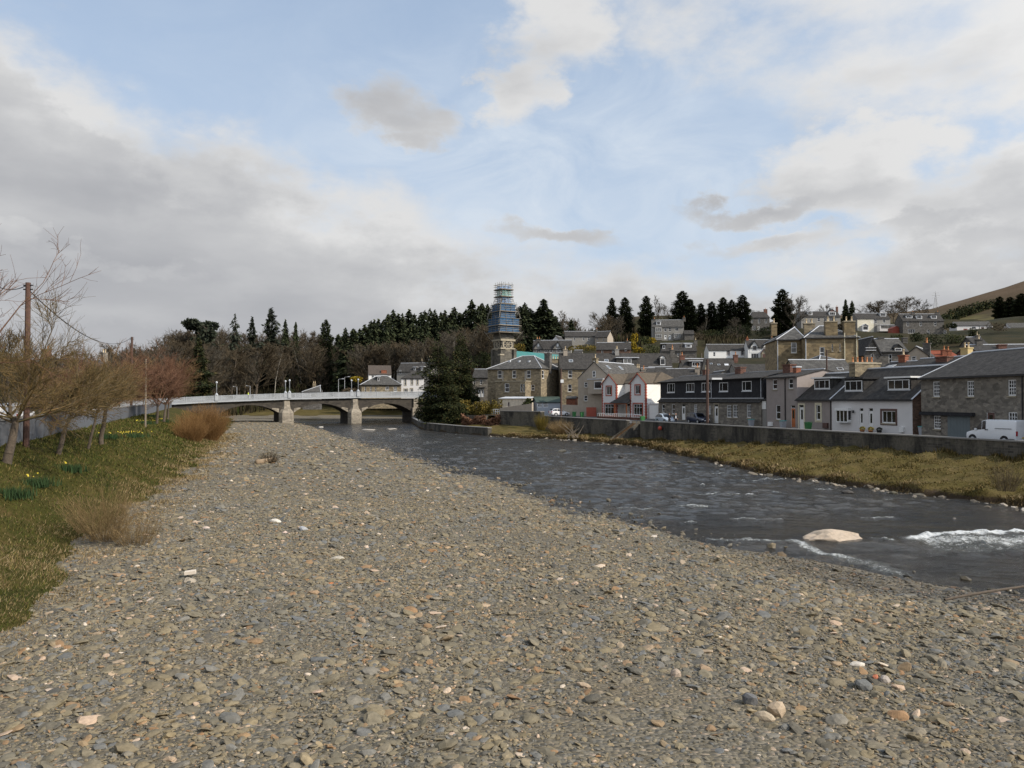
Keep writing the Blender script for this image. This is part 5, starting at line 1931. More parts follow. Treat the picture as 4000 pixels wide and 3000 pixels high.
h.body('greywall', 'gable', 1420, None, 'slate', wins=[(1561, 1446, 1567, 1462)])
h.chim(1648, 1409, .5, .5, None, 'greystone', 1, 'potpale')
h.chim(1682, 1399, 1.6, .8, None, 'greystone', 2, 'potpale')
h.dormer((1617, 1436, 1624, 1446), 'plain', grow=.2, wall='slate', fascia='lead')
h.dormer((1645, 1434, 1652, 1446), 'plain', grow=.2, wall='slate', fascia='lead')
h = House('pale_villa', 'pale grey villa with hipped slate roof beside the dark evergreens', 1567, 1655, 242, 6, 1478, 1545, 9.0, 'house')
h.body('lav', 'hip', 1446, None, 'slate', hip=(4.0, 3.0), ridge=None, wins=[(1580, 1480, 1586, 1505, 'sash', dict(sur=('dress', .2))), (1606, 1480, 1612, 1503, 'sash', dict(sur=('dress', .2))), (1628, 1480, 1633, 1503, 'sash', dict(sur=('dress', .2))), (1578, 1520, 1592, 1532, 'case3', dict(sur=('dress', .2))), (1603, 1518, 1612, 1532, 'case2', dict(sur=('dress', .2)))])
h = House('hipped_lodge', 'small pyramid roofed lodge peeping over the left half of the bridge', 1182, 1250, 250, 10, 1531, 1552, 9.0, 'house')
h.body('greystone', 'hip', 1506, None, 'slatel', hip=(5.4, .3))
h.chim(1228, 1497, 1.0, .8, None, 'buffd', 2, 'potpale')

# the hillside ------------------------------------------------------------------
h = House('twin_gable_villa', 'grey villa with three dark edged gables on the slope above the church roof', 2082, 2232, 262, -6, 1364, 1400, 7.0, 'house')
h.body('greywall', 'gable', 1331, None, 'slate', wins=[(2097, 1364, 2110, 1379, 'case2'), (2128, 1365, 2138, 1378), (2148, 1364, 2158, 1377), (2173, 1361, 2188, 1377, 'case3')], sill=None)
for (ua, ub, uw) in ((2083, 2123, 2102), (2158, 2199, 2179)):
    a0, a1 = h.loc(ua, 1360)[0], h.loc(ub, 1360)[0]
    zt_ = h.loc(uw, 1334)[1]
    mb = MB()
    m_ = (a0 + a1) / 2
    mb.face([(a0, -.06, h.ze - .2), (a1, -.06, h.ze - .2), (m_, -.06, zt_)], 'greywall')
    for s_ in (a0 - .15, a1 + .15):
        mb.slab([(s_, -.5, h.ze - .3), (m_, -.5, zt_ + .15), (m_, 3.6, zt_ + .15), (s_, .3, h.ze - .3)], .12, 'slate')
    o = mb.build('cross_gable', h.o)
    zz = h.loc(uw, 1342)[1]
    MB().box(m_ - .3, m_ + .3, -.10, -.065, zz - 1.0, zz, 'frame').build('gable_window', o)
h.chim(2103, 1324, 1.5, .8, None, 'greystone', 2)
h = House('long_grey_house', 'long two storey grey house backed by bare trees', 2207, 2332, 330, 0, 1314, 1352, 8.0, 'house')
h.body('greywall', 'gable', 1295, None, 'slate', wins=[(2240, 1318, 2246, 1332), (2276, 1317, 2283, 1331), (2295, 1316, 2302, 1331), (2296, 1340, 2302, 1352)], sill=None)
h.chim(2331, 1286, .9, .8, None, 'greystone', 1)
h = House('harled_wing_house', 'pale harled house joined to the right end of the long grey house', 2324, 2373, 326, -28, 1318, 1352, 7.0, 'house')
h.body('beige', 'gable', 1296, None, 'slate', wins=[(2330, 1318, 2335, 1328), (2356, 1320, 2360, 1332)], sill=None)
h = House('white_gable_shed', 'small pale gabled building among the dark firs on the slope', 2160, 2182, 300, -20, 1326, 1345, 8.0, 'building')
h.body('lav', 'gfront', (2171, 1312), None, 'slate')
h = House('orange_stone_house', 'low row of warm sandstone houses with slate roof on the slope', 2330, 2464, 250, -9, 1366, 1398, 7.0, 'house')
h.body('brickbr', 'gable', 1340, None, 'slate', wins=[(2349, 1368, 2356, 1382), (2391, 1367, 2399, 1382), (2440, 1362, 2447, 1372)], sill=None)
h.chim(2450, 1331, 1.0, .7, None, 'greystone', 1)
h = House('outbuilding', 'small slate roofed outbuilding below the twin gable villa', 2240, 2272, 245, -12, 1382, 1396, 5.0, 'building')
h.body('greywall', 'gable', 1369, None, 'slate')

h = House('bay_windowed_pair', 'pair of stone houses with white doors and two storey bay below tall conifers', 2547, 2672, 344, -8, 1277, 1326, 8.0, 'house')
h.body('greywall', 'gable', 1251, None, 'slatel', sill=None,
       wins=[(2594, 1282, 2604, 1295), (2611, 1281, 2621, 1294), (2637, 1280, 2650, 1293, 'case2')],
       doors=[(2595, 1306, 2604, 1325, 'white'), (2612, 1306, 2621, 1325, 'white')])
for w in ((2560, 1281, 2584, 1295), (2560, 1306, 2584, 1320), (2633, 1303, 2657, 1318)):
    r = h.rect(w, -.8)
    m = MB()
    m.box(r[0] - .2, r[1] + .2, -.8, -.003, r[2] - 1.0, r[3] + .4, 'greywall')
    bo = m.build('bay', h.o)
    win = part_window(h, bo, lambda s, o_, z: (s, -.8 - o_, z), *r, style='case3', inset=-.06, sill=None, pane='curtain')
    for c_ in list(win.children):
        c_.parent = bo
h.dormer((2566, 1257, 2579, 1269), 'case3', grow=.3, wall='frame', fascia='lead')
h.chim(2672, 1240, 1.4, .8, None, 'greystone', 1)
h.chim(2556, 1246, 1.2, .8, None, 'greystone', 1)
h = House('slate_porch_building', 'small dark roofed outbuilding right of the bay windowed pair', 2674, 2712, 338, -6, 1305, 1325, 5.0, 'building')
h.body('greystone', 'gable', 1291, None, 'slate', ridge=None)

h = House('grey_dormer_house', 'plain grey stone house with small dormers behind the slender birch trunk', 2585, 2722, 232, -7, 1372, 1418, 8.0, 'house')
h.body('greystone', 'gable', 1343, None, 'slate', wins=[(2646, 1378, 2652, 1393)])
h.dormer((2588, 1348, 2598, 1362), 'plain', grow=.2, wall='slatehung', fascia='slate')
h.dormer((2680, 1346, 2698, 1357), 'case3', grow=.3, wall='frame', fascia='lead')
h.chim(2717, 1329, 1.0, .8, None, 'greystone', 1, 'potpale')
h.chim(2626, 1356, .8, .7, 1.0, 'dress', 1, 'pot')

h = House('long_white_cottage', 'long white cottage with slate roof, left of the white gabled house', 2768, 2918, 302, 0, 1368, 1412, 7.0, 'cottage')
h.body('white', 'gable', 1346, None, 'slate', wins=[(2786, 1376, 2794, 1392), (2840, 1370, 2850, 1387, 'sash', dict(sur='brown')), (2896, 1370, 2906, 1387, 'sash', dict(sur='brown')), (2841, 1398, 2851, 1408), (2885, 1398, 2906, 1408, 'case3', dict(sur='brown'))], sill=None)
h = House('white_twin_gable_house', 'white house with two pointed gables and a gabled porch on the slope', 2922, 3030, 296, -5, 1358, 1408, 8.0, 'house')
h.body('white', 'gable', 1328, None, 'slate', sill=None, wins=[(2934, 1381, 2964, 1404, 'case3'), (2997, 1380, 3008, 1403, 'sash', dict(sur='dress'))])
for (ua, ub, uw, w) in ((2928, 2966, 2948, (2940, 1350, 2956, 1369)), (2977, 3022, 2999, (2992, 1349, 3007, 1367))):
    a0, a1 = h.loc(ua, 1358)[0], h.loc(ub, 1358)[0]
    zt_ = h.loc(uw, 1333)[1]
    mb = MB()
    m_ = (a0 + a1) / 2
    mb.face([(a0, -.06, h.ze - .3), (a1, -.06, h.ze - .3), (m_, -.06, zt_)], 'white')
    mb.box(a0, a1, -.06, -.003, h.ze - 2.0, h.ze - .3, 'white')
    for s_ in (a0 - .25, a1 + .25):
        mb.slab([(s_, -.5, h.ze - .4), (m_, -.5, zt_ + .2), (m_, 4.0, zt_ + .2), (s_, .3, h.ze - .4)], .14, 'slate')
    o = mb.build('cross_gable', h.o)
    win = part_window(h, o, lambda s, o_, z: (s, -o_, z), *h.rect(w), style='sash', inset=-.12, sill=None)
    for c_ in list(win.children):
        c_.parent = o
mb = MB()
a0, a1 = h.loc(2970, 1380)[0], h.loc(2994, 1380)[0]
zt_, ze_ = h.loc(2981, 1365)[1], h.loc(2981, 1379)[1]
m_ = (a0 + a1) / 2
mb.box(a0 + .2, a1 - .2, -1.5, -.003, 0, ze_, 'dress')
mb.face([(a0 + .2, -1.5, ze_), (a1 - .2, -1.5, ze_), (m_, -1.5, zt_)], 'dress')
for s_ in (a0 - .1, a1 + .1):
    mb.slab([(s_, -1.8, ze_ - .2), (m_, -1.8, zt_ + .15), (m_, -.07, zt_ + .15), (s_, -.07, ze_ - .2)], .14, 'brown')
mb.box(m_ - .6, m_ + .6, -1.55, -1.503, 0, 2.4, 'brown')
mb.build('porch', h.o)
h.chim(2919, 1320, 1.0, .8, None, 'brickor', 1)
h.chim(3015, 1318, 1.0, .8, None, 'greystone', 1)

h = House('grey_villa', 'grey stone villa half hidden by the tall dark conifers', 2932, 3008, 400, -5, 1241, 1296, 9.0, 'house')
h.body('greystone', 'hip', 1219, None, 'slate', hip=(2, 1.2), ridge=None, sill=None, wins=[(2961, 1246, 2969, 1262), (2988, 1246, 2996, 1262), (2936, 1250, 2941, 1262), (2940, 1272, 2951, 1289, 'case3')], doors=[(2959, 1275, 2967, 1290, 'white')])
h.chim(2990, 1208, 1.8, 1.0, None, 'brick', 1, zb=h.ze)
h = House('long_hilltop_house', 'long grey house with white dormers on the skyline', 3130, 3285, 372, 0, 1237, 1290, 8.0, 'house')
h.body('greywall', 'gable', 1216, None, 'slate', sill=None, wins=[(3162, 1248, 3172, 1258), (3193, 1242, 3203, 1256), (3217, 1242, 3229, 1257, 'case2'), (3242, 1240, 3264, 1256, 'case3')])
h.dormer((3157, 1220, 3171, 1230), 'plain', grow=.3, wall='frame', fascia='lead', pane='curtain')
h.dormer((3241, 1219, 3262, 1231), 'case3', grow=.3, wall='frame', top='gable', fascia='brown')
h.chim(3136, 1202, .9, .8, None, 'greystone', 1, s=.6)
h.chim(3269, 1199, .9, .8, None, 'brick', 1)
h = House('cream_house', 'half cream half grey house with white conservatory on the hill', 3348, 3480, 362, 0, 1245, 1296, 8.0, 'house')
h.body('greywall', 'gable', 1224, None, 'slate', sill=None, wins=[(3367, 1247, 3376, 1258), (3404, 1247, 3411, 1261, 'sash', dict(sur='frame')), (3416, 1248, 3425, 1262), (3449, 1248, 3458, 1261), (3404, 1272, 3411, 1290)])
r = h.rect((3349, 1246, 3413, 1296))
MB().box(r[0], r[1], -.04, -.003, 0, h.ze - .1, 'creamwall').build('cream_front', h.o)
h.dormer((3439, 1224, 3460, 1235), 'case3', grow=.2, wall='frame', fascia='white')
mb = MB()
r = h.rect((3425, 1272, 3485, 1290))
mb.box(r[0], r[1], -3, -.06, 0, r[3], 'lav')
mb.box(r[0] - .2, r[1] + .2, -3.2, -.06, r[3] + .003, r[3] + .2, 'lead')
mb.box(r[0] + .5, r[1] - .5, -3.03, -3.002, r[3] - 1.6, r[3] - .3, 'curtain')
mb.build('conservatory', h.o)
mb = MB()
r = h.rect((3360, 1275, 3383, 1290))
mb.box(r[0], r[1], -2.5, -.06, 0, r[3], 'frame')
mb.slab([(r[0] - .2, -2.7, r[3]), ((r[0] + r[1]) / 2, -2.7, r[3] + 1.0), ((r[0] + r[1]) / 2, -.06, r[3] + 1.0), (r[0] - .2, -.06, r[3])], .1, 'lead')
mb.slab([(r[1] + .2, -.06, r[3]), ((r[0] + r[1]) / 2, -.06, r[3] + 1.0), ((r[0] + r[1]) / 2, -2.7, r[3] + 1.0), (r[1] + .2, -2.7, r[3])], .1, 'lead')
mb.box(r[0] + .3, r[1] - .3, -2.53, -2.503, 0.8, r[3] - .2, 'glass')
mb.build('sun_room', h.o)
h = House('dormered_terrace', 'grey stone terrace with three white dormers below the moorland hill', 3528, 3690, 348, -3, 1254, 1310, 8.5, 'house')
h.body('greystone', 'gable', 1227, None, 'slate', sill=None, wins=[(3541, 1257, 3551, 1274), (3592, 1257, 3601, 1273), (3648, 1256, 3658, 1273), (3547, 1286, 3573, 1302, 'case3'), (3622, 1288, 3630, 1306), (3686, 1289, 3696, 1304)])
for w in ((3541, 1233, 3562, 1242), (3582, 1233, 3600, 1245), (3639, 1233, 3657, 1244)):
    h.dormer(w, 'case3', grow=.25, wall='frame', fascia='slate')
h.chim(3566, 1219, 1.6, .8, None, 'greystone', 1)
h.chim(3663, 1219, 1.6, .8, None, 'greystone', 1)
h = House('red_shed', 'rust red shed between the cream house and the dormered terrace', 3487, 3518, 352, -3, 1283, 1298, 5.0, 'shed')
h.body('red', 'gfront', (3502, 1274), None, 'red')
h = House('bungalow', 'pale bungalow with red garage door on the green field', 3738, 3880, 420, -6, 1272, 1300, 9.0, 'bungalow')
h.body('lav', 'gable', 1257, None, 'slatel', sill=None, ridge=None, wins=[(3796, 1276, 3812, 1285, 'case2'), (3853, 1275, 3874, 1290, 'case3')], doors=[(3822, 1274, 3829, 1293, 'white'), (3763, 1284, 3780, 1296, 'red', False), (3832, 1276, 3845, 1293, 'brown')])
h = House('lower_bungalow', 'low white walled bungalow at the right edge below the field', 3950, 4090, 400, -6, 1280, 1296, 9.0, 'bungalow')
h.body('lav', 'gable', 1262, None, 'slatel', sill=None, ridge=None, wins=[(3962, 1281, 3980, 1288, 'case2')])

# the town between the row and the slope -------------------------------------------
h = House('big_stone_villa', 'big golden sandstone villa with tall chimney stacks above the cottages', 3038, 3145, 128, -8, 1328, 1478, 11.0, 'house')
h.body('buff', 'hip', 1281, None, 'slatel', hip=(4.0, .5), sill='dress', wins=[(3090, 1338, 3112, 1379, 'sash', dict(pane='curtain')), (3084, 1416, 3096, 1424, 'case2')])
h.pipe(3037, 1328, 1460, 'lead', .07)
h.chim(3044, 1261, .9, .8, 4.0, 'buff', 1, 'potpale', s=.2, cap='dress')
h = House('sandstone_annexe', 'golden sandstone annexe with two slit windows joined to the big villa', 3145, 3354, 125, -8, 1321, 1478, 11.0, 'house')
h.body('buff', 'hip', 1277, None, 'slatel', hip=(3.6, 3.6), sill='dress', wins=[(3202, 1356, 3221, 1398), (3249, 1343, 3254, 1371, 'sash'), (3279, 1343, 3284, 1371, 'sash')])
h.chim(3245, 1255, 1.9, 1.0, 1.2, 'buff', 2, 'potpale', cap='dress', zb=h.ze - .2)
h.chim(3316, 1254, 1.7, 1.0, 1.2, 'buff', 2, 'potpale', cap='dress', zb=h.ze - .2)
h.chim(3160, 1262, 1.8, .9, 7.5, 'buffd', 2, 'potpale', cap='dress')
h.pipe(3298, 1300, 1470, 'cream', .08)
h.pipe(3345, 1300, 1470, 'cream', .08)
h.pipe(3147, 1325, 1470, 'lead', .07)
h = House('dark_chapel_house', 'dark stone house with a steep gable right of the golden villa', 3378, 3440, 135, -6, 1378, 1470, 9.0, 'house')
h.body('greystone', 'gfront', (3395, 1318), None, 'slate', ov=.3, gov=.2, verge='black', wins=[(3402, 1382, 3414, 1418)])
r = h.rect((3380, 1357, 3420, 1370))
mb = MB()
for j in range(2):
    mb.box(r[0], r[1], -.35, -.003, r[2] + j * .45, r[2] + .12 + j * .45, 'lead')
mb.build('canopy', h.o)
h = House('dark_slate_house', 'dark stone house with a wide slate roof and pointed dormer', 3430, 3548, 142, -6, 1374, 1470, 9.0, 'house')
h.body('greystone', 'gable', 1326, None, 'slatel', wins=[(3472, 1383, 3484, 1420)])
h.dormer((3495, 1360, 3522, 1372), 'plain', grow=.1, wall='slatel', top='gable', fascia='slatel')
h.chim(3440, 1317, 1.1, .8, None, 'greystone', 0)
h.chim(3533, 1318, .9, .8, None, 'greystone', 0)
h = House('gable_end_house', 'beige house showing its gable end behind the white cottage roof', 3535, 3625, 108, -35, 1390, 1465, 12.0, 'house')
h.body('beige', 'gfront', (3580, 1356), None, 'slate', wins=[(3560, 1391, 3579, 1413)])
h.chim(3620, 1340, .9, .7, 1.0, 'greystone', 1)
h = House('skylit_house', 'slate roofed house with two skylights and an orange brick chimney', 3418, 3550, 98, -60, 1452, 1480, 7.0, 'house')
h.body('greywall', 'gable', 1418, None, 'slate')
h.skylight(3470, 1432, .5, 1.2)
h.skylight(3485, 1430, .5, 1.2)
h.chim(3529, 1387, .9, .8, None, 'brickor', 1, 'potpale')
h = House('orange_roofed_house', 'house with an orange pantiled roof among grey slates', 3628, 3748, 150, -5, 1396, 1450, 8.0, 'house')
h.body('brickor', 'gable', 1373, None, 'orangeroof', ridge='orangeroof')
h.chim(3688, 1366, 1.0, .8, 1.0, 'brickor', 1)
h.chim(3704, 1368, .9, .8, 1.0, 'brickor', 1)
h = House('back_slate_house', 'slate roofed house showing over the ridge of the white cottage', 3500, 3680, 94, -72, 1460, 1500, 8.0, 'house')
h.body('beige', 'gable', 1405, None, 'slate')
h.chim(3688, 1392, 1.6, .9, 3.0, 'brick', 0, zb=h.ze)
h = House('yellow_chimney_house', 'house with a tall pale yellow chimney behind the long grey stone house', 3690, 3775, 108, -70, 1420, 1500, 8.0, 'house')
h.body('beige', 'gable', 1388, None, 'slate')
h.chim(3776, 1358, 1.15, 1.0, None, 'yellowst', 2, 'potpale', zb=h.ze - 1)
h = House('far_slate_row', 'row of slate roofs and brick chimneys over the long grey stone house', 3815, 4080, 120, -8, 1372, 1460, 7.0, 'house')
h.body('brick', 'gable', 1350, None, 'slate')
h.chim(3823, 1325, .9, .8, None, 'greystone', 1, 'potpale')
h.chim(3912, 1345, 1.2, .8, 1.2, 'brick', 0)
h = House('far_hipped_house', 'slate roofed house behind the yellow chimney below the field', 3805, 3860, 165, -8, 1345, 1420, 7.0, 'house')
h.body('greystone', 'gable', 1319, None, 'slate')
h.chim(3817, 1309, .8, .8, None, 'greystone', 1, 'potpale')

h = House('grey_slate_house', 'old slate roofed house with a wide stone chimney stack behind the cottages', 3122, 3345, 104, 0, 1466, 1520, 7.5, 'house')
h.body('buffd', 'gable', 1409, None, 'slatel', verge=None)
h.skylight(3213, 1447, 1.1, .6)
h.skylight(3282, 1440, .8, .7, 'slate')
h.chim(3368, 1415, 3.3, 1.1, 3.2, 'buffd', 5, 'pot', zb=h.ze - 1, cap='dress')
h = House('pyramid_roof_house', 'small pyramid slate roof rising behind the old slate roof', 3205, 3265, 116, 0, 1408, 1500, 6.0, 'house')
h.body('buffd', 'hip', 1391, None, 'slatel', hip=(1.2, 1.2))
h = House('flat_dormer_house', 'slate roofed house with a flat white framed dormer behind the terrace', 2675, 2790, 172, 0, 1455, 1520, 8.0, 'house')
h.body('greywall', 'gable', 1403, None, 'slate')
h.dormer((2703, 1414, 2734, 1431), 'left2', grow=.6, wall='slatehung', fascia='lead')
h.chim(2682, 1388, 1.1, .8, None, 'brick', 1, s=.3)
h = House('long_slate_roof', 'long low slate roof with small skylights above the terrace', 2770, 2882, 165, 0, 1460, 1520, 8.0, 'house')
h.body('greywall', 'gable', 1403, None, 'slate', ridge='slatel')
h.skylight(2778, 1420, .6, .5)
h.skylight(2808, 1424, .6, .5)
h.skylight(2838, 1424, .9, .6, 'lead')
h.chim(2873, 1386, .9, .7, None, 'brick', 1)
h = House('plain_slate_roof', 'plain dark slate roof running up to the golden villa', 2880, 3036, 160, 0, 1465, 1520, 8.0, 'house')
h.body('greywall', 'gable', 1424, None, 'slate', ridge=None)
h = House('white_ridge_house', 'slate roofed house with a bright ridge left of the terrace chimneys', 2600, 2722, 150, -14, 1480, 1540, 7.5, 'house')
h.body('greywall', 'gable', 1443, None, 'slate', ridge='lead', verge=None)
h.chim(2724, 1435, .9, .7, 2.5, 'beige', 1)
h = House('grey_gable_cottage', 'small grey harled gable peeping over the terrace roof', 2795, 2862, 140, 0, 1470, 1530, 7.0, 'cottage')
h.body('greywall', 'gfront', (2828, 1450), None, 'slate', ov=.3)
h = House('arched_gable_house', 'house with a rounded harled gable top and an orange chimney pot', 2505, 2555, 158, -12, 1462, 1540, 6.0, 'house')
h.body('beige', 'gable', 1440, None, 'slate')
h.chim(2514, 1442, .9, .7, 1.5, 'beige', 1)
h.chim(2492, 1436, .7, .6, 2.5, 'dress', 2, 'potpale')
h = House('lower_slate_house', 'slate roofed house with pale ridge between the red edged house and the row', 2535, 2625, 162, -10, 1470, 1540, 7.0, 'house')
h.body('greywall', 'gable', 1436, None, 'slate')

# garden walls of the town and the river walls -------------------------------------
def wall_strip(name, label, pts, th, mat, cope=None, cat='wall', under=1.5):
    """pts: (x, y, z_bottom, z_top) along the wall"""
    mb = MB()
    q = [Vector((p[0], p[1], 0)) for p in pts]
    nor = []
    for i in range(len(q)):
        d = (q[min(i + 1, len(q) - 1)] - q[max(i - 1, 0)]).normalized()
        nor.append(Vector((-d.y, d.x, 0)))
    cb = MB()
    for i in range(len(q) - 1):
        a, b = q[i], q[i + 1]
        na, nb = nor[i] * th / 2, nor[i + 1] * th / 2
        z = pts[i], pts[i + 1]
        V = lambda v, zz: (v.x, v.y, zz)
        for s in (-1, 1):
            f = [V(a + na * s, z[0][2] - under), V(b + nb * s, z[1][2] - under), V(b + nb * s, z[1][3]), V(a + na * s, z[0][3])]
            mb.face(f if s < 0 else f[::-1], mat)
        mb.face([V(a - na, z[0][3]), V(b - nb, z[1][3]), V(b + nb, z[1][3]), V(a + na, z[0][3])], mat)
        if cope:
            na2, nb2 = nor[i] * (th / 2 + .06), nor[i + 1] * (th / 2 + .06)
            t = .12
            A = [V(a - na2, z[0][3] + .003), V(b - nb2, z[1][3] + .003), V(b + nb2, z[1][3] + .003), V(a + na2, z[0][3] + .003)]
            B = [(p[0], p[1], p[2] + t) for p in A]
            cb.face(B, cope)
            for j in range(4):
                k = (j + 1) % 4
                cb.face([A[j], A[k], B[k], B[j]], cope)
    for i, s in ((0, 1), (len(q) - 1, -1)):
        n_ = nor[i] * th / 2
        p = pts[i]
        f = [(q[i].x - n_.x, q[i].y - n_.y, p[2] - under), (q[i].x + n_.x, q[i].y + n_.y, p[2] - under), (q[i].x + n_.x, q[i].y + n_.y, p[3]), (q[i].x - n_.x, q[i].y - n_.y, p[3])]
        mb.face(f[::-1] if s > 0 else f, mat)
    o = mb.build(name)
    tag(o, label, cat)
    if cope:
        cb.build('coping', o)
    return o


def stained():
    m, g, b = newmat('stained_river_wall')
    b.inputs['Roughness'].default_value = .95
    o = coords(g)
    br = g.node('ShaderNodeTexBrick')
    g.l.new(o, br.inputs['Vector'])
    br.inputs['Scale'].default_value = 1
    br.inputs['Brick Width'].default_value = .5
    br.inputs['Row Height'].default_value = .2
    br.inputs['Mortar Size'].default_value = .015
    br.inputs['Color1'].default_value = (.125, .112, .09, 1)
    br.inputs['Color2'].default_value = (.045, .041, .035, 1)
    br.inputs['Mortar'].default_value = (.13, .12, .105, 1)
    rend = g.noise(o, .28, 5.0, .6)
    n = g.noise(o, 4.0, 6.0, .7)
    plain = g.ramp(n, [(.3, (.070, .064, .050)), (.7, (.16, .144, .114))])
    c = g.mix(g.mapr(rend, .44, .56), br.outputs['Color'], plain)
    s = g.noise(g.mapping(o, scale=(.8, .22, 1)), .55, 7.0, .72)
    c = g.mix(g.mapr(s, .44, .60, 0, .92), c, (.016, .015, .013, 1))
    moss = g.noise(o, 1.1, 5.0, .6)
    c = g.mix(g.mapr(moss, .60, .75, 0, .4), c, (.07, .075, .03, 1))
    g.l.new(c, b.inputs['Base Color'])
    bump(g, b, g.math('SUBTRACT', n, br.outputs['Fac']), .5, .04)
    return m


M['rwall'] = stained()
pts = []
for y_ in list(np.arange(22, 112, 3.0)) + [112.5]:
    pts.append((float(xRW(y_)), y_, float(zRW(y_)), 3.27))
wall_strip('river_wall', 'dark stained river wall below the cottages, from the steps to the right edge', pts, .5, 'rwall', 'concrete')
pts = [(float(xRW(y_)), y_, .4, 3.27 + max(0, (y_ - 128) * .006)) for y_ in np.arange(116, 143.5, 3.0)]
wall_strip('river_wall', 'dark streaked river wall between the steps and the tall wall end', pts, .5, 'rwall', 'concrete')
pts = [(float(xRW(y_)), y_, .4, 4.15) for y_ in np.arange(144, 156, 3.0)]
wall_strip('river_wall', 'taller end of the river wall below the whitewashed outhouse', pts, .9, 'rwall', 'concrete')
pts = [(float(xR(y_)) + .6, y_, -.5, 1.35) for y_ in list(np.arange(138, 172, 4.0)) + list(np.arange(172, 222, 6.0))]
wall_strip('quay_wall', 'low dark quay wall along the water under the evergreens', pts, .8, 'rwall', 'concrete')
pts = [(float(xRW(y_)) - .3, y_, .8, 3.2) for y_ in np.arange(156, 222, 6.0)]
wall_strip('retaining_wall', 'stained retaining wall under the hedge and evergreens', pts, .6, 'rwall')
pts = [(float(xW(y_)), y_, float(zW(y_)) - .4, float(zW(y_)) + 1.45) for y_ in np.arange(12, 198, 3.0)]
wall_strip('roadside_wall', 'smooth blue grey rendered wall along the road behind the bare trees', pts, .3, 'conc_blue', 'concrete')
# steps down to the bank
st_ = empty('river_steps', (float(xRW(114.2)), 114.2, 0), R(-70.5), 'flight of rusty brown steps down through the river wall', 'steps')
mb = MB()
for i in range(13):
    mb.box(-.6, .6, -3.6 + i * .28, -3.6 + (i + 1) * .28, -.5, .55 + i * .2, paint('rusty_step', (.23, .125, .05), .9, .25) if i == 0 else mb.mats[0])
mb.build('treads', st_)
mb = MB()
for s_ in (-1, 1):
    mb.face([(s_ * .75, -3.7, -.5), (s_ * .75, .3, -.5), (s_ * .75, .3, 3.3), (s_ * .75, -3.7, .75)], 'rwall')
    mb.box(min(s_ * .62, s_ * .78), max(s_ * .62, s_ * .78), -.1, .5, -.5, 3.3, 'rwall')
mb.build('side_wall', st_)
p = P(2588, 1673, 106.5)
o = MB().lathe([(.05, -.28), (.22, -.22), (.3, 0), (.22, .22), (.05, .28)], 10, paint('red_plastic', (.45, .06, .03))).build('lifebuoy_housing', None, True)
p.x -= .35
o.location = p
tag(o, 'small red lifebuoy housing hung on the river wall', 'lifebuoy')


# ------------------------------------------------------------------ the bridge
M['rail'] = paint('pale_railing_paint', (.36, .38, .40), .55, .06)
BA = R(25.8)
bp = P(1118, 1652, 200)
BO = Vector((bp.x, bp.y, 0))
bridge = empty('stone_bridge', BO, BA, 'dark stone three arched bridge with pale railings over the river', 'bridge')
BD = Vector((math.cos(BA), math.sin(BA), 0))
BB = Vector((-BD.y, BD.x, 0))
deckz = curve([(-60, 3.6), (-40, 4.55), (-30, 5.05), (-18, 5.72), (0, 6.43), (18, 6.86), (36, 7.03), (60, 7.0)])
BWID = 9.0
PW = 1.8                              # half a pier
arches = [(-18 + PW, -PW), (PW, 18 - PW), (18 + PW, 36 - PW)]
crown = [5.05, 5.35, 5.40]
SPR = 3.0


def arch_z(t):
    for (a, b), c in zip(arches, crown):
        if a < t < b:
            m, hw_ = (a + b) / 2, (b - a) / 2
            rise = c - SPR
            Rr = (hw_ ** 2 + rise ** 2) / (2 * rise)
            return c - Rr + math.sqrt(max(Rr ** 2 - (t - m) ** 2, 0))
    return -1.5


mbs, vss, sf = [MB(), MB()], [MB(), MB(), MB()], MB()
ts_ = sorted(set(list(np.linspace(-48, 44, 93)) + [a for p_ in arches for a in p_] + [x for p_ in arches for x in np.linspace(p_[0], p_[1], 25)]))
for a, b in zip(ts_[:-1], ts_[1:]):
    m = (a + b) / 2
    inar = any(p_[0] <= m <= p_[1] for p_ in arches)
    za, zb_ = (arch_z(a + 1e-6), arch_z(b - 1e-6)) if inar else (-1.5, -1.5)
    for y_, flip in ((0.0, 0), (BWID, 1)):
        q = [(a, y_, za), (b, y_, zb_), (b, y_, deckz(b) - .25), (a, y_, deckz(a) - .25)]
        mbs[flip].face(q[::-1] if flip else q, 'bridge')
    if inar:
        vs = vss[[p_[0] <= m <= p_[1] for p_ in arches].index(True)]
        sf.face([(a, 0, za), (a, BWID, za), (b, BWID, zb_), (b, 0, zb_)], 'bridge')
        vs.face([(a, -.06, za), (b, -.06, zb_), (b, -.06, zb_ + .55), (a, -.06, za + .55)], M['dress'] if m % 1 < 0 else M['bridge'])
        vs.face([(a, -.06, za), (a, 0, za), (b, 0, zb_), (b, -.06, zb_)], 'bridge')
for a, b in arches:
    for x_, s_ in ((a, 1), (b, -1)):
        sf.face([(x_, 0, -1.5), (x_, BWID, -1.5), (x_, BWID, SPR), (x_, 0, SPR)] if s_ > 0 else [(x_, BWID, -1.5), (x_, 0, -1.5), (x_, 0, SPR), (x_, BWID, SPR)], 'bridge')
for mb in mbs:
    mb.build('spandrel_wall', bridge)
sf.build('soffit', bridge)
for vs in vss:
    vs.build('arch_ring', bridge)
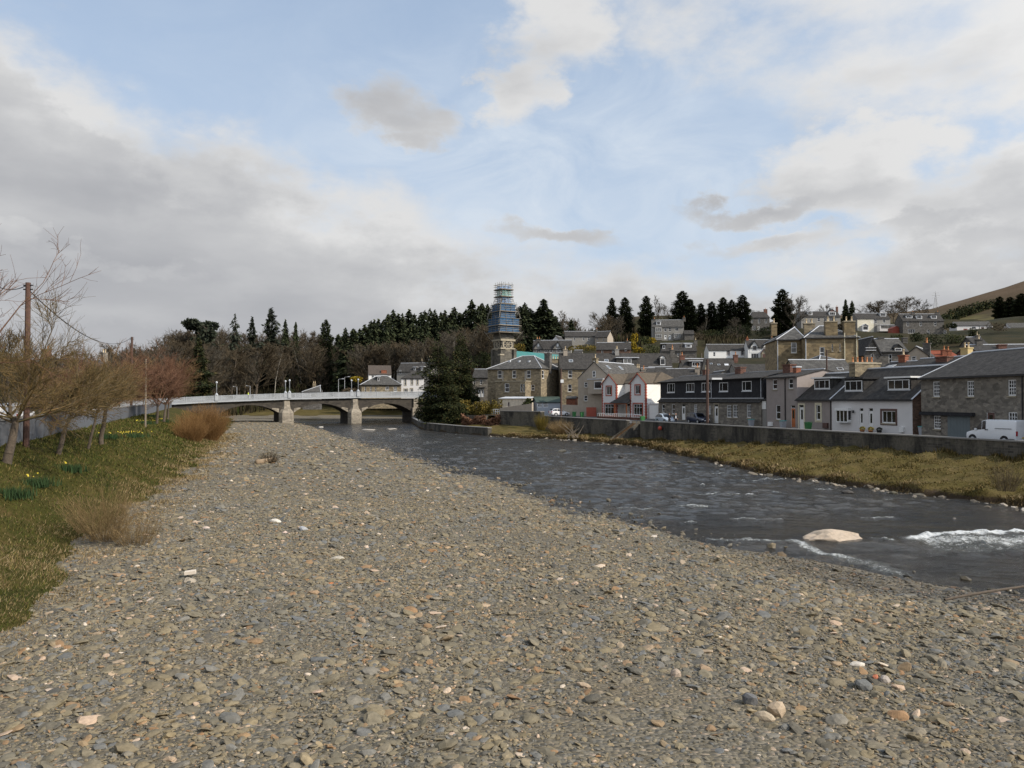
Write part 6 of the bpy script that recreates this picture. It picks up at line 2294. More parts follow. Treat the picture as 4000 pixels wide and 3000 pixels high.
for t0 in (0.0, 18.0):
    p_ = MB()
    # cutwater: wide below, shouldered in to a slim pilaster
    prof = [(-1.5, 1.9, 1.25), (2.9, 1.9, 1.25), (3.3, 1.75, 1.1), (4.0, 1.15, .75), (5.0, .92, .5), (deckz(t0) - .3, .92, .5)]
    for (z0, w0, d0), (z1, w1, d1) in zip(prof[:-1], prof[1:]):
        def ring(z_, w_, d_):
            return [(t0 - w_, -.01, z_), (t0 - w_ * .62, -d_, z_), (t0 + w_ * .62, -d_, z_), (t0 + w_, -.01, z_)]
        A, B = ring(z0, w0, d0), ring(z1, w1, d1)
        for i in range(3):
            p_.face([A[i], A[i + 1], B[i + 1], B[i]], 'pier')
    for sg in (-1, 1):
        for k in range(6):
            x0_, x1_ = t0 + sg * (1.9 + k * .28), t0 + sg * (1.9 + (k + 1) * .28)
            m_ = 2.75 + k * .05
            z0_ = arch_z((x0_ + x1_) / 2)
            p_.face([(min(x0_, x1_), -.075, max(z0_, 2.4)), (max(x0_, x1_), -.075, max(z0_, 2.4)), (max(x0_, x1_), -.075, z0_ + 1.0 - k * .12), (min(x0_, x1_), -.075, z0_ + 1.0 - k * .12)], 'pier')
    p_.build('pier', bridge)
p_ = MB()
p_.box(34.1, 36.2, -.9, -.003, -1.5, 4.2, 'pier')
p_.box(34.5, 35.8, -.6, -.004, 4.203, deckz(35) - .3, 'pier')
p_.build('abutment', bridge)
mb = MB()
fa = MB()
for a, b in zip(np.arange(-48, 44, 1.0), np.arange(-47, 45, 1.0)):
    za, zb_ = deckz(a), deckz(b)
    mb.face([(a, -.5, za + .62), (b, -.5, zb_ + .62), (b, BWID + .5, zb_ + .62), (a, BWID + .5, za + .62)], 'asphalt')
    mb.face([(a, -.55, za - .1), (a, BWID + .55, za - .1), (b, BWID + .55, zb_ - .1), (b, -.55, zb_ - .1)], 'bridge')
    for y_, s_ in ((-.6, -1), (BWID + .6, 1)):
        q = [(a, y_, za), (b, y_, zb_), (b, y_, zb_ + .40), (a, y_, za + .40)]
        fa.face(q if s_ < 0 else q[::-1], 'rail')
        fa.face([(a, y_, za), (a, y_ - s_ * .5, za - .02), (b, y_ - s_ * .5, zb_ - .02), (b, y_, zb_)], 'bridge')
        fa.face([(a, y_, za + .40), (b, y_, zb_ + .40), (b, y_ - s_ * .12, zb_ + .40), (a, y_ - s_ * .12, za + .40)], 'lead')
mb.build('deck', bridge)
fa.build('fascia', bridge)
for y_ in (-.52, BWID + .52):
    rl = MB()
    lat = MB()
    for a in np.arange(-48, 44, 1.0):
        b = a + 1.0
        for dz, th in ((1.60, .07), (.50, .06)):
            q0, q1 = (a, y_, deckz(a) + dz), (b, y_, deckz(b) + dz)
            rl.tube(q0, q1, th, n=5, mat='rail', cap=False)
        for k in range(4):
            x0, x1 = a + k * .25, a + (k + 1) * .25
            for (xa, xb) in ((a + k * .25, a + k * .25 + 1.0), (a + k * .25 + 1.0, a + k * .25)):
                P0, P1 = Vector((xa, y_, deckz(xa) + .52)), Vector((xb, y_, deckz(xb) + 1.58))
                d_ = (P1 - P0).normalized()
                n_ = Vector((d_.z, 0, -d_.x)) * .032
                lat.face([P0 - n_, P0 + n_, P1 + n_, P1 - n_], 'rail')
        if int(a) % 4 == 0:
            rl.box(a - .09, a + .09, y_ - .09, y_ + .09, deckz(a) + .3, deckz(a) + 1.72, 'rail')
    o = rl.build('railing', bridge)
    lat.build('lattice', o)


def bridge_pt(u, side):
    """a point on the near (0) or far (1) parapet on the sight line through u"""
    k = (u - 2000) / 3000
    q = BO + BB * (-.5 if side == 0 else BWID + .5)
    t = (q.x - k * q.y) / (k * BD.y - BD.x)
    p_ = q + BD * t
    return Vector((p_.x, p_.y, float(deckz(t)))), t


for u, side, lab in ((846, 0, 'pale bridge lamp standing alone above the orange willow bush'), (1115, 1, 'far pale bridge lamp over the left stone pier, lower in view than its pair'), (1131, 0, 'near pale bridge lamp over the left stone pier, taller in view than its pair'),
                     (1373, 1, 'far pale bridge lamp over the right stone pier'), (1399, 0, 'near pale bridge lamp over the right stone pier')):
    p_, t = bridge_pt(u, side)
    e = empty('bridge_lamp', p_, BA, lab, 'street lamp', 'lamps on the bridge')
    m = MB()
    m.box(-.38, .38, -.3, .3, .4, 1.75, 'rail')
    m.lathe([(.40, 1.753), (.42, 1.9), (.2, 2.2), (.12, 2.35)], 8, 'rail')
    m.build('plinth', e)
    MB().lathe([(.12, 2.35), (.08, 4.6), (.10, 4.7)], 8, 'rail').build('column', e, True)
    MB().lathe([(.06, 4.7), (.22, 4.78), (.26, 4.98), (.20, 5.15), (.05, 5.24)], 10, 'lead').build('lantern', e, True)


def street_lamp(u, v0, v1, Y_, side, lab, mat='steel', name='street_lamp', hook=True):
    a, b = P(u, v1, Y_), P(u, v0, Y_)
    e = empty(name, a, 0, lab, 'street lamp')
    H_ = b.z - a.z
    m = MB().lathe([(.14, -2), (.10, H_ * .4), (.07, H_)], 8, mat)
    if hook:
        m.tube((0, 0, H_ - .05), (side * 1.3, 0, H_ + .12), .05, n=6, mat=mat)
    m.build('column', e)
    if hook:
        MB().box(side * 1.2 - .1, side * 1.2 + .55 * side + .1 if side > 0 else side * 1.2 + .1, -.14, .14, H_ + .05, H_ + .24, 'lead').build('lantern', e)
    return e


street_lamp(925, 1511, 1545, 262, -1, 'grey street lamp behind the bridge, left of the person in yellow')
street_lamp(977, 1508, 1545, 255, -1, 'grey street lamp just behind the person in the yellow jacket')
street_lamp(1322, 1481, 1540, 260, 1, 'grey street lamp beyond the bridge, left of the stone lodge')
street_lamp(1346, 1473, 1535, 270, 1, 'taller grey street lamp between the lodge and a bridge lamp')


# ------------------------------------------------------------------ poles and wires
def pole(u, vt, vb, Y_, mat, lab, r=.14, lamp=None):
    a, b = P(u, vb, Y_), P(u, vt, Y_)
    m = MB().lathe([(r, -2.5), (r * .95, 0), (r * .78, b.z - a.z)], 8, mat)
    e = empty('utility_pole', a, 0, lab, 'utility pole')
    m.build('shaft', e)
    h_ = b.z - a.z
    c = MB()
    for dz in (.15, .4):
        c.box(-.28, .28, -.05, .05, h_ - dz - .05, h_ - dz + .02, 'black')
    c.build('crossbar', e)
    if lamp:
        MB().box(*lamp[:2], -.2, .2, *lamp[2:], 'frame').build('lamp', e)
    return b


pl1 = pole(103, 1104, 1660, 47, 'polered', 'reddish brown utility pole among the bare trees by the road', .19)
pl2 = pole(513, 1316, 1600, 112, 'pole', 'dark utility pole behind the trees where the long wire ends', .2)
pl3 = pole(568, 1402, 1645, 92, 'palepole', 'pale weathered pole standing in the twiggy trees beside the bank', .12)
pr1 = pole(2764, 1404, 1664, 106, 'pole', 'dark brown utility pole in front of the slate hung terrace', .22, (.6, 2.0, 6.4, 6.65))
pr2 = pole(3230, 1366, 1500, 103, 'pole', 'thin dark pole rising behind the cottage roofs', .12)
pr3 = pole(2192, 1440, 1640, 141, 'pole', 'brown utility pole by the white hatchback', .17, (-.1, .45, 6.8, 7.4))
pr4 = pole(2741, 1380, 1420, 228, 'palepole', 'far pale telegraph pole left of the long white cottage', .14)


def wire(a, b, sag, lab, r=.02):
    m = MB()
    N = 20
    pts = []
    for i in range(N + 1):
        t = i / N
        p_ = a.lerp(b, t)
        pts.append(p_ - Vector((0, 0, sag * 4 * t * (1 - t))))
    for p0, p1 in zip(pts[:-1], pts[1:]):
        m.tube(p0, p1, r, n=4, mat='black', cap=False)
    return tag(m.build('overhead_wire'), lab, 'wire')


q1 = P(112, 1133, 47)
q2 = P(512, 1320, 112)
wire(q1, q2, 1.9, 'black wire sagging from the reddish pole to the dark pole', .035)
wire(P(-40, 1103, 40), P(99, 1117, 47), .3, 'black wire entering from the edge to the reddish pole', .03)
wire(P(2764, 1410, 106), P(2990, 1436, 112), .6, 'thin wire from the terrace pole towards the beige house', .012)
wire(P(2764, 1416, 106), P(2910, 1437, 113), .4, 'thin wire from the terrace pole to a brick chimney', .012)
wire(P(2764, 1410, 106), P(2620, 1436, 150), .6, 'thin wire from the terrace pole back to the slate roofs', .012)

py = P(3656, 1207, 990)
e = empty('pylon', py, 0, 'lattice electricity pylon on the crest of the hill', 'pylon')
m = MB()
H_ = P(3656, 1137, 990).z - py.z
for sx_ in (-1, 1):
    for sy_ in (-1, 1):
        m.tube((sx_ * 2.6, sy_ * 2.6, -2), (sx_ * .7, sy_ * .7, H_ * .62), .22, n=4, mat='steel')
        m.tube((sx_ * .7, sy_ * .7, H_ * .62), (0, 0, H_), .2, n=4, mat='steel')
for i in range(8):
    z0, z1 = H_ * .62 * i / 8, H_ * .62 * (i + 1) / 8
    w0, w1 = 2.6 - 1.9 * i / 8, 2.6 - 1.9 * (i + 1) / 8
    for sg in (-1, 1):
        m.tube((-w0, sg * w0, z0), (w1, sg * w1, z1), .12, n=4, mat='steel')
        m.tube((w0, sg * w0, z0), (-w1, sg * w1, z1), .12, n=4, mat='steel')
m.build('tower', e)
for zf, w_ in ((.62, 4.2), (.76, 5.2), (.9, 3.6)):
    MB().box(-w_, w_, -.2, .2, H_ * zf - .2, H_ * zf + .2, 'steel').build('crossarm', e)

# ------------------------------------------------------------------ vehicles
HATCH = [(0, .36, .52, .56, .62), (.10, .24, .60, .66, .78), (.75, .18, .78, .84, .85), (1.15, .18, .86, .95, .86), (1.95, .18, .92, 1.42, .86), (2.7, .18, .95, 1.50, .86), (3.35, .18, .98, 1.42, .86), (3.72, .22, 1.0, 1.08, .82), (3.82, .34, .72, .78, .76)]
SUV = [(0, .42, .62, .68, .70), (.10, .32, .75, .82, .82), (1.0, .28, .92, .99, .87), (1.35, .28, .98, 1.06, .88), (2.0, .28, 1.02, 1.62, .88), (3.0, .28, 1.05, 1.70, .88), (4.05, .28, 1.05, 1.62, .87), (4.25, .34, 1.05, 1.15, .84), (4.32, .42, .80, .86, .80)]
VAN = [(0, .38, .70, .78, .80), (.12, .28, .86, .95, .92), (.62, .24, 1.02, 1.10, .97), (.95, .24, 1.12, 1.22, .98), (1.72, .24, 1.16, 1.96, .98), (2.1, .24, 1.18, 2.04, .98), (4.70, .24, 1.18, 2.03, .98), (4.84, .26, 1.16, 1.96, .95), (4.86, .40, 1.0, 1.5, .93)]


def vehicle(name, label, cat, loc, heading, st, colr, glass=(4, 6), van=False, wheels=(.72, .82), rw=.30, group=None):
    """heading: the way the nose points; local +x runs from the nose to the tail"""
    e = empty(name, loc, math.atan2(-heading[1], -heading[0]), label, cat, group)
    pm = paint(name + '_paint', colr, .28, .03)
    pm.node_tree.nodes['Principled BSDF'].inputs['Coat Weight'].default_value = .5

    def ring(s):
        x_, zl, zb_, zr, w_ = s
        cab = zr - zb_ > .2
        k = .80 if cab and not van else (.93 if cab else .94)
        return [(x_, -w_ * .86, zl), (x_, -w_, zl + .12), (x_, -w_ * 1.02, (zl + zb_) * .52), (x_, -w_ * .985, zb_), (x_, -w_ * k, zr - .05), (x_, -w_ * (k - .18), zr),
                (x_, w_ * (k - .18), zr), (x_, w_ * k, zr - .05), (x_, w_ * .985, zb_), (x_, w_ * 1.02, (zl + zb_) * .52), (x_, w_, zl + .12), (x_, w_ * .86, zl)]
    rings = [ring(s) for s in st]
    mb = MB()
    for i in range(len(rings) - 1):
        A, B = rings[i], rings[i + 1]
        for j in range(12):
            k = (j + 1) % 12
            mb.face([A[j], B[j], B[k], A[k]][::-1], pm)
    mb.face(rings[0], pm)
    mb.face(rings[-1][::-1], pm)
    # join the ring corners so that the shell is one smooth surface
    import bmesh
    ob = mb.build('body', e, True)
    bm = bmesh.new()
    bm.from_mesh(ob.data)
    bmesh.ops.remove_doubles(bm, verts=bm.verts, dist=.001)
    bmesh.ops.recalc_face_normals(bm, faces=bm.faces)
    bm.to_mesh(ob.data)
    bm.free()
    md = ob.modifiers.new('bevel', 'BEVEL')
    md.width = .04
    md.segments = 2
    md.limit_method = 'ANGLE'
    md.angle_limit = R(28)

    def pane(nm, pts, out):
        c = sum((Vector(p) for p in pts), Vector()) / len(pts)
        q = [c + (Vector(p) - c) * .90 + Vector(out) * .018 for p in pts]
        b = MB()
        b.face(q, 'carglass')
        b.face(q[::-1], 'carglass')
        b.build(nm, e)
    a, b = glass
    for s_, (j0, j1) in ((-1, (3, 4)), (1, (8, 7))):
        for i in range(a, b):
            pane('side_window', [rings[i][j0], rings[i + 1][j0], rings[i + 1][j1], rings[i][j1]], (0, s_, .25))
        if not van:
            pane('side_window', [rings[a - 1][j0], rings[a][j0], rings[a][j1]], (0, s_, .25))
            pane('side_window', [rings[b][j0], rings[b + 1][j0], rings[b][j1]], (0, s_, .25))
        else:
            pane('side_window', [rings[a - 1][j0], rings[a][j0], rings[a][j1]], (0, s_, .1))
    pane('windscreen', [rings[a - 1][5], rings[a - 1][6], rings[a][6], rings[a][5]], (-1, 0, 1))
    if not van:
        pane('rear_window', [rings[b][5], rings[b][6], rings[b + 1][6], rings[b + 1][5]], (1, 0, 1))
    L_ = st[-1][0]
    wd = st[3][4]
    ty = MB().lathe([(rw * .55, -.10), (rw, -.10), (rw, .10), (rw * .55, .10)], 18, 'black')
    for x_ in (wheels[0], L_ - wheels[1]):
        for s_ in (-1, 1):
            w_ = MB()
            w_.tube((x_, s_ * (wd - .14), rw), (x_, s_ * (wd + .035), rw), rw, n=18, mat='black')
            o = w_.build('wheel', e, False)
            MB().tube((x_, s_ * (wd + .036), rw), (x_, s_ * (wd + .05), rw), rw * .62, rw * .5, n=12, mat='steel').build('rim', o)
            ar = MB()
            n_ = 14
            for k in range(n_):
                t0, t1 = math.pi * k / n_, math.pi * (k + 1) / n_
                y_ = s_ * (wd + .022)
                pts = [(x_ + math.cos(t0) * (rw + .09), y_, rw + math.sin(t0) * (rw + .09)), (x_ + math.cos(t1) * (rw + .09), y_, rw + math.sin(t1) * (rw + .09)), (x_ + math.cos(t1) * rw * .9, y_, rw + math.sin(t1) * rw * .9), (x_ + math.cos(t0) * rw * .9, y_, rw + math.sin(t0) * rw * .9)]
                ar.face(pts, 'black')
                ar.face(pts[::-1], 'black')
            ar.build('wheel_arch', e)
    zl = st[1][2]
    for s_ in (-1, 1):
        MB().box(-.02, .12, s_ * st[1][4] * .62 - .16, s_ * st[1][4] * .62 + .16, zl - .12, zl + .03, 'frame').build('headlight', e)
        m = MB()
        zt = st[-2][2]
        m.box(L_ - .12, L_ + .02, s_ * st[-1][4] * .88 - .09, s_ * st[-1][4] * .88 + .09, zt - .42, zt - .02, taill)
        m.build('tail_light', e)
        MB().box(st[3][0] + .1, st[3][0] + .28, s_ * (wd + .02) - .08, s_ * (wd + .02) + .08, st[3][2] + .02, st[3][2] + .16, pm).build('mirror', e)
    MB().box(-.03, .06, -.26, .26, st[0][1] + .06, st[0][1] + .17, 'frame').build('number_plate', e)
    MB().box(L_ - .04, L_ + .03, -.26, .26, st[-1][1] + .14, st[-1][1] + .25, plate).build('number_plate', e)
    MB().box(-.015, L_ + .012, -st[1][4] * .8, st[1][4] * .8, st[2][1] + .0, st[2][1] + .10, 'black').build('bumper', e)
    return e


taill = paint('tail_light_plastic', (.42, .02, .03), .25, .05)
plate = paint('yellow_plate', (.60, .42, .05), .4, .05)
sdir = Vector((-.275, .961, 0))
v = vehicle('white_van', 'white panel van parked by the grey stone house at the right', 'van', (40.45, 67.35, 2.76), sdir, VAN, (.80, .82, .84), (3, 5), True, (.80, 1.0), .33)
for nm, bx in (('door_rail', (3.0, 4.55, -1.02, -1.0, 1.30, 1.34)), ('door_handle', (2.05, 2.13, -1.03, -1.0, 1.14, 1.24)), ('door_handle', (2.22, 2.30, -1.03, -1.0, 1.14, 1.24)), ('bumper', (-.03, .35, -.86, .86, .26, .48)), ('side_trim', (3.55, 4.8, -1.01, -.99, .36, .5))):
    MB().box(*bx, 'black').build(nm, v)
vehicle('blue_estate_car', 'dark blue tall estate car with its lights facing out, before the terrace', 'car', P(2728, 1657, 113.5) + Vector((.9, -.8, 0)), -sdir, SUV, (.020, .026, .05), (4, 6), False, (.85, .85), .34)
vehicle('silver_hatchback', 'small rounded silver blue hatchback beside two standing people', 'car', P(2606, 1655, 116) + Vector((.6, -.4, 0)), -sdir, HATCH, (.34, .40, .46), (4, 6), False)
vehicle('white_hatchback', 'white hatchback seen from behind next to the brown utility pole', 'car', (11.0, 150.6, 3.25), Vector((.93, .36, 0)), HATCH, (.80, .80, .80), (4, 6), False)
vehicle('white_road_van', 'white van on the road, half hidden behind the grey roadside wall', 'van', P(95, 1620, 68) * 1 + Vector((0, 0, 4.15 - P(95, 1620, 68).z)), Vector((-.30, .95, 0)), VAN, (.80, .80, .80), (3, 5), True, (.8, 1.0), .33)
vehicle('dark_road_car', 'dark car on the road behind the wall beside the white van', 'car', P(262, 1620, 82) + Vector((0, 0, 4.2 - P(262, 1620, 82).z)), Vector((-.30, .95, 0)), HATCH, (.03, .035, .045), (4, 6), False)


# ------------------------------------------------------------------ people
def skin_mesh(name, joints, bones, mat, parent=None, sub=1):
    """a body grown over a skeleton: joints {name: (x, y, z, radius)}"""
    ks = list(joints)
    me = bpy.data.meshes.new(name)
    me.from_pydata([joints[k][:3] for k in ks], [(ks.index(a), ks.index(b)) for a, b in bones], [])
    me.materials.append(M[mat] if isinstance(mat, str) else mat)
    o = link(name, me, parent)
    md = o.modifiers.new('skin', 'SKIN')
    md.use_smooth_shade = True
    for i, k in enumerate(ks):
        r = joints[k][3]
        me.skin_vertices[0].data[i].radius = (r, r) if not isinstance(r, tuple) else r
        me.skin_vertices[0].data[i].use_root = (i == 0)
    s = o.modifiers.new('sub', 'SUBSURF')
    s.levels = s.render_levels = sub
    return o


M['skin'] = paint('skin', (.50, .30, .22), .6, .05)


def person(label, loc, rz, coat, trousers, hair, front=None, arms='down', scale=1.0):
    e = empty('person', loc, rz, label, 'person')
    e.scale = (scale,) * 3
    j = {'pelvis': (0, 0, .95, .12), 'waist': (0, 0, 1.10, .12), 'chest': (0, .01, 1.33, .13), 'neck': (0, 0, 1.49, .055), 'jaw': (0, -.02, 1.57, .075), 'skull': (0, 0, 1.66, .088), 'crown': (0, .01, 1.72, .06)}
    bn = [('pelvis', 'waist'), ('waist', 'chest'), ('chest', 'neck'), ('neck', 'jaw'), ('jaw', 'skull'), ('skull', 'crown')]
    for s, n in ((-1, 'l'), (1, 'r')):
        hx = (.24, -.12, .98) if arms == 'down' else (.10, -.24, 1.12)
        j['sh' + n] = (s * .17, 0, 1.42, .06)
        j['el' + n] = (s * .25, .03, 1.16, .045)
        j['wr' + n] = (s * hx[0], hx[1] + .06, hx[2] - .06, .03)
        j['hip' + n] = (s * .09, 0, .90, .09)
        j['kn' + n] = (s * .10, -.02, .50, .06)
        j['an' + n] = (s * .10, .02, .10, .042)
        j['to' + n] = (s * .11, -.13, .04, .035)
        bn += [('chest', 'sh' + n), ('sh' + n, 'el' + n), ('el' + n, 'wr' + n), ('pelvis', 'hip' + n), ('hip' + n, 'kn' + n), ('kn' + n, 'an' + n), ('an' + n, 'to' + n)]
        wx, wy, wz = j['wr' + n][:3]
        j['pa' + n] = (wx, wy - .03, wz - .06, (.018, .034))
        bn.append(('wr' + n, 'pa' + n))
        for f in range(4):
            k = 'f%d%s' % (f, n)
            ln = (.055, .065, .06, .048)[f]
            j[k] = (wx + (f - 1.5) * .004, wy - .055 + f * .018, wz - .075 - ln * .6, .009)
            j[k + 't'] = (wx + (f - 1.5) * .004 - s * .008, wy - .060 + f * .018, wz - .075 - ln * 1.25, .008)
            bn += [('pa' + n, k), (k, k + 't')]
        j['th' + n] = (wx - s * .02, wy - .085, wz - .07, .010)
        bn.append(('pa' + n, 'th' + n))
    skin_mesh('body', j, bn, 'skin', e)
    # face
    f = MB()
    f.lathe([(.010, 1.605), (.016, 1.62), (.006, 1.645)], 6, 'skin', (0, -.098))
    f.build('nose', e)
    for s in (-1, 1):
        MB().lathe([(.004, 1.650), (.011, 1.657), (.004, 1.664)], 6, 'black', (s * .032, -.082)).build('eye', e)
        MB().lathe([(.006, 1.60), (.018, 1.625), (.014, 1.65), (.004, 1.66)], 6, 'skin', (s * .088, .01)).build('ear', e)
    MB().box(-.024, .024, -.093, -.080, 1.578, 1.586, 'brown').build('mouth', e)
    # clothes
    c = {'waist': (0, 0, 1.05, .152), 'hem': (0, 0, .84, .155), 'chest': (0, .01, 1.33, .155), 'collar': (0, 0, 1.46, .085)}
    cb_ = [('waist', 'chest'), ('waist', 'hem'), ('chest', 'collar')]
    for s, n in ((-1, 'l'), (1, 'r')):
        for q, rad in (('sh', .078), ('el', .064)):
            c[q + n] = j[q + n][:3] + (rad,)
        w_ = Vector(j['el' + n][:3]).lerp(Vector(j['wr' + n][:3]), .85)
        c['cu' + n] = (w_.x, w_.y, w_.z, .05)
        cb_ += [('chest', 'sh' + n), ('sh' + n, 'el' + n), ('el' + n, 'cu' + n)]
    skin_mesh('jacket', c, cb_, coat, e)
    t = {'hips': (0, 0, .93, .135)}
    tb = []
    for s, n in ((-1, 'l'), (1, 'r')):
        t['hip' + n] = (s * .09, 0, .85, .11)
        t['kn' + n] = (s * .10, -.02, .50, .082)
        t['an' + n] = (s * .10, .02, .11, .07)
        tb += [('hips', 'hip' + n), ('hip' + n, 'kn' + n), ('kn' + n, 'an' + n)]
        sh = MB().lathe([(.05, 0), (.055, .04), (.045, .10)], 8, 'black', (s * .10, .0))
        sh.box(s * .105 - .045, s * .105 + .045, -.20, -.01, 0, .06, 'black')
        sh.build('shoe', e)
    skin_mesh('trousers', t, tb, trousers, e)
    skin_mesh('hair', {'top': (0, .025, 1.70, .098), 'back': (0, .055, 1.62, .075)}, [('top', 'back')], hair, e)
    if front:
        MB().box(-.09, .09, -.172, -.150, .98, 1.36, front).build('shirt_front', e)
    return e


M['hiviz'] = paint('yellow_jacket_cloth', (.62, .78, .05), .7, .05)
M['darkcloth'] = paint('dark_cloth', (.02, .022, .028), .9, .1)
M['greyhair'] = paint('grey_hair', (.42, .36, .32), .8, .1)
p_ = G(2615, 1661, 2.78)
person('person in dark jacket with back turned, bending towards the silver car', (p_.x, p_.y, 2.78), R(165), 'darkcloth', 'darkcloth', 'black', arms='fwd')
p_ = G(2640, 1661, 2.78)
person('grey haired person in a dark coat over a white top, beside the silver car', (p_.x, p_.y, 2.78), R(-8), 'darkcloth', 'darkcloth', 'greyhair', 'frame')
p_, t = bridge_pt(971, 0)
p_ += BB * .5
person('person in a bright yellow jacket walking across the bridge', (p_.x, p_.y, float(deckz(t)) + .63), BA + R(80), 'hiviz', 'darkcloth', 'brown')


# ------------------------------------------------------------------ bins, pots, sheds, walls
def bin_(loc, body, lid, label, rz=-74):
    e = empty('wheelie_bin', loc, R(rz), label, 'wheelie bin', 'wheelie bins by the house fronts')
    m = MB()
    A = [(-.22, -.26, .08), (.22, -.26, .08), (.22, .22, .08), (-.22, .22, .08)]
    B = [(-.29, -.36, .98), (.29, -.36, .98), (.29, .32, .98), (-.29, .32, .98)]
    m.face(B, body)
    m.face(A[::-1], body)
    for i in range(4):
        k = (i + 1) % 4
        m.face([A[i], A[k], B[k], B[i]], body)
    m.build('body', e)
    m = MB()
    m.slab([(-.31, -.40, 1.04), (.31, -.40, 1.04), (.31, .36, 1.10), (-.31, .36, 1.10)], .06, lid)
    m.box(-.26, .26, .36, .42, 1.03, 1.08, lid)
    m.build('lid', e)
    for s in (-1, 1):
        MB().tube((s * .24, .24, .1), (s * .30, .24, .1), .1, n=10, mat='black').build('wheel', e)


for u, v, z, b, l, lab in ((2935, 1668, 2.76, 'binbody', 'binlid', 'grey wheelie bin with turquoise lid before the stone terrace'), (3059, 1676, 2.76, 'binbody', 'binlid', 'grey wheelie bin beside the black downpipe of the beige house'),
                           (3606, 1706, 2.76, 'binbody', 'binlid', 'grey wheelie bin in the alley beside the white cottage'), (3158, 1684, 2.76, 'green', 'green', 'green wheelie bin before the cottage with the cream window surround'),
                           (2510, 1652, 2.78, 'green', 'green', 'green wheelie bin before the red edged house'), (2274, 1631, 3.1, 'green', 'green', 'green wheelie bin near the red garden door'), (2243, 1630, 3.1, 'green', 'green', 'dull green wheelie bin beside the white hatchback')):
    p_ = G(u, v, z)
    bin_(p_, b, l, lab)

M['yellowfl'] = isl('yellow_flowers', [(0, (.62, .42, .03)), (.6, (.70, .52, .06)), (.61, (.10, .15, .03)), (1, (.06, .10, .02))])


def leaf_cards(n, sampler, size, seed=0, aspect=.55, out=None, up=.3):
    """n small leaf shaped quads; sampler(r, n) -> points and outward directions"""
    r = np.random.default_rng(seed)
    p, d = sampler(r, n)
    d = d + r.normal(0, .55, (n, 3))
    d /= np.linalg.norm(d, axis=1)[:, None] + 1e-9
    t = np.cross(d, r.normal(0, 1, (n, 3)))
    t /= np.linalg.norm(t, axis=1)[:, None] + 1e-9
    s = size * r.uniform(.6, 1.35, n)[:, None]
    a = d * s
    b = t * s * aspect * .5
    V = np.stack([p - a * .5, p + b, p + a * .5, p - b], 1).reshape(-1, 3)
    F = np.arange(n * 4).reshape(n, 4)
    return V, F


def ball(c, rad):
    def f(r, n):
        d = r.normal(0, 1, (n, 3))
        d /= np.linalg.norm(d, axis=1)[:, None]
        q = r.uniform(.35, 1.0, n) ** .5
        return np.array(c) + d * np.array(rad) * q[:, None], d
    return f


for u, v, col_, lab in ((3426, 1694, 'yellowfl', 'clay pot of yellow flowers left of the dark plant pot'), (3465, 1698, None, 'dark plant pot between two pots of yellow flowers'), (3505, 1696, 'yellowfl', 'clay pot of yellow flowers beneath the white meter box')):
    p_ = G(u, v, 2.76)
    p_.x = min(p_.x, 44 - .286 * (p_.y - 66) - .7)
    e = empty('flower_pot', p_, 0, lab, 'flower pot')
    MB().lathe([(.16, 0), (.24, .34), (.27, .35), (.27, .42)], 10, 'pot' if col_ else 'black').build('pot', e, True)
    if col_ is None:
        col_ = isl('dark_pot_plant', [(0, (.02, .03, .015)), (1, (.05, .05, .03))])
    V, F = leaf_cards(240, ball((0, 0, .58), (.30, .30, .22)), .12, 3)
    me = fast_mesh('flowers', V, F)
    me.materials.append(M[col_] if isinstance(col_, str) else col_)
    link('flowers', me, e)

h = House('summer_house', 'grey blue boarded garden shed with green felt roof and lattice window', 2098, 2188, 153, 12, 1570, 1612, 3.2, 'shed')
h.body('blueboard', 'gable', 1553, None, 'felt', ridge='felt', ov=.3, gov=.3, wins=[(2101, 1571, 2118, 1591, 'six'), (2122, 1571, 2141, 1591, 'six')], sill=None, gutter=None)
h = House('red_garden_shed', 'small orange red shed behind the garden wall', 2212, 2248, 158, -15, 1557, 1574, 2.5, 'shed')
h.body('brickor', 'gable', 1549, None, 'slatel', ridge=None, gutter=None)
h = House('white_garage', 'white flat roofed garage left of the red edged house', 2318, 2352, 149, -40, 1588, 1634, 5.0, 'garage')
h.body('white', 'flat', None, h.ze, 'lead', gutter=None)
pg = P(2310, 1634, 147)
o = MB().box(-.95, .95, -.05, .05, -.5, 2.1, 'red').build('garden_door')
o.location, o.rotation_euler = pg, (0, 0, R(-10))
tag(o, 'rust red garden door beside the white garage', 'door')
A, B = P(2192, 1604, 152), P(2300, 1604, 149)
wall_strip('garden_wall', 'brown garden wall behind the white hatchback and the bins', [(A.x, A.y, 3, P(2192, 1580, 152).z), (B.x, B.y, 3, P(2300, 1584, 149).z)], .3, 'beige')
A, B = P(2334, 1640, 139), P(2500, 1648, 127.5)
o = wall_strip('front_wall', 'low red brick garden wall in front of the red edged house', [(A.x, A.y, 2.4, 3.35), (B.x, B.y, 2.4, 3.35)], .25, 'brick', 'brick')
m = MB()
for i in range(22):
    q = A.lerp(B, i / 21)
    m.box(q.x - .03, q.x + .03, q.y - .03, q.y + .03, 3.47, 4.05, 'frame')
m.tube((A.x, A.y, 3.98), (B.x, B.y, 3.98), .035, n=5, mat='frame')
m.build('railing', o)
A, B = P(2870, 1425, 290), P(3042, 1425, 284)
wall_strip('terrace_wall', 'grey stone terrace wall under the white gabled house', [(A.x, A.y, 14, P(2870, 1406, 290).z), (B.x, B.y, 14, P(3042, 1403, 284).z)], .4, 'greystone')
A, B = P(1955, 1604, 157), P(2080, 1612, 151)
wall_strip('yard_wall', 'sloping harled yard wall below the whitewashed outhouse', [(A.x, A.y, 3, P(1962, 1594, 157).z), (B.x, B.y, 3, P(2060, 1576, 151).z)], .4, 'beige')
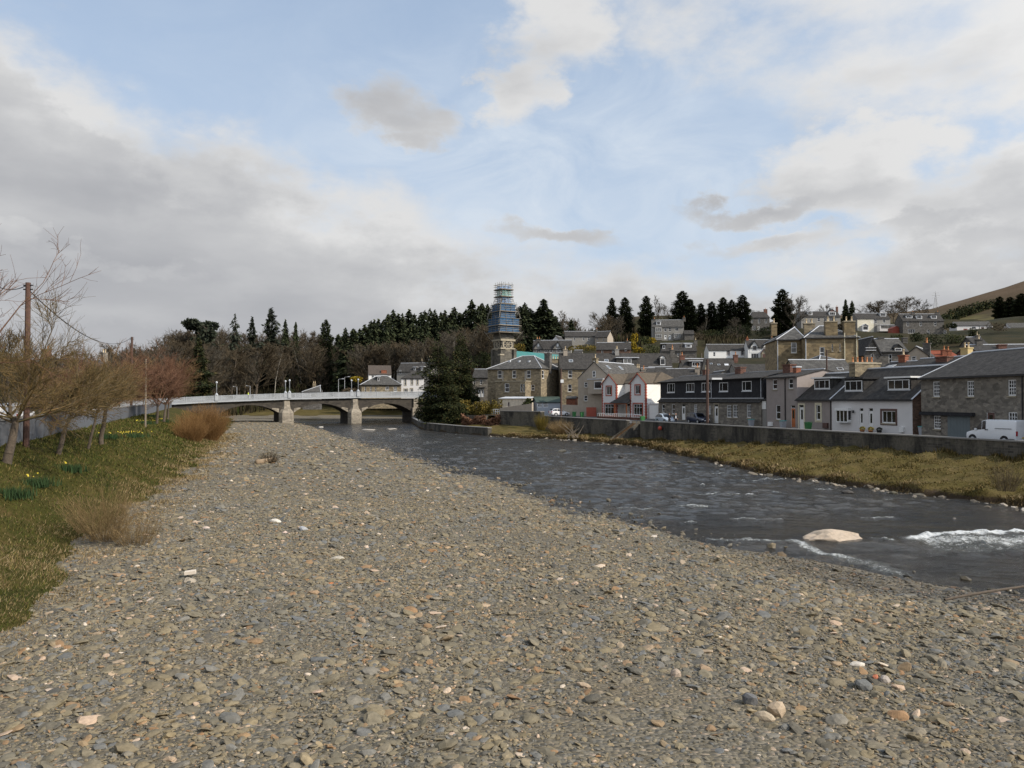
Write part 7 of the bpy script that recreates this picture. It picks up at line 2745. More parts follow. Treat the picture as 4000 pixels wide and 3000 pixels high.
A, B = P(1922, 1618, 158), P(1950, 1618, 157)
m = MB()
for t in np.linspace(0, 1, 5):
    q = A.lerp(B, t)
    m.tube((q.x, q.y, q.z), (q.x, q.y, q.z + 1.0), .05, n=6, mat='frame')
for dz in (.5, 1.0):
    m.tube((A.x, A.y, A.z + dz), (B.x, B.y, B.z + dz), .05, n=6, mat='frame')
tag(m.build('hand_railing'), 'short white railing at the end of the tall river wall', 'railing')
# houses half hidden behind the roadside trees on the left
h = House('roadside_cottage', 'stone cottage with chimneys, glimpsed behind the bare roadside trees', 215, 352, 150, 60, 1440, 1600, 8.0, 'house', L=13, zb=4.4, ze=7.0)
h.body('buffd', 'gable', None, 10.2, 'slate', ridge=None)
h.chim(352, 1374, 1.0, .8, None, 'rubble', 2, 'potpale', s=12.4)
h.chim(250, 1368, 1.0, .8, None, 'brick', 1, 'pot', s=.7)


# ------------------------------------------------------------------ trees, bushes and grass
def seg_mesh(name, P0, P1, R0, R1, n, mat, parent=None, smooth=True):
    P0, P1 = np.asarray(P0, float), np.asarray(P1, float)
    R0, R1 = np.asarray(R0, float), np.asarray(R1, float)
    d = P1 - P0
    d /= np.linalg.norm(d, axis=1)[:, None] + 1e-9
    ref = np.where(np.abs(d[:, 2:3]) < .9, np.array([[0, 0, 1.0]]), np.array([[1.0, 0, 0]]))
    a = np.cross(d, ref)
    a /= np.linalg.norm(a, axis=1)[:, None] + 1e-9
    b = np.cross(d, a)
    t = 2 * np.pi * np.arange(n) / n
    cs, sn = np.cos(t)[None, :, None], np.sin(t)[None, :, None]
    ring = a[:, None] * cs + b[:, None] * sn
    A = P0[:, None] + ring * R0[:, None, None]
    B = P1[:, None] + ring * R1[:, None, None]
    V = np.concatenate([A, B], 1).reshape(-1, 3)
    m = len(P0)
    j = np.arange(n)
    F = np.stack([j, (j + 1) % n, n + (j + 1) % n, n + j], 1)[None] + (np.arange(m) * 2 * n)[:, None, None]
    me = fast_mesh(name, V, F.reshape(-1, 4), smooth, True)
    me.materials.append(M[mat] if isinstance(mat, str) else mat)
    return me if parent is False else link(name, me, parent)


def grow(seed, H, r0, first=.25, limbs=18, ang=(30, 55), llen=.42, sub=6, twigs=5, tlen=.5, rmin=.02, lift=.25, lean=(0, 0), wob=.05, shape='tall', twig2=0, fork=1.0):
    """a bare tree: trunk pieces, and branch pieces down to the twigs"""
    r = np.random.default_rng(seed)
    T, B = [], []

    def arm(out, p, d, ln, ra, rb, n, w, up):
        pts = [p]
        for i in range(n):
            d = d + r.normal(0, w, 3) + np.array([0, 0, up / n])
            d = d / np.linalg.norm(d)
            q = p + d * ln / n
            out.append((p, q, ra + (rb - ra) * i / n, ra + (rb - ra) * (i + 1) / n))
            p = q
            pts.append(p)
        return pts, d

    def side(d, a):
        o = np.cross(d, r.normal(0, 1, 3))
        o /= np.linalg.norm(o) + 1e-9
        return d * math.cos(a) + o * math.sin(a)
    d0 = np.array([lean[0], lean[1], 1.0])
    d0 /= np.linalg.norm(d0)
    th = H * fork
    tp, dd = arm(T, np.array([0, 0, -.4]), d0, th + .4, r0, max(r0 * (.12 if fork == 1 else .6), rmin), 9, wob, .02)
    for i in range(limbs):
        f = first + (1 - first) * (i + r.uniform(0, .8)) / limbs
        if fork < 1:
            f = r.uniform(.8, 1.0)
        k = min(f * 9, 8.999)
        p = tp[int(k)] + (tp[int(k) + 1] - tp[int(k)]) * (k % 1)
        a = R(r.uniform(*ang))
        ax = r.uniform(0, 2 * math.pi)
        d = np.array([math.cos(ax) * math.sin(a), math.sin(ax) * math.sin(a), math.cos(a)])
        if shape == 'tall':
            ln = H * llen * (1.12 - f) * r.uniform(.6, 1.15) + H * .05
        elif shape == 'round':
            ln = H * llen * math.sin(math.pi * min(.15 + f * .8, .97)) * r.uniform(.7, 1.15)
        else:
            ln = H * llen * r.uniform(.65, 1.15)
        rl = max(r0 * .42 * (1.1 - f * .6), rmin * 1.5)
        lp, ld = arm(T if rl > r0 * .3 and fork < 1 else B, p, d, ln, rl, rmin, 5, .10, lift)
        for s in range(sub):
            fs = r.uniform(.2, 1.0) if s else 1.0
            ks = min(fs * 5, 4.999)
            ps = lp[int(ks)] + (lp[int(ks) + 1] - lp[int(ks)]) * (ks % 1)
            seg = lp[int(ks) + 1] - lp[int(ks)]
            seg /= np.linalg.norm(seg)
            ds = side(seg, R(r.uniform(18, 55)))
            l2 = ln * tlen * r.uniform(.5, 1.1) * (1.1 - fs * .4)
            sp, sdn = arm(B, ps, ds, l2, rmin * 1.25, rmin * .8, 3, .12, lift * .8)
            for t in range(twigs):
                kt = r.uniform(.15, 1.0) * 2.999
                pt_ = sp[int(kt)] + (sp[int(kt) + 1] - sp[int(kt)]) * (kt % 1)
                dt_ = side(sdn, R(r.uniform(15, 50)))
                l3 = l2 * r.uniform(.3, .75)
                wp, wd = arm(B, pt_, dt_, l3, rmin * .8, rmin * .5, 2, .14, lift * .6)
                for q in range(twig2):
                    kq = r.uniform(.1, 1.0) * 1.999
                    pq = wp[int(kq)] + (wp[int(kq) + 1] - wp[int(kq)]) * (kq % 1)
                    arm(B, pq, side(wd, R(r.uniform(18, 50))), l3 * r.uniform(.3, .7), rmin * .55, rmin * .35, 2, .12, lift * .5)
    return T, B


def tree_meshes(nm, T, B, bark, twig):
    t = seg_mesh(nm + '_trunk', *zip(*[(a, b) for a, b, _, _ in T]), [s[2] for s in T], [s[3] for s in T], 7, bark, False) if False else seg_mesh(nm + '_trunk', [s[0] for s in T], [s[1] for s in T], [s[2] for s in T], [s[3] for s in T], 7, bark, False)
    c = seg_mesh(nm + '_crown', [s[0] for s in B], [s[1] for s in B], [s[2] for s in B], [s[3] for s in B], 3, twig, False)
    return t, c


M['twiggrey'] = isl('grey_brown_twigs', [(0, (.044, .038, .028)), (.5, (.072, .062, .046)), (1, (.110, .096, .072))], .95)
M['twigbrown'] = isl('brown_twigs', [(0, (.042, .033, .020)), (.5, (.074, .056, .034)), (1, (.110, .084, .050))], .95)
M['twigorange'] = isl('orange_brown_twigs', [(0, (.095, .058, .028)), (.5, (.185, .112, .050)), (1, (.26, .165, .078))], .9)
M['twigred'] = isl('reddish_twigs', [(0, (.085, .042, .025)), (.5, (.160, .080, .046)), (1, (.230, .130, .078))], .9)
M['twigolive'] = isl('olive_twigs', [(0, (.065, .052, .020)), (.45, (.140, .098, .036)), (.8, (.195, .125, .048)), (1, (.12, .10, .075))], .9)
M['willow'] = isl('orange_willow_twigs', [(0, (.11, .058, .020)), (.5, (.20, .105, .036)), (1, (.30, .175, .066))], .85)
M['scrub'] = isl('golden_scrub_twigs', [(0, (.095, .065, .030)), (.5, (.185, .125, .055)), (1, (.29, .205, .10))], .9)
M['fir'] = isl('fir_needles', [(0, (.012, .016, .009)), (.5, (.028, .037, .018)), (1, (.062, .070, .033))], .9, spec=.1)
M['firgrey'] = isl('grey_green_needles', [(0, (.020, .025, .018)), (.5, (.034, .042, .028)), (1, (.055, .062, .042))], .9, spec=.1)
M['yew'] = isl('evergreen_leaves', [(0, (.010, .014, .006)), (.5, (.026, .034, .012)), (.9, (.055, .058, .020)), (1, (.10, .075, .030))], .9, spec=.15)
M['shrub'] = isl('shrub_leaves', [(0, (.022, .032, .012)), (.5, (.045, .055, .020)), (1, (.085, .085, .032))], .9, spec=.15)
M['hedge'] = isl('golden_hedge_leaves', [(0, (.06, .055, .012)), (.5, (.13, .10, .022)), (1, (.21, .15, .035))], .9, spec=.15)
M['gorse'] = isl('gorse_flowers', [(0, (.05, .055, .015)), (.4, (.20, .15, .02)), (1, (.48, .33, .03))], .9, spec=.1)

PROT = {}


def plant(kind, meshes, loc, s=1.0, sz=None, label='', cat='tree', group=None, rot=None, name='tree'):
    """copies of one kind share their meshes: trunk and crown are parts"""
    e = empty(name, loc, random.uniform(0, 6.28) if rot is None else rot, label, cat, group)
    e.scale = (s, s, sz if sz else s)
    for nm, me in meshes:
        link(nm, me, e)
    return e


def bare_kind(key, seed, **kw):
    bark, twig = kw.pop('bark', 'bark'), kw.pop('twig', 'twiggrey')
    T, B = grow(seed, **kw)
    t, c = tree_meshes(key, T, B, bark, twig)
    PROT[key] = [('trunk', t), ('crown', c)]


for i in range(3):
    bare_kind('bare%d' % i, 300 + i, H=16, r0=.20, first=.28, limbs=24, ang=(22, 48), llen=.36, sub=6, twigs=5, rmin=.036, lift=.4, twig2=1, twig=('twiggrey', 'twigbrown', 'twiggrey')[i])
for i in range(2):
    bare_kind('birch%d' % i, 320 + i, H=17, r0=.16, first=.40, limbs=20, ang=(20, 42), llen=.26, sub=5, twigs=5, rmin=.026, lift=.2, bark='barkpale', twig='twiggrey')
for i in range(3):
    bare_kind('broad%d' % i, 340 + i, H=14, r0=.32, first=.18, limbs=20, ang=(30, 70), llen=.46, sub=8, twigs=8, twig2=1, rmin=.040, lift=.35, shape='round', twig=('twigbrown', 'twiggrey', 'twigbrown')[i])


def cone_crown(seed, n, prof, size, H=15.0, droop=.35, layers=14, jag=.35, base=.04):
    r = np.random.default_rng(seed)
    t = base + (1 - base) * (1 - r.uniform(0, 1, n) ** .62)
    rad = np.array([prof(x) for x in t])
    lay = (t * layers) % 1
    rad = rad * (1 + jag * (.5 - lay)) * (1 + .22 * np.sin(t * 37 + seed))
    a = r.uniform(0, 2 * np.pi, n)
    rad = rad * (1 + .18 * np.sin(a * 3 + seed) + .12 * np.sin(a * 7 + t * 20))
    q = r.uniform(.12, 1.0, n) ** .6
    p = np.stack([np.cos(a) * rad * q, np.sin(a) * rad * q, t * H - droop * rad * q * .5], 1)
    d = np.stack([np.cos(a), np.sin(a), np.full(n, -droop) + r.normal(0, .25, n)], 1)
    d /= np.linalg.norm(d, axis=1)[:, None]
    s = size * r.uniform(.6, 1.4, n)[:, None] * (.55 + .45 * (1 - t))[:, None]
    tt = np.cross(d, np.array([0, 0, 1.0]) + r.normal(0, .5, (n, 3)))
    tt /= np.linalg.norm(tt, axis=1)[:, None] + 1e-9
    V = np.stack([p - d * s * .5, p + tt * s * .22, p + d * s * .55, p - tt * s * .22], 1).reshape(-1, 3)
    return V, np.arange(n * 4).reshape(n, 4)


def conifer_kind(key, seed, n, prof, size, mat='fir', **kw):
    V, F = cone_crown(seed, n, prof, size, **kw)
    me = fast_mesh(key + '_crown', V, F)
    me.materials.append(M[mat])
    tr = MB().lathe([(.30, -2.0), (.26, .5), (.14, 9.0), (.03, 14.6)], 7, 'bark').build('trunk_proto')
    tm = tr.data
    bpy.data.objects.remove(tr)
    PROT[key] = [('trunk', tm), ('crown', me)]


for i in range(3):
    conifer_kind('spruce%d' % i, 400 + i, 4200, lambda t: 3.3 * (1 - t) ** .66 + .08, 1.35, 'fir')
for i in range(2):
    conifer_kind('cypress%d' % i, 420 + i, 8500, lambda t: 2.9 * min(1, (1 - t) * 2.6) ** .55 * (.55 + .45 * min(1, t * 5)), 1.15, 'fir', droop=-.25, jag=.12, layers=9)
conifer_kind('cedar', 440, 3600, lambda t: 4.2 * (1 - t) ** .75 * (.75 + .45 * math.sin(t * 26)) + .35, 1.3, 'firgrey', droop=.05, jag=.5, layers=9, base=.12)
conifer_kind('slim_fir', 441, 1500, lambda t: 2.2 * min(1, (1 - t) * 3.2) ** .6 * (.7 + .4 * math.sin(t * 44)), 1.0, 'firgrey', droop=.45, jag=.45, layers=12, base=.30)
conifer_kind('yewtree', 442, 15000, lambda t: 4.3 * min(1, (1 - t) * 1.45) ** .85 * (.88 + .25 * math.sin(t * 21 + 1)) + .10, .62, 'yew', droop=.3, jag=.45, layers=9, base=.0)
conifer_kind('yewcolumn', 444, 14000, lambda t: 3.4 * min(1, (1 - t) * 2.5) ** .62 * (.88 + .2 * math.sin(t * 19 + 2)) * (.8 + .2 * min(1, t * 6)) + .08, .62, 'yew', droop=.25, jag=.3, layers=10, base=.0)
conifer_kind('green_spruce', 443, 9000, lambda t: 3.6 * (1 - t) ** .8 * (.85 + .2 * math.sin(t * 30)) + .12, .7, 'yew', droop=.3, jag=.35, layers=11, base=.02)
# a pine: bare stem with a ragged head
V, F = [], []
off = 0
r = np.random.default_rng(9)
for k in range(11):
    c = (r.normal(0, 1.5), r.normal(0, 1.5), r.uniform(9.0, 14.3))
    v_, f_ = leaf_cards(330, ball(c, (1.9, 1.9, .95)), .85, 50 + k)
    V.append(v_)
    F.append(f_ + off)
    off += len(v_)
me = fast_mesh('pine_crown', np.concatenate(V), np.concatenate(F))
me.materials.append(M['firgrey'])
T, B = grow(77, H=14, r0=.28, first=.55, limbs=9, ang=(45, 75), llen=.2, sub=2, twigs=1, rmin=.05, lift=.2)
PROT['pine'] = [('trunk', seg_mesh('pine_trunk', [s[0] for s in T + B], [s[1] for s in T + B], [s[2] for s in T + B], [s[3] for s in T + B], 6, 'bark', False)), ('crown', me)]


def put_tree(kind, u, vt, Y_, label, wpx=None, vb=None, base=15.0, name='tree', group=None, cat='tree', w0=None):
    """stand a tree so that its top shows at (u, vt); its foot is on the ground"""
    top = P(u, vt, Y_)
    z0 = tz(top.x, top.y) if vb is None else P(u, vb, Y_).z
    h_ = max(top.z - z0, 3.0)
    sz = h_ / base
    s = sz
    if wpx:
        s = wpx / 3000 * Y_ / w0
    return plant(kind, PROT[kind], (top.x, top.y, z0), s, sz, label, cat, group, name=name)


CON = [('pine', 795, 1262, 380, None, 'pine with a ragged flat head on the skyline above the green spruce', 'pine_tree'),
       ('slim_fir', 918, 1233, 370, 62, 'slender see-through fir on the skyline left of the broad cedar', 'fir_tree'),
       ('cedar', 1060, 1206, 370, 135, 'broad spiky cedar, highest tree on the left skyline', 'cedar_tree'),
       ('cedar', 985, 1240, 385, 80, 'ragged cedar close on the left of the broad cedar', 'cedar_tree'),
       ('spruce0', 1155, 1263, 380, 46, 'small pointed fir right of the broad cedar', 'fir_tree'),
       ('spruce2', 1115, 1256, 378, 60, 'fir at the right shoulder of the broad cedar', 'fir_tree'),
       ('cypress1', 1273, 1255, 360, 56, 'dark conical conifer alone between two low stretches of wood', 'conifer_tree'),
       ('spruce1', 2050, 1190, 300, 120, 'dark spruce just right of the scaffolded tower', 'spruce_tree'),
       ('spruce0', 2124, 1172, 330, 120, 'tall pointed spruce standing over the twin gable villa', 'spruce_tree'),
       ('spruce2', 2232, 1252, 350, 60, 'small dark spruce before the pale bare trees', 'spruce_tree'),
       ('cypress0', 2390, 1168, 400, 38, 'narrow dark cypress, leftmost of three thin ones on the skyline', 'cypress_tree'),
       ('cypress1', 2441, 1165, 395, 52, 'dark cypress in the middle of three thin ones on the skyline', 'cypress_tree'),
       ('cypress0', 2524, 1160, 390, 50, 'thin dark cypress on the skyline left of the pale birch', 'cypress_tree'),
       ('cypress1', 2665, 1141, 385, 70, 'tall dark conifer towering over the bay windowed pair', 'conifer_tree'),
       ('cypress0', 2695, 1172, 383, 52, 'lower half of the double conifer behind the bay windowed pair', 'conifer_tree'),
       ('cypress0', 2738, 1188, 390, 40, 'slim twin topped cypress right of the double conifer', 'cypress_tree'),
       ('cypress1', 2780, 1180, 385, 44, 'smooth dome topped cypress in the dark conifer group', 'cypress_tree'),
       ('cypress0', 2825, 1165, 380, 50, 'dark cypress left of the ragged topped one', 'cypress_tree'),
       ('cypress1', 2858, 1174, 376, 44, 'ragged topped dark cypress between two taller ones', 'cypress_tree'),
       ('cypress0', 2900, 1156, 372, 60, 'tallest cypress of the group left of the grey stone villa', 'cypress_tree'),
       ('cypress1', 3055, 1133, 350, 66, 'lone tall dark wellingtonia above the golden villa', 'conifer_tree'),
       ('spruce0', 3303, 1172, 420, 42, 'pointed fir, left one of a pair behind the chimneys', 'fir_tree'),
       ('spruce1', 3328, 1177, 415, 46, 'pointed fir, right one of a pair behind the chimneys', 'fir_tree'),
       ('cypress1', 3905, 1160, 640, 40, 'dark round conifer on the moor edge, left of two at the right', 'conifer_tree'),
       ('cypress0', 3945, 1162, 640, 44, 'dark round conifer between two others on the moor edge', 'conifer_tree'),
       ('cypress1', 3990, 1148, 620, 56, 'largest dark conifer at the right edge below the moor', 'conifer_tree')]
W0 = {'spruce0': 6.6, 'spruce1': 6.6, 'spruce2': 6.6, 'cypress0': 5.6, 'cypress1': 5.6, 'cedar': 8.5, 'slim_fir': 4.4, 'yewtree': 8.8, 'green_spruce': 7.0}


def hill_h(u, Y_):
    """height of the moorland hill sheet on the sight line through u at distance Y_"""
    f = min(max((Y_ - 470) / 530, 0), 1)
    z0 = 38 if u < 3000 else 38 + (u - 3000) * .009
    zc = 6.5 + 1000 * (1560 - float(crest(u))) / 3000
    return z0 + (zc - z0) * f ** 1.25


for k, u, vt, Y_, w, lab, nm in CON:
    vb = None
    if Y_ > 500:
        p_ = P(u, 1500, Y_)
        vb = 1560 - (hill_h(u, Y_) - 6.5) * 3000 / Y_
    put_tree(k, u, vt, Y_, lab, w, vb, name=nm, w0=W0.get(k), base=14.6)

# the dark plantation left of the tower, tree by tree
r = np.random.default_rng(31)
PL = [(1450, 1262), (1462, 1255), (1478, 1250), (1500, 1248), (1516, 1236), (1536, 1221), (1556, 1232), (1572, 1226), (1598, 1214), (1618, 1236), (1645, 1226), (1660, 1218), (1680, 1214), (1699, 1211), (1722, 1228), (1738, 1217), (1760, 1228), (1775, 1203), (1796, 1226), (1820, 1214), (1843, 1182), (1868, 1204), (1884, 1188), (1905, 1196), (1930, 1205), (2010, 1222), (2032, 1202), (2070, 1205), (2092, 1218), (2150, 1215), (2170, 1235), (2108, 1200), (1380, 1286), (1322, 1305), (1350, 1284), (1405, 1292), (1425, 1276)]
for u, v in PL:
    put_tree('spruce%d' % r.integers(3), u, v + r.uniform(-3, 6), r.uniform(330, 375), 'dark spruce in the plantation on the slope left of the tower', r.uniform(85, 130), None, group='plantation spruces', name='spruce_tree', w0=6.6, base=14.6)
for i in range(22):
    u = r.uniform(1500, 1900)
    put_tree('spruce%d' % r.integers(3), u, np.interp(u, [1500, 1700, 1900], [1290, 1270, 1250]) + r.uniform(0, 60), r.uniform(318, 335), 'dark spruce in the plantation on the slope left of the tower', r.uniform(85, 120), None, group='plantation spruces', name='spruce_tree', w0=6.6, base=14.6)

# bare broadleaved wood
sky_v = curve([(300, 1368), (480, 1352), (560, 1340), (640, 1312), (740, 1288), (800, 1284), (900, 1290), (1000, 1284), (1200, 1306), (1350, 1318), (1500, 1310), (1650, 1300), (1800, 1290), (2000, 1260), (2100, 1265), (2200, 1245), (2300, 1222), (2350, 1205), (2500, 1212), (2560, 1232), (2660, 1250), (2900, 1262), (3060, 1270)])
near_y = curve([(300, 200), (700, 250), (1150, 338), (1420, 335), (1450, 308), (1690, 300), (1700, 262), (1990, 262), (2000, 300), (2200, 352), (2480, 352), (2500, 300), (2540, 372), (2740, 372), (2760, 330), (2900, 330), (2940, 430), (3060, 430)])
n_b = 0
us_ = np.concatenate([r.uniform(420, 1450, 165), r.uniform(1430, 1990, 80), r.uniform(1990, 3040, 54)])
for u in us_:
    ny = float(near_y(u))
    Y_ = ny + ((445 if not 1430 < u < 1960 else 322) - ny) * r.uniform(0, 1) ** .8
    back_ = (Y_ - 250) / 195
    if 2740 < u < 3040 and r.uniform() < .5:
        continue
    vt = float(sky_v(u)) + ((1 - back_) * 60 if not 1430 < u < 1960 else r.uniform(0, 40)) + r.uniform(-8, 28)
    p_ = P(u, vt, Y_)
    h_ = p_.z - tz(p_.x, p_.y)
    if h_ < 6:
        h_ = r.uniform(7, 11)
    h_ = min(h_, 23)
    z_ = tz(p_.x, p_.y)
    kd = r.choice(['bare0', 'bare1', 'bare2', 'birch0', 'birch1', 'broad0', 'broad1', 'broad2'], p=[.16, .16, .14, .12, .12, .1, .1, .1] if u > 1400 else [.14, .14, .12, .05, .05, .17, .16, .17])
    b_ = 14 if kd.startswith('broad') else 16.5
    lab = {'birc': 'pale stemmed bare birch in the hillside wood', 'broa': 'bare spreading broadleaved tree in the hillside wood', 'bare': 'bare straight stemmed tree in the hillside wood'}[kd[:4]]
    plant(kd, PROT[kd], (p_.x, p_.y, z_), h_ / b_ * r.uniform(1.05, 1.45), h_ / b_, lab, 'tree', lab.split(' in ')[0] + 's of the wood', name='bare_tree')
for kd, u, vt, Y_, w, lab in (('broad1', 3092, 1168, 345, None, 'crooked bare tree beside the lone tall wellingtonia'), ('broad0', 3440, 1182, 460, 150, 'wide round bare tree behind the cream house'), ('broad2', 3398, 1198, 455, 90, 'low bare tree left of the wide round one behind the cream house'),
                              ('broad0', 3545, 1170, 470, 130, 'wide bare tree on the skyline behind the dormered terrace'), ('broad1', 3610, 1178, 470, 70, 'small bare tree at the foot of the moorland skyline'), ('broad2', 3490, 1192, 462, 90, 'bare tree between the two wide ones on the right skyline'),
                              ('broad1', 3215, 1198, 430, None, 'faint bare tree behind the long hilltop house'), ('bare2', 2572, 1164, 400, None, 'pale see-through birch on the skyline over the bay windowed pair'), ('broad1', 2620, 1196, 405, None, 'bare tree between the pale birch and the tall conifer'), ('birch0', 2656, 1330, 226, None, 'slender pale birch in front of the plain grey dormer house'),
                              ('bare1', 2200, 1225, 365, None, 'bare birch right of the tall pointed spruce')):
    put_tree(kd, u, vt, Y_, lab, w, None, name='bare_tree', base=16 if not kd.startswith('broad') else 14, w0=10.0)
# dark scrubby wood floor that no one could count
pts = []
for _ in range(46000):
    u = r.uniform(350, 3060)
    Y_ = r.uniform(max(float(near_y(u)) - 12, 230), 450)
    pts.append((u, Y_))
pts = np.array(pts)
x_ = (pts[:, 0] - 2000) / 3000 * pts[:, 1]
y_ = pts[:, 1]
z_ = terrain_z(x_, y_)
n = len(x_)
hgt = r.uniform(.8, 2.6, n) + np.where(pts[:, 0] < 2480, 4.5, .4) * r.uniform(0, 1, n) ** 2.5
ax = r.uniform(0, 6.28, n)
dx, dy_ = np.cos(ax) * .35 * hgt, np.sin(ax) * .35 * hgt
b0 = np.stack([x_, y_, z_ - .2], 1)
tp = np.stack([x_ + dx * .6, y_ + dy_ * .6, z_ + hgt], 1)
sd_ = np.stack([-np.sin(ax), np.cos(ax), np.zeros(n)], 1) * (.10 + .07 * hgt)[:, None]
mid = (b0 + tp) / 2
V = np.stack([b0, mid + sd_, tp, mid - sd_], 1).reshape(-1, 3)
me = fast_mesh('undergrowth', V, np.arange(n * 4).reshape(n, 4))
me.materials.append(isl('undergrowth_twigs', [(0, (.024, .022, .012)), (.5, (.044, .037, .022)), (.85, (.062, .050, .030)), (1, (.04, .05, .016))], .95, spec=.05))
tag(link('undergrowth', me), 'brown undergrowth covering the floor of the hillside wood', None, kind='stuff')

# the dark evergreens beside the river
put_tree('yewcolumn', 1712, 1338, 172, 'broad dark evergreen at the right end of the bridge', 130, 1640, name='evergreen_tree', w0=6.6, base=14.6)
put_tree('yewcolumn', 1800, 1308, 176, 'taller dark evergreen just right of the broad one', 98, 1600, name='evergreen_tree', w0=6.6, base=14.6)
put_tree('yewtree', 1756, 1455, 166, 'lower dark evergreen filling the gap between the two tall ones', 120, 1640, name='evergreen_tree', w0=8.8, base=14.6)
put_tree('green_spruce', 778, 1326, 210, 'dark green pointed spruce at the left end of the bridge', 140, 1570, name='spruce_tree', w0=7.0, base=14.6)


def shrub(u, vb, Y_, wpx, hpx, mat, label, name='shrub', n=900, size=.45, depth=.8, cat='shrub', group=None):
    p_ = P(u, vb, Y_)
    w, h_ = wpx / 3000 * Y_, hpx / 3000 * Y_
    e = empty(name, p_, 0, label, cat, group)
    T, B = grow(int(u), H=h_ * .8, r0=.06, first=.1, limbs=8, ang=(20, 60), llen=.5, sub=2, twigs=1, rmin=.015)
    S_ = T + B
    seg_mesh('stems', [s[0] for s in S_], [s[1] for s in S_], [s[2] for s in S_], [s[3] for s in S_], 3, 'bark', e)
    r_ = np.random.default_rng(int(u * 7 + vb))
    V, F, off = [], [], 0
    for k in range(6):
        c = (r_.uniform(-.32, .32) * w, r_.uniform(-.3, .3) * w * depth, h_ * r_.uniform(.35, .62))
        v_, f_ = leaf_cards(n // 6, ball(c, (w * .28, w * .26 * depth, h_ * .42)), size, int(u) + k)
        V.append(v_)
        F.append(f_ + off)
        off += len(v_)
    me = fast_mesh('foliage', np.concatenate(V), np.concatenate(F))
    me.materials.append(M[mat])
    link('foliage', me, e)
    return e


for a in [(1770, 1668, 163, 110, 90, 'yew', 'dark drooping evergreen bush over the river wall', 'bush', 2400, .4), (1690, 1650, 170, 130, 80, 'yew', 'dark evergreen bush against the bridge abutment', 'bush', 2400, .4),
          (1990, 1600, 172, 60, 30, 'shrub', 'green bush above the hedge left of the outhouse'), (2064, 1606, 155, 50, 50, 'shrub', 'dark green bush at the end of the outhouse'), (1850, 1570, 182, 70, 30, 'shrub', 'low bush before the small grey house'),
          (1875, 1445, 215, 100, 75, 'shrub', 'olive green shrub left of the church tower'), (2025, 1400, 250, 60, 60, 'hedge', 'brown gorse bank right of the church tower'),
          (2478, 1348, 300, 30, 48, 'gorse', 'tall yellow gorse bush left of the bay windowed pair'), (2470, 1372, 270, 34, 36, 'gorse', 'lower yellow gorse bush by the warm sandstone row'), (2545, 1345, 330, 40, 26, 'gorse', 'yellow flowering bush below the bay windowed pair'), (2515, 1350, 320, 50, 40, 'shrub', 'round green shrub between two gorse bushes'),
          (2500, 1385, 262, 44, 30, 'gorse', 'small yellow gorse patch above the slate roofs'), (2560, 1395, 255, 110, 50, 'shrub', 'green garden shrubs above the slate roofs'), (2300, 1372, 255, 150, 26, 'hedge', 'brown clipped hedge above the outbuilding', 'hedge'),
          (3580, 1340, 300, 60, 42, 'fir', 'dark rounded evergreen below the dormered terrace'), (3660, 1356, 270, 90, 60, 'fir', 'wide dark evergreen behind the orange roof'), (3725, 1350, 275, 90, 50, 'shrub', 'olive shrubs right of the wide dark evergreen'), (3800, 1350, 268, 40, 70, 'yew', 'tall brown green conifer bush behind the yellow chimney'),
          (3710, 1285, 345, 44, 24, 'fir', 'dark clipped bush right of the dormered terrace'), (3900, 1295, 370, 90, 40, 'twigbrown', 'brown garden bush right of the bungalow'), (3020, 1310, 360, 60, 40, 'shrub', 'green shrubs right of the grey stone villa'), (2975, 1315, 350, 80, 40, 'fir', 'dark shrubs below the grey stone villa'),
          (3025, 1402, 282, 20, 18, 'yew', 'round dark bush at the right end of the white house'), (3290, 1290, 372, 60, 28, 'twigbrown', 'brown bush beside the long hilltop house'), (3100, 1290, 380, 60, 30, 'twigbrown', 'brown bush below the lone tall wellingtonia'), (3500, 1335, 300, 70, 30, 'shrub', 'green garden below the red shed'),
          (2740, 1345, 345, 110, 50, 'twigbrown', 'brown bare bush mass right of the small dark outbuilding'), (2800, 1342, 350, 120, 50, 'fir', 'dark bush mass below the smooth dome topped cypress'), (2860, 1345, 345, 120, 60, 'twigbrown', 'brown bush mass above the long white cottage roof'), (2905, 1330, 352, 90, 70, 'fir', 'dark evergreen skirt of the tallest cypress of the group'), (2690, 1330, 352, 70, 40, 'fir', 'dark bush at the foot of the double conifer'), (2765, 1322, 360, 110, 40, 'yew', 'low dark thicket under the slim twin topped cypress'), (2840, 1318, 362, 120, 44, 'fir', 'dark thicket under the ragged topped cypress'),
          (1385, 1494, 262, 60, 24, 'gorse', 'yellow flowering bush behind the bridge lamps'), (1380, 1545, 250, 90, 34, 'twigbrown', 'brown bush behind the bridge railing'), (1110, 1548, 300, 90, 40, 'yew', 'dark rounded evergreen behind the left part of the bridge')]:
    shrub(a[0], a[1], a[2], a[3], a[4], a[5], a[6], a[7] if len(a) > 7 else 'shrub', a[8] if len(a) > 8 else 900, a[9] if len(a) > 9 else .5)


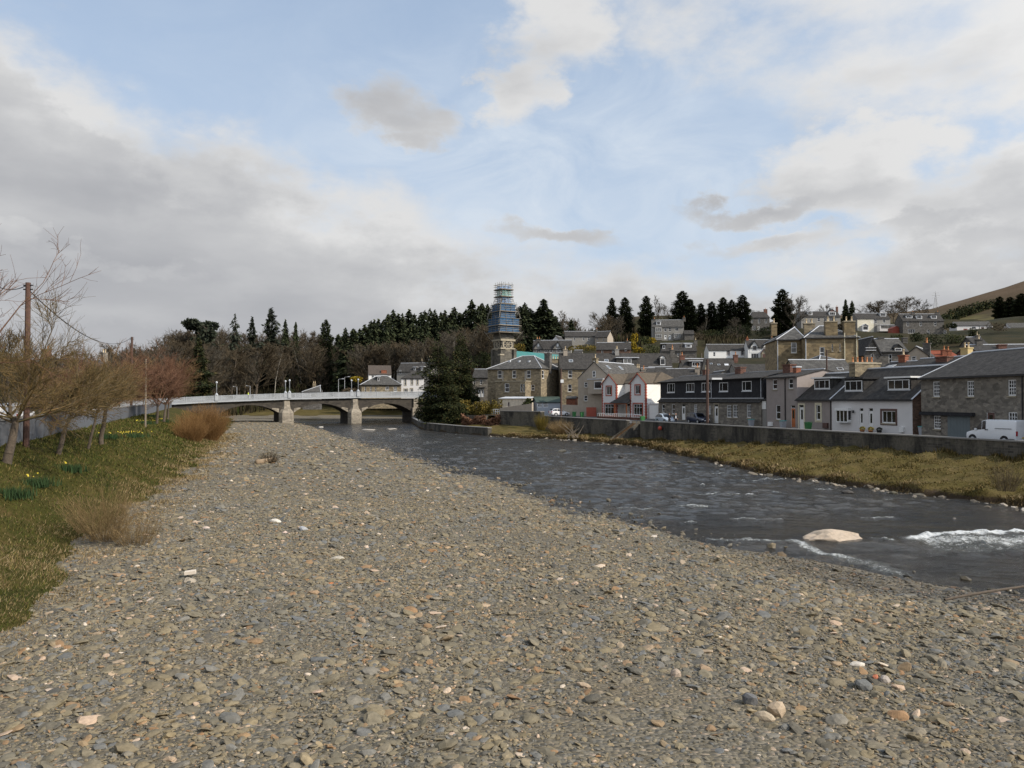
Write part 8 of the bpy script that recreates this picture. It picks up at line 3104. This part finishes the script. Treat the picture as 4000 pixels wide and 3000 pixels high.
def hedge(name, label, pts, w, h_, mat, n, size, seed=3):
    V, F, off = [], [], 0
    r_ = np.random.default_rng(seed)
    for a, b in zip(pts[:-1], pts[1:]):
        a, b = np.array(a), np.array(b)
        m = n // (len(pts) - 1)
        t = r_.uniform(0, 1, (m, 1))
        p_ = a + (b - a) * t
        o_ = r_.uniform(-.5, .5, m) * w
        d = (b - a)[:2] / np.linalg.norm((b - a)[:2])
        hh = h_ * (.8 + .2 * np.sin(p_[:, 0] * 1.7) + .1 * np.sin(p_[:, 0] * 4.1))
        z_ = r_.uniform(0, 1, m) ** .7 * hh
        p_ = p_ + np.stack([-d[1] * o_, d[0] * o_, z_], 1)
        v_, f_ = leaf_cards(m, lambda q, k, p_=p_: (p_, q.normal(0, 1, (k, 3)) + np.array([0, 0, .4])), size, seed)
        V.append(v_)
        F.append(f_ + off)
        off += len(v_)
    me = fast_mesh(name, np.concatenate(V), np.concatenate(F))
    me.materials.append(M[mat])
    return tag(link(name, me), label, 'hedge')


A, B_, C_ = P(1795, 1650, 170), P(1880, 1650, 163), P(1945, 1648, 158)
hedge('hedge', 'golden green hedge hanging over the river wall right of the evergreens', [tuple(A), tuple(B_), tuple(C_)], 2.6, 4.6, 'hedge', 6500, .4)
for u0, u1, Y_, h_, lab in ((3640, 3720, 700, 9, 'dark belt of trees at the foot of the moorland crest'), (3720, 3880, 760, 11, 'long dark tree belt across the moorland slope'), (3600, 3700, 620, 5, 'low dark hedge line along the top of the green field'), (3880, 4060, 560, 4, 'brown hedge line across the field at the right edge')):
    q_ = []
    for t in np.linspace(0, 1, 5):
        u = u0 + (u1 - u0) * t
        p_ = P(u, 1500, Y_ + 30 * t)
        q_.append((p_.x, p_.y, hill_h(u, Y_ + 30 * t) - 1))
    hedge('tree_belt' if h_ > 6 else 'hedge', lab, q_, 14, h_, 'twigbrown' if 'brown' in lab else 'yew', 2600, 2.2, 9)
A, B_ = P(1805, 1662, 160), P(1950, 1664, 152)
hedge('creeper', 'rusty brown creeper hanging down the river wall below the hedge', [(A.x, A.y, .9), (B_.x, B_.y, .9)], .9, 2.4, 'twigred', 2200, .4, 5)


# bare cherry trees along the left bank
def bank_tree(u, vb, z, seed, H, label, twig, lean=(0, 0), fork=.30, limbs=6, llen=.62, sub=9, twigs=9, twig2=5, r0=.20, rmin=.010, ang=(28, 72), lift=.35, name='cherry_tree', group=None):
    p_ = G(u, vb, z) if z is not None else None
    T, B = grow(seed, H=H, r0=r0, fork=fork, limbs=limbs, ang=ang, llen=llen, sub=sub, twigs=twigs, twig2=twig2, tlen=.55, rmin=rmin, lift=lift, lean=lean, shape='fork', wob=.07)
    e = empty(name, p_, 0, label, 'tree', group)
    t, c = tree_meshes(name, T, B, 'bark', twig)
    link('trunk', t, e)
    link('crown', c, e)
    return e


bank_tree(22, 1812, 3.15, 601, 8.3, 'bare mossy tree at the left edge with a thick leaning trunk', 'twigolive', (.05, 0), limbs=10, llen=.62, sub=13, twigs=11, r0=.26, ang=(30, 88), rmin=.014, lift=.2)
e = empty('bare_tree', (-23.8, 31.0, 3.0), .0, 'bare tree just outside the left edge, its long branches reaching into the sky', 'tree')
T, B = grow(613, H=11.5, r0=.26, fork=.33, limbs=11, ang=(14, 50), llen=.50, sub=8, twigs=6, twig2=3, tlen=.5, rmin=.013, lift=.25, lean=(.12, 0), shape='fork', wob=.05)
t_, c_ = tree_meshes('edge_tree', T, B, 'bark', 'twigred')
link('trunk', t_, e)
link('crown', c_, e)
bank_tree(222, 1776, 3.0, 602, 7.2, 'bare tree with a forked trunk leaning right before the grey wall', 'twigolive', (.16, 0), .40, r0=.17, limbs=9, sub=11, twigs=10, ang=(30, 88), rmin=.015, lift=.2)
bank_tree(338, 1752, 2.9, 603, 7.0, 'slim bare tree leaning strongly right over the lawn', 'twigorange', (.36, 0), .42, r0=.12, limbs=9, sub=12, twigs=11, ang=(30, 88), rmin=.015, lift=.2)
bank_tree(396, 1716, 3.4, 604, 7.0, 'upright bare tree behind the slim leaning one', 'twigred', (0, 0), .40, r0=.19, limbs=10, sub=11, twigs=10, rmin=.015, ang=(30, 88), lift=.2)
bank_tree(612, 1642, 3.7, 605, 8.2, 'reddish twigged tree with a dense crown, nearest of the far group', 'twigred', (.05, 0), .28, limbs=9, sub=12, twigs=11, r0=.20, rmin=.022)
bank_tree(640, 1636, 3.8, 606, 8.6, 'reddish twigged tree in the middle of the far group by the wall', 'twigred', (0, .1), .28, limbs=9, sub=12, twigs=11, r0=.20, rmin=.022)
bank_tree(655, 1628, 3.9, 607, 7.6, 'reddish twigged tree at the far end of the group by the bridge', 'twigorange', (.1, 0), .28, limbs=9, sub=12, twigs=11, r0=.18, rmin=.020)
r = np.random.default_rng(12)
for i, (u, Y_, h_) in enumerate([(40, 62, 9.5), (150, 72, 8.5), (250, 80, 9.0), (330, 92, 8.5), (400, 105, 8.0), (470, 115, 8.5), (350, 130, 10.5), (450, 150, 11), (560, 165, 11), (600, 200, 11), (190, 110, 10.0), (90, 95, 10.0), (530, 190, 13), (440, 210, 14)]):
    p_ = P(u, 1600, Y_)
    h_ *= .8
    kd = ('broad0', 'bare1', 'broad2', 'bare0', 'broad1')[i % 5]
    plant(kd, PROT[kd], (p_.x, p_.y, zW(Y_) - .2), h_ / 14, h_ / (14 if kd[:2] == 'br' else 16), 'bare tree across the road behind the grey wall', 'tree', 'bare trees across the road', name='bare_tree')


def stems(name, label, u, vb, z, wid, hgt, n, mat, seed, rad=.006, spread=.75, cat='bush', name2='stems', depth=None):
    """a bush of upright wands, each a bent thread that forks"""
    p_ = G(u, vb, z)
    r = np.random.default_rng(seed)
    P0, P1, R0, R1 = [], [], [], []
    for i in range(n):
        a, q = r.uniform(0, 2 * np.pi), r.uniform(0, 1) ** .5
        b = np.array([math.cos(a) * q * wid * .16, math.sin(a) * q * wid * .16, 0])
        d = np.array([math.cos(a) * q * spread + r.normal(0, .16), math.sin(a) * q * spread + r.normal(0, .16), 1.0])
        d /= np.linalg.norm(d)
        ln = hgt * r.uniform(.5, 1.1) * (1.05 - .25 * q)
        k = 4
        pt = b
        for s in range(k):
            d = d + r.normal(0, .06, 3) + np.array([0, 0, .05])
            d /= np.linalg.norm(d)
            nx = pt + d * ln / k
            P0.append(pt), P1.append(nx), R0.append(rad * (1 - s * .18)), R1.append(rad * (1 - (s + 1) * .18))
            if s >= 1:
                for w in range(2):
                    dd = d + r.normal(0, .35, 3)
                    dd /= np.linalg.norm(dd)
                    P0.append(nx), P1.append(nx + dd * ln * r.uniform(.12, .3)), R0.append(rad * .6), R1.append(rad * .35)
            pt = nx
    me = seg_mesh(name, P0, P1, R0, R1, 3, mat, False)
    o = link(name, me)
    o.location = p_
    return tag(o, label, cat)


stems('willow_bush', 'large glowing orange willow bush beside the gravel before the bridge', 800, 1724, .7, 10.0, 4.3, 1500, 'willow', 5, .015, .62)
stems('willow_bush', 'smaller orange willow clump at the front edge of the large one', 745, 1735, .8, 7.0, 3.2, 700, 'willow', 6, .013, .6)
stems('scrub_bush', 'golden brown scrub bush on the near gravel edge, tallest of the scrub', 415, 2110, .75, 3.6, 2.3, 230, 'scrub', 7, .006, .8)
stems('scrub_bush', 'thin golden scrub leaning out on the grass side of the tallest scrub', 350, 2080, .85, 3.0, 1.7, 110, 'scrub', 17, .0055, 1.0)
stems('scrub_bush', 'low thin scrub spreading right of the golden brown bush', 530, 2125, .62, 4.2, 1.2, 200, 'scrub', 8, .0055, .8)
stems('bank_shrub', 'thin leafless shrub at the right edge of the far bank', 3930, 1918, .9, 3.0, 1.6, 130, 'twigbrown', 9, .008, .6)
stems('bramble', 'tangled brown bramble on the bank below the street wall', 2190, 1692, .8, 9.0, 2.0, 500, 'scrub', 10, .016, 1.1)
stems('bramble', 'pale reed clump against the river wall left of the bramble', 2115, 1680, 1.0, 4.0, 2.6, 260, 'hedge', 13, .014, .4)
stems('driftwood_brush', 'brown clump of flood debris caught on the gravel', 1055, 1812, .5, 2.8, 1.1, 160, 'twigbrown', 11, .014, 1.0, 'driftwood')
# log lying in the debris
p_ = G(1000, 1814, .55)
m = MB()
m.tube((0, 0, .15), (1.3, 1.5, .35), .28, .22, 10, paint('driftwood', (.30, .22, .14), .9, .3, scale=6))
o = m.build('driftwood_log', None, True)
o.location = p_
tag(o, 'sawn driftwood log with its pale end showing, stranded on the gravel', 'log')
p_ = G(3690, 2355, .2)
q_ = G(4060, 2290, .35)
m = MB()
pts = [p_.lerp(q_, t) + Vector((0, 0, .10 + .02 * math.sin(t * 5))) for t in np.linspace(0, 1, 9)]
for a, b in zip(pts[:-1], pts[1:]):
    m.tube(a, b, .042, .045, 7, M['bark'], False)
tag(m.build('driftwood_branch', None, True), 'long dark driftwood pole at the water edge on the right', 'branch')
p_ = G(2235, 1712, .5)
m = MB()
for i in range(14):
    a_ = random.uniform(-.9, .9)
    ln = random.uniform(1.2, 3.2)
    d = Vector((math.sin(a_), random.uniform(-.4, .4), .25 + abs(math.cos(a_)) * .6)).normalized()
    m.tube((random.uniform(-1, 1), random.uniform(-.5, .5), .1), d * ln, .06, .02, 5, 'palepole')
o = m.build('driftwood_pile')
o.location = p_
tag(o, 'heap of bleached branches washed against the far bank', 'driftwood')


# grass blades
def blades(name, label, x, y, z, h_, wd, lean, mat, seed):
    r = np.random.default_rng(seed)
    n = len(x)
    a = r.uniform(0, 2 * np.pi, n)
    l = r.uniform(.1, lean, n) * h_
    b = np.stack([x, y, z - .02], 1)
    t = b + np.stack([np.cos(a) * l, np.sin(a) * l, h_ * r.uniform(.6, 1.1, n)], 1)
    s = np.stack([-np.sin(a + .6), np.cos(a + .6), np.zeros(n)], 1) * wd[:, None] * .5
    V = np.stack([b - s, b + s, t], 1).reshape(-1, 3)
    me = fast_mesh(name, V, np.arange(n * 3).reshape(n, 3))
    me.materials.append(M[mat])
    o = link(name, me)
    return tag(o, label, None, kind='stuff')


M['grassb'] = isl('green_grass_blades', [(0, (.026, .036, .008)), (.5, (.058, .068, .014)), (.8, (.105, .092, .026)), (1, (.18, .13, .052))], .95, spec=.1)
M['dryb'] = isl('dry_grass_blades', [(0, (.115, .080, .034)), (.5, (.20, .145, .070)), (1, (.33, .25, .14))], .95, spec=.1)
M['bankb'] = isl('bank_grass_blades', [(0, (.060, .052, .014)), (.5, (.118, .090, .028)), (.8, (.175, .128, .052)), (1, (.28, .205, .10))], .95, spec=.1)
r = np.random.default_rng(55)
n = 60000
y = 14 + (120 - 14) * r.uniform(0, 1, n) ** 1.7
f = r.uniform(-.04, 1, n)
x = xG(y) + (xW(y) - xG(y)) * f
k = np.abs(x) < .75 * y + 3
x, y = x[k], y[k]
blades('grass', 'short mossy grass of the left bank', x, y, bank_left_z(x, y), r.uniform(.04, .13, len(x)) * (1 + y / 60), .012 + y * .0009, 1.2, 'grassb', 1)
n = 40000
y = 12 + (130 - 12) * r.uniform(0, 1, n) ** 1.7
cl = sines(y, y * 0, .9, .9, 61) + sines(y, y * 0, 2.7, .5, 62)
x = xG(y) + r.normal(-.1, 1.2, n) + cl * .8
k = (np.abs(x) < .75 * y + 3) & (sines(x, y, 1.4, 1, 63) + sines(x, y, 3.1, .6, 65) > -.2)
x, y = x[k], y[k]
zz = np.maximum(bank_left_z(x, y), gravel_z(x, y))
blades('dry_grass', 'straw coloured dry grass along the edge of the gravel', x, y, zz, r.uniform(.05, .20, len(x)) * (.7 + y / 80), .004 + y * .0009, 1.5, 'dryb', 2)
n = 12000
y = 13 + 22 * r.uniform(0, 1, n) ** 1.2
x = xG(y) - np.abs(r.normal(0, 2.0, n))
k = (np.abs(x) < .75 * y + 3) & (sines(x, y, .9, 1, 163) > -.5) & (x > xW(y) + .5)
x, y = x[k], y[k]
blades('dry_grass', 'straw coloured grass fading over the near lawn edge', x, y, bank_left_z(x, y), r.uniform(.04, .13, len(x)), .006 + y * .0006, 1.6, 'dryb', 22)
n = 80000
y = 24 + (134 - 24) * r.uniform(0, 1, n) ** 1.3
f = r.uniform(.0, 1.0, n) ** 1.2
x = xR(y) + (xRW(y) - xR(y)) * f
k = (np.abs(x) < .75 * y + 3)
x, y, f = x[k], y[k], f[k]
zz = bank_right_z(x, y)
tuft = .6 + .5 * np.clip(sines(x, y, 1.8, 1, 64), -1, 1.5)
blades('bank_grass', 'tussocky olive grass of the far river bank', x, y, zz, r.uniform(.10, .26, len(x)) * tuft, .02 + y * .0009, 1.3, 'bankb', 3)
n = 14000
y = 24 + (134 - 24) * r.uniform(0, 1, n) ** 1.2
x = xR(y) + np.abs(r.normal(.4, .7, n)) - .15 + .3 * sines(y, y * 0, 1.1, 1, 66)
k = (np.abs(x) < .75 * y + 3) & ((y > 88) | (sines(x, y, .9, 1, 67) > .1))
x, y = x[k], y[k]
blades('dry_grass', 'straw coloured grass fringe hanging over the far water edge', x, y, bank_right_z(x, y), r.uniform(.15, .42, len(x)), .02 + y * .0010, 1.6, 'dryb', 4)
n = 9000
y = 24 + (112 - 24) * r.uniform(0, 1, n) ** 1.3
x = xRW(y) - .3 - np.abs(r.normal(0, .35, n))
k = (np.abs(x) < .75 * y + 3) & (sines(x * 0, y, .8, 1, 68) + sines(x * 0, y, 2.3, .6, 69) > -.3)
x, y = x[k], y[k]
blades('bank_grass', 'ranker grass growing against the foot of the river wall', x, y, bank_right_z(x, y), r.uniform(.2, .75, len(x)) * (.6 + .4 * np.sin(y * .9)), .02 + y * .0010, .8, 'bankb', 5)
# daffodils in clumps on the left bank
M['daff'] = isl('daffodil_leaves', [(0, (.014, .034, .010)), (1, (.032, .062, .018))], .9)
M['daffy'] = isl('daffodil_petals', [(0, (.62, .50, .04)), (1, (.75, .62, .10))], .7)
for i, (u, v, z, w, nf, lab) in enumerate([(495, 1715, 2.6, 2.4, 46, 'largest clump of daffodils on the lawn below the trees'), (552, 1668, 3.0, 2.2, 26, 'daffodils behind the largest clump, nearer the wall'), (625, 1658, 2.8, 1.8, 22, 'small daffodil clump under the far reddish trees'), (405, 1735, 2.6, 1.8, 5, 'leafy daffodil clump left of the largest one'),
                                            (590, 1650, 3.0, 1.6, 14, 'few daffodils between two clumps near the wall'), (130, 1866, 2.6, 1.3, 4, 'low daffodil clump below the mossy tree'), (45, 1905, 2.6, 1.0, 0, 'dark green leaf clump at the left edge of the lawn'), (260, 1835, 2.4, 1.2, 2, 'leafy clump in the middle of the lawn')]):
    p_ = G(u, v, z)
    p_.z = float(bank_left_z(np.array([p_.x]), np.array([p_.y]))[0])
    e = empty('daffodils', p_, 0, lab, 'flowers')
    r = np.random.default_rng(700 + i)
    n = 420
    x, y = r.normal(0, w * .35, n), r.normal(0, w * .4, n)
    a = r.uniform(0, 6.28, n)
    h_ = r.uniform(.2, .42, n)
    b = np.stack([x, y, np.full(n, -.15)], 1)
    t = b + np.stack([np.cos(a) * .12, np.sin(a) * .12, h_ + .15], 1)
    s = np.stack([-np.sin(a), np.cos(a), a * 0], 1) * .03
    me = fast_mesh('leaves', np.stack([b - s, b + s, t], 1).reshape(-1, 3), np.arange(n * 3).reshape(n, 3))
    me.materials.append(M['daff'])
    link('leaves', me, e)
    if nf:
        c = np.stack([r.normal(0, w * .35, nf), r.normal(0, w * .4, nf), r.uniform(.3, .46, nf)], 1)
        v_, f_ = leaf_cards(nf * 3, lambda q, k: (np.repeat(c, 3, 0), q.normal(0, 1, (k, 3))), .10, 5, .9)
        me = fast_mesh('petals', v_, f_)
        me.materials.append(M['daffy'])
        link('petals', me, e)
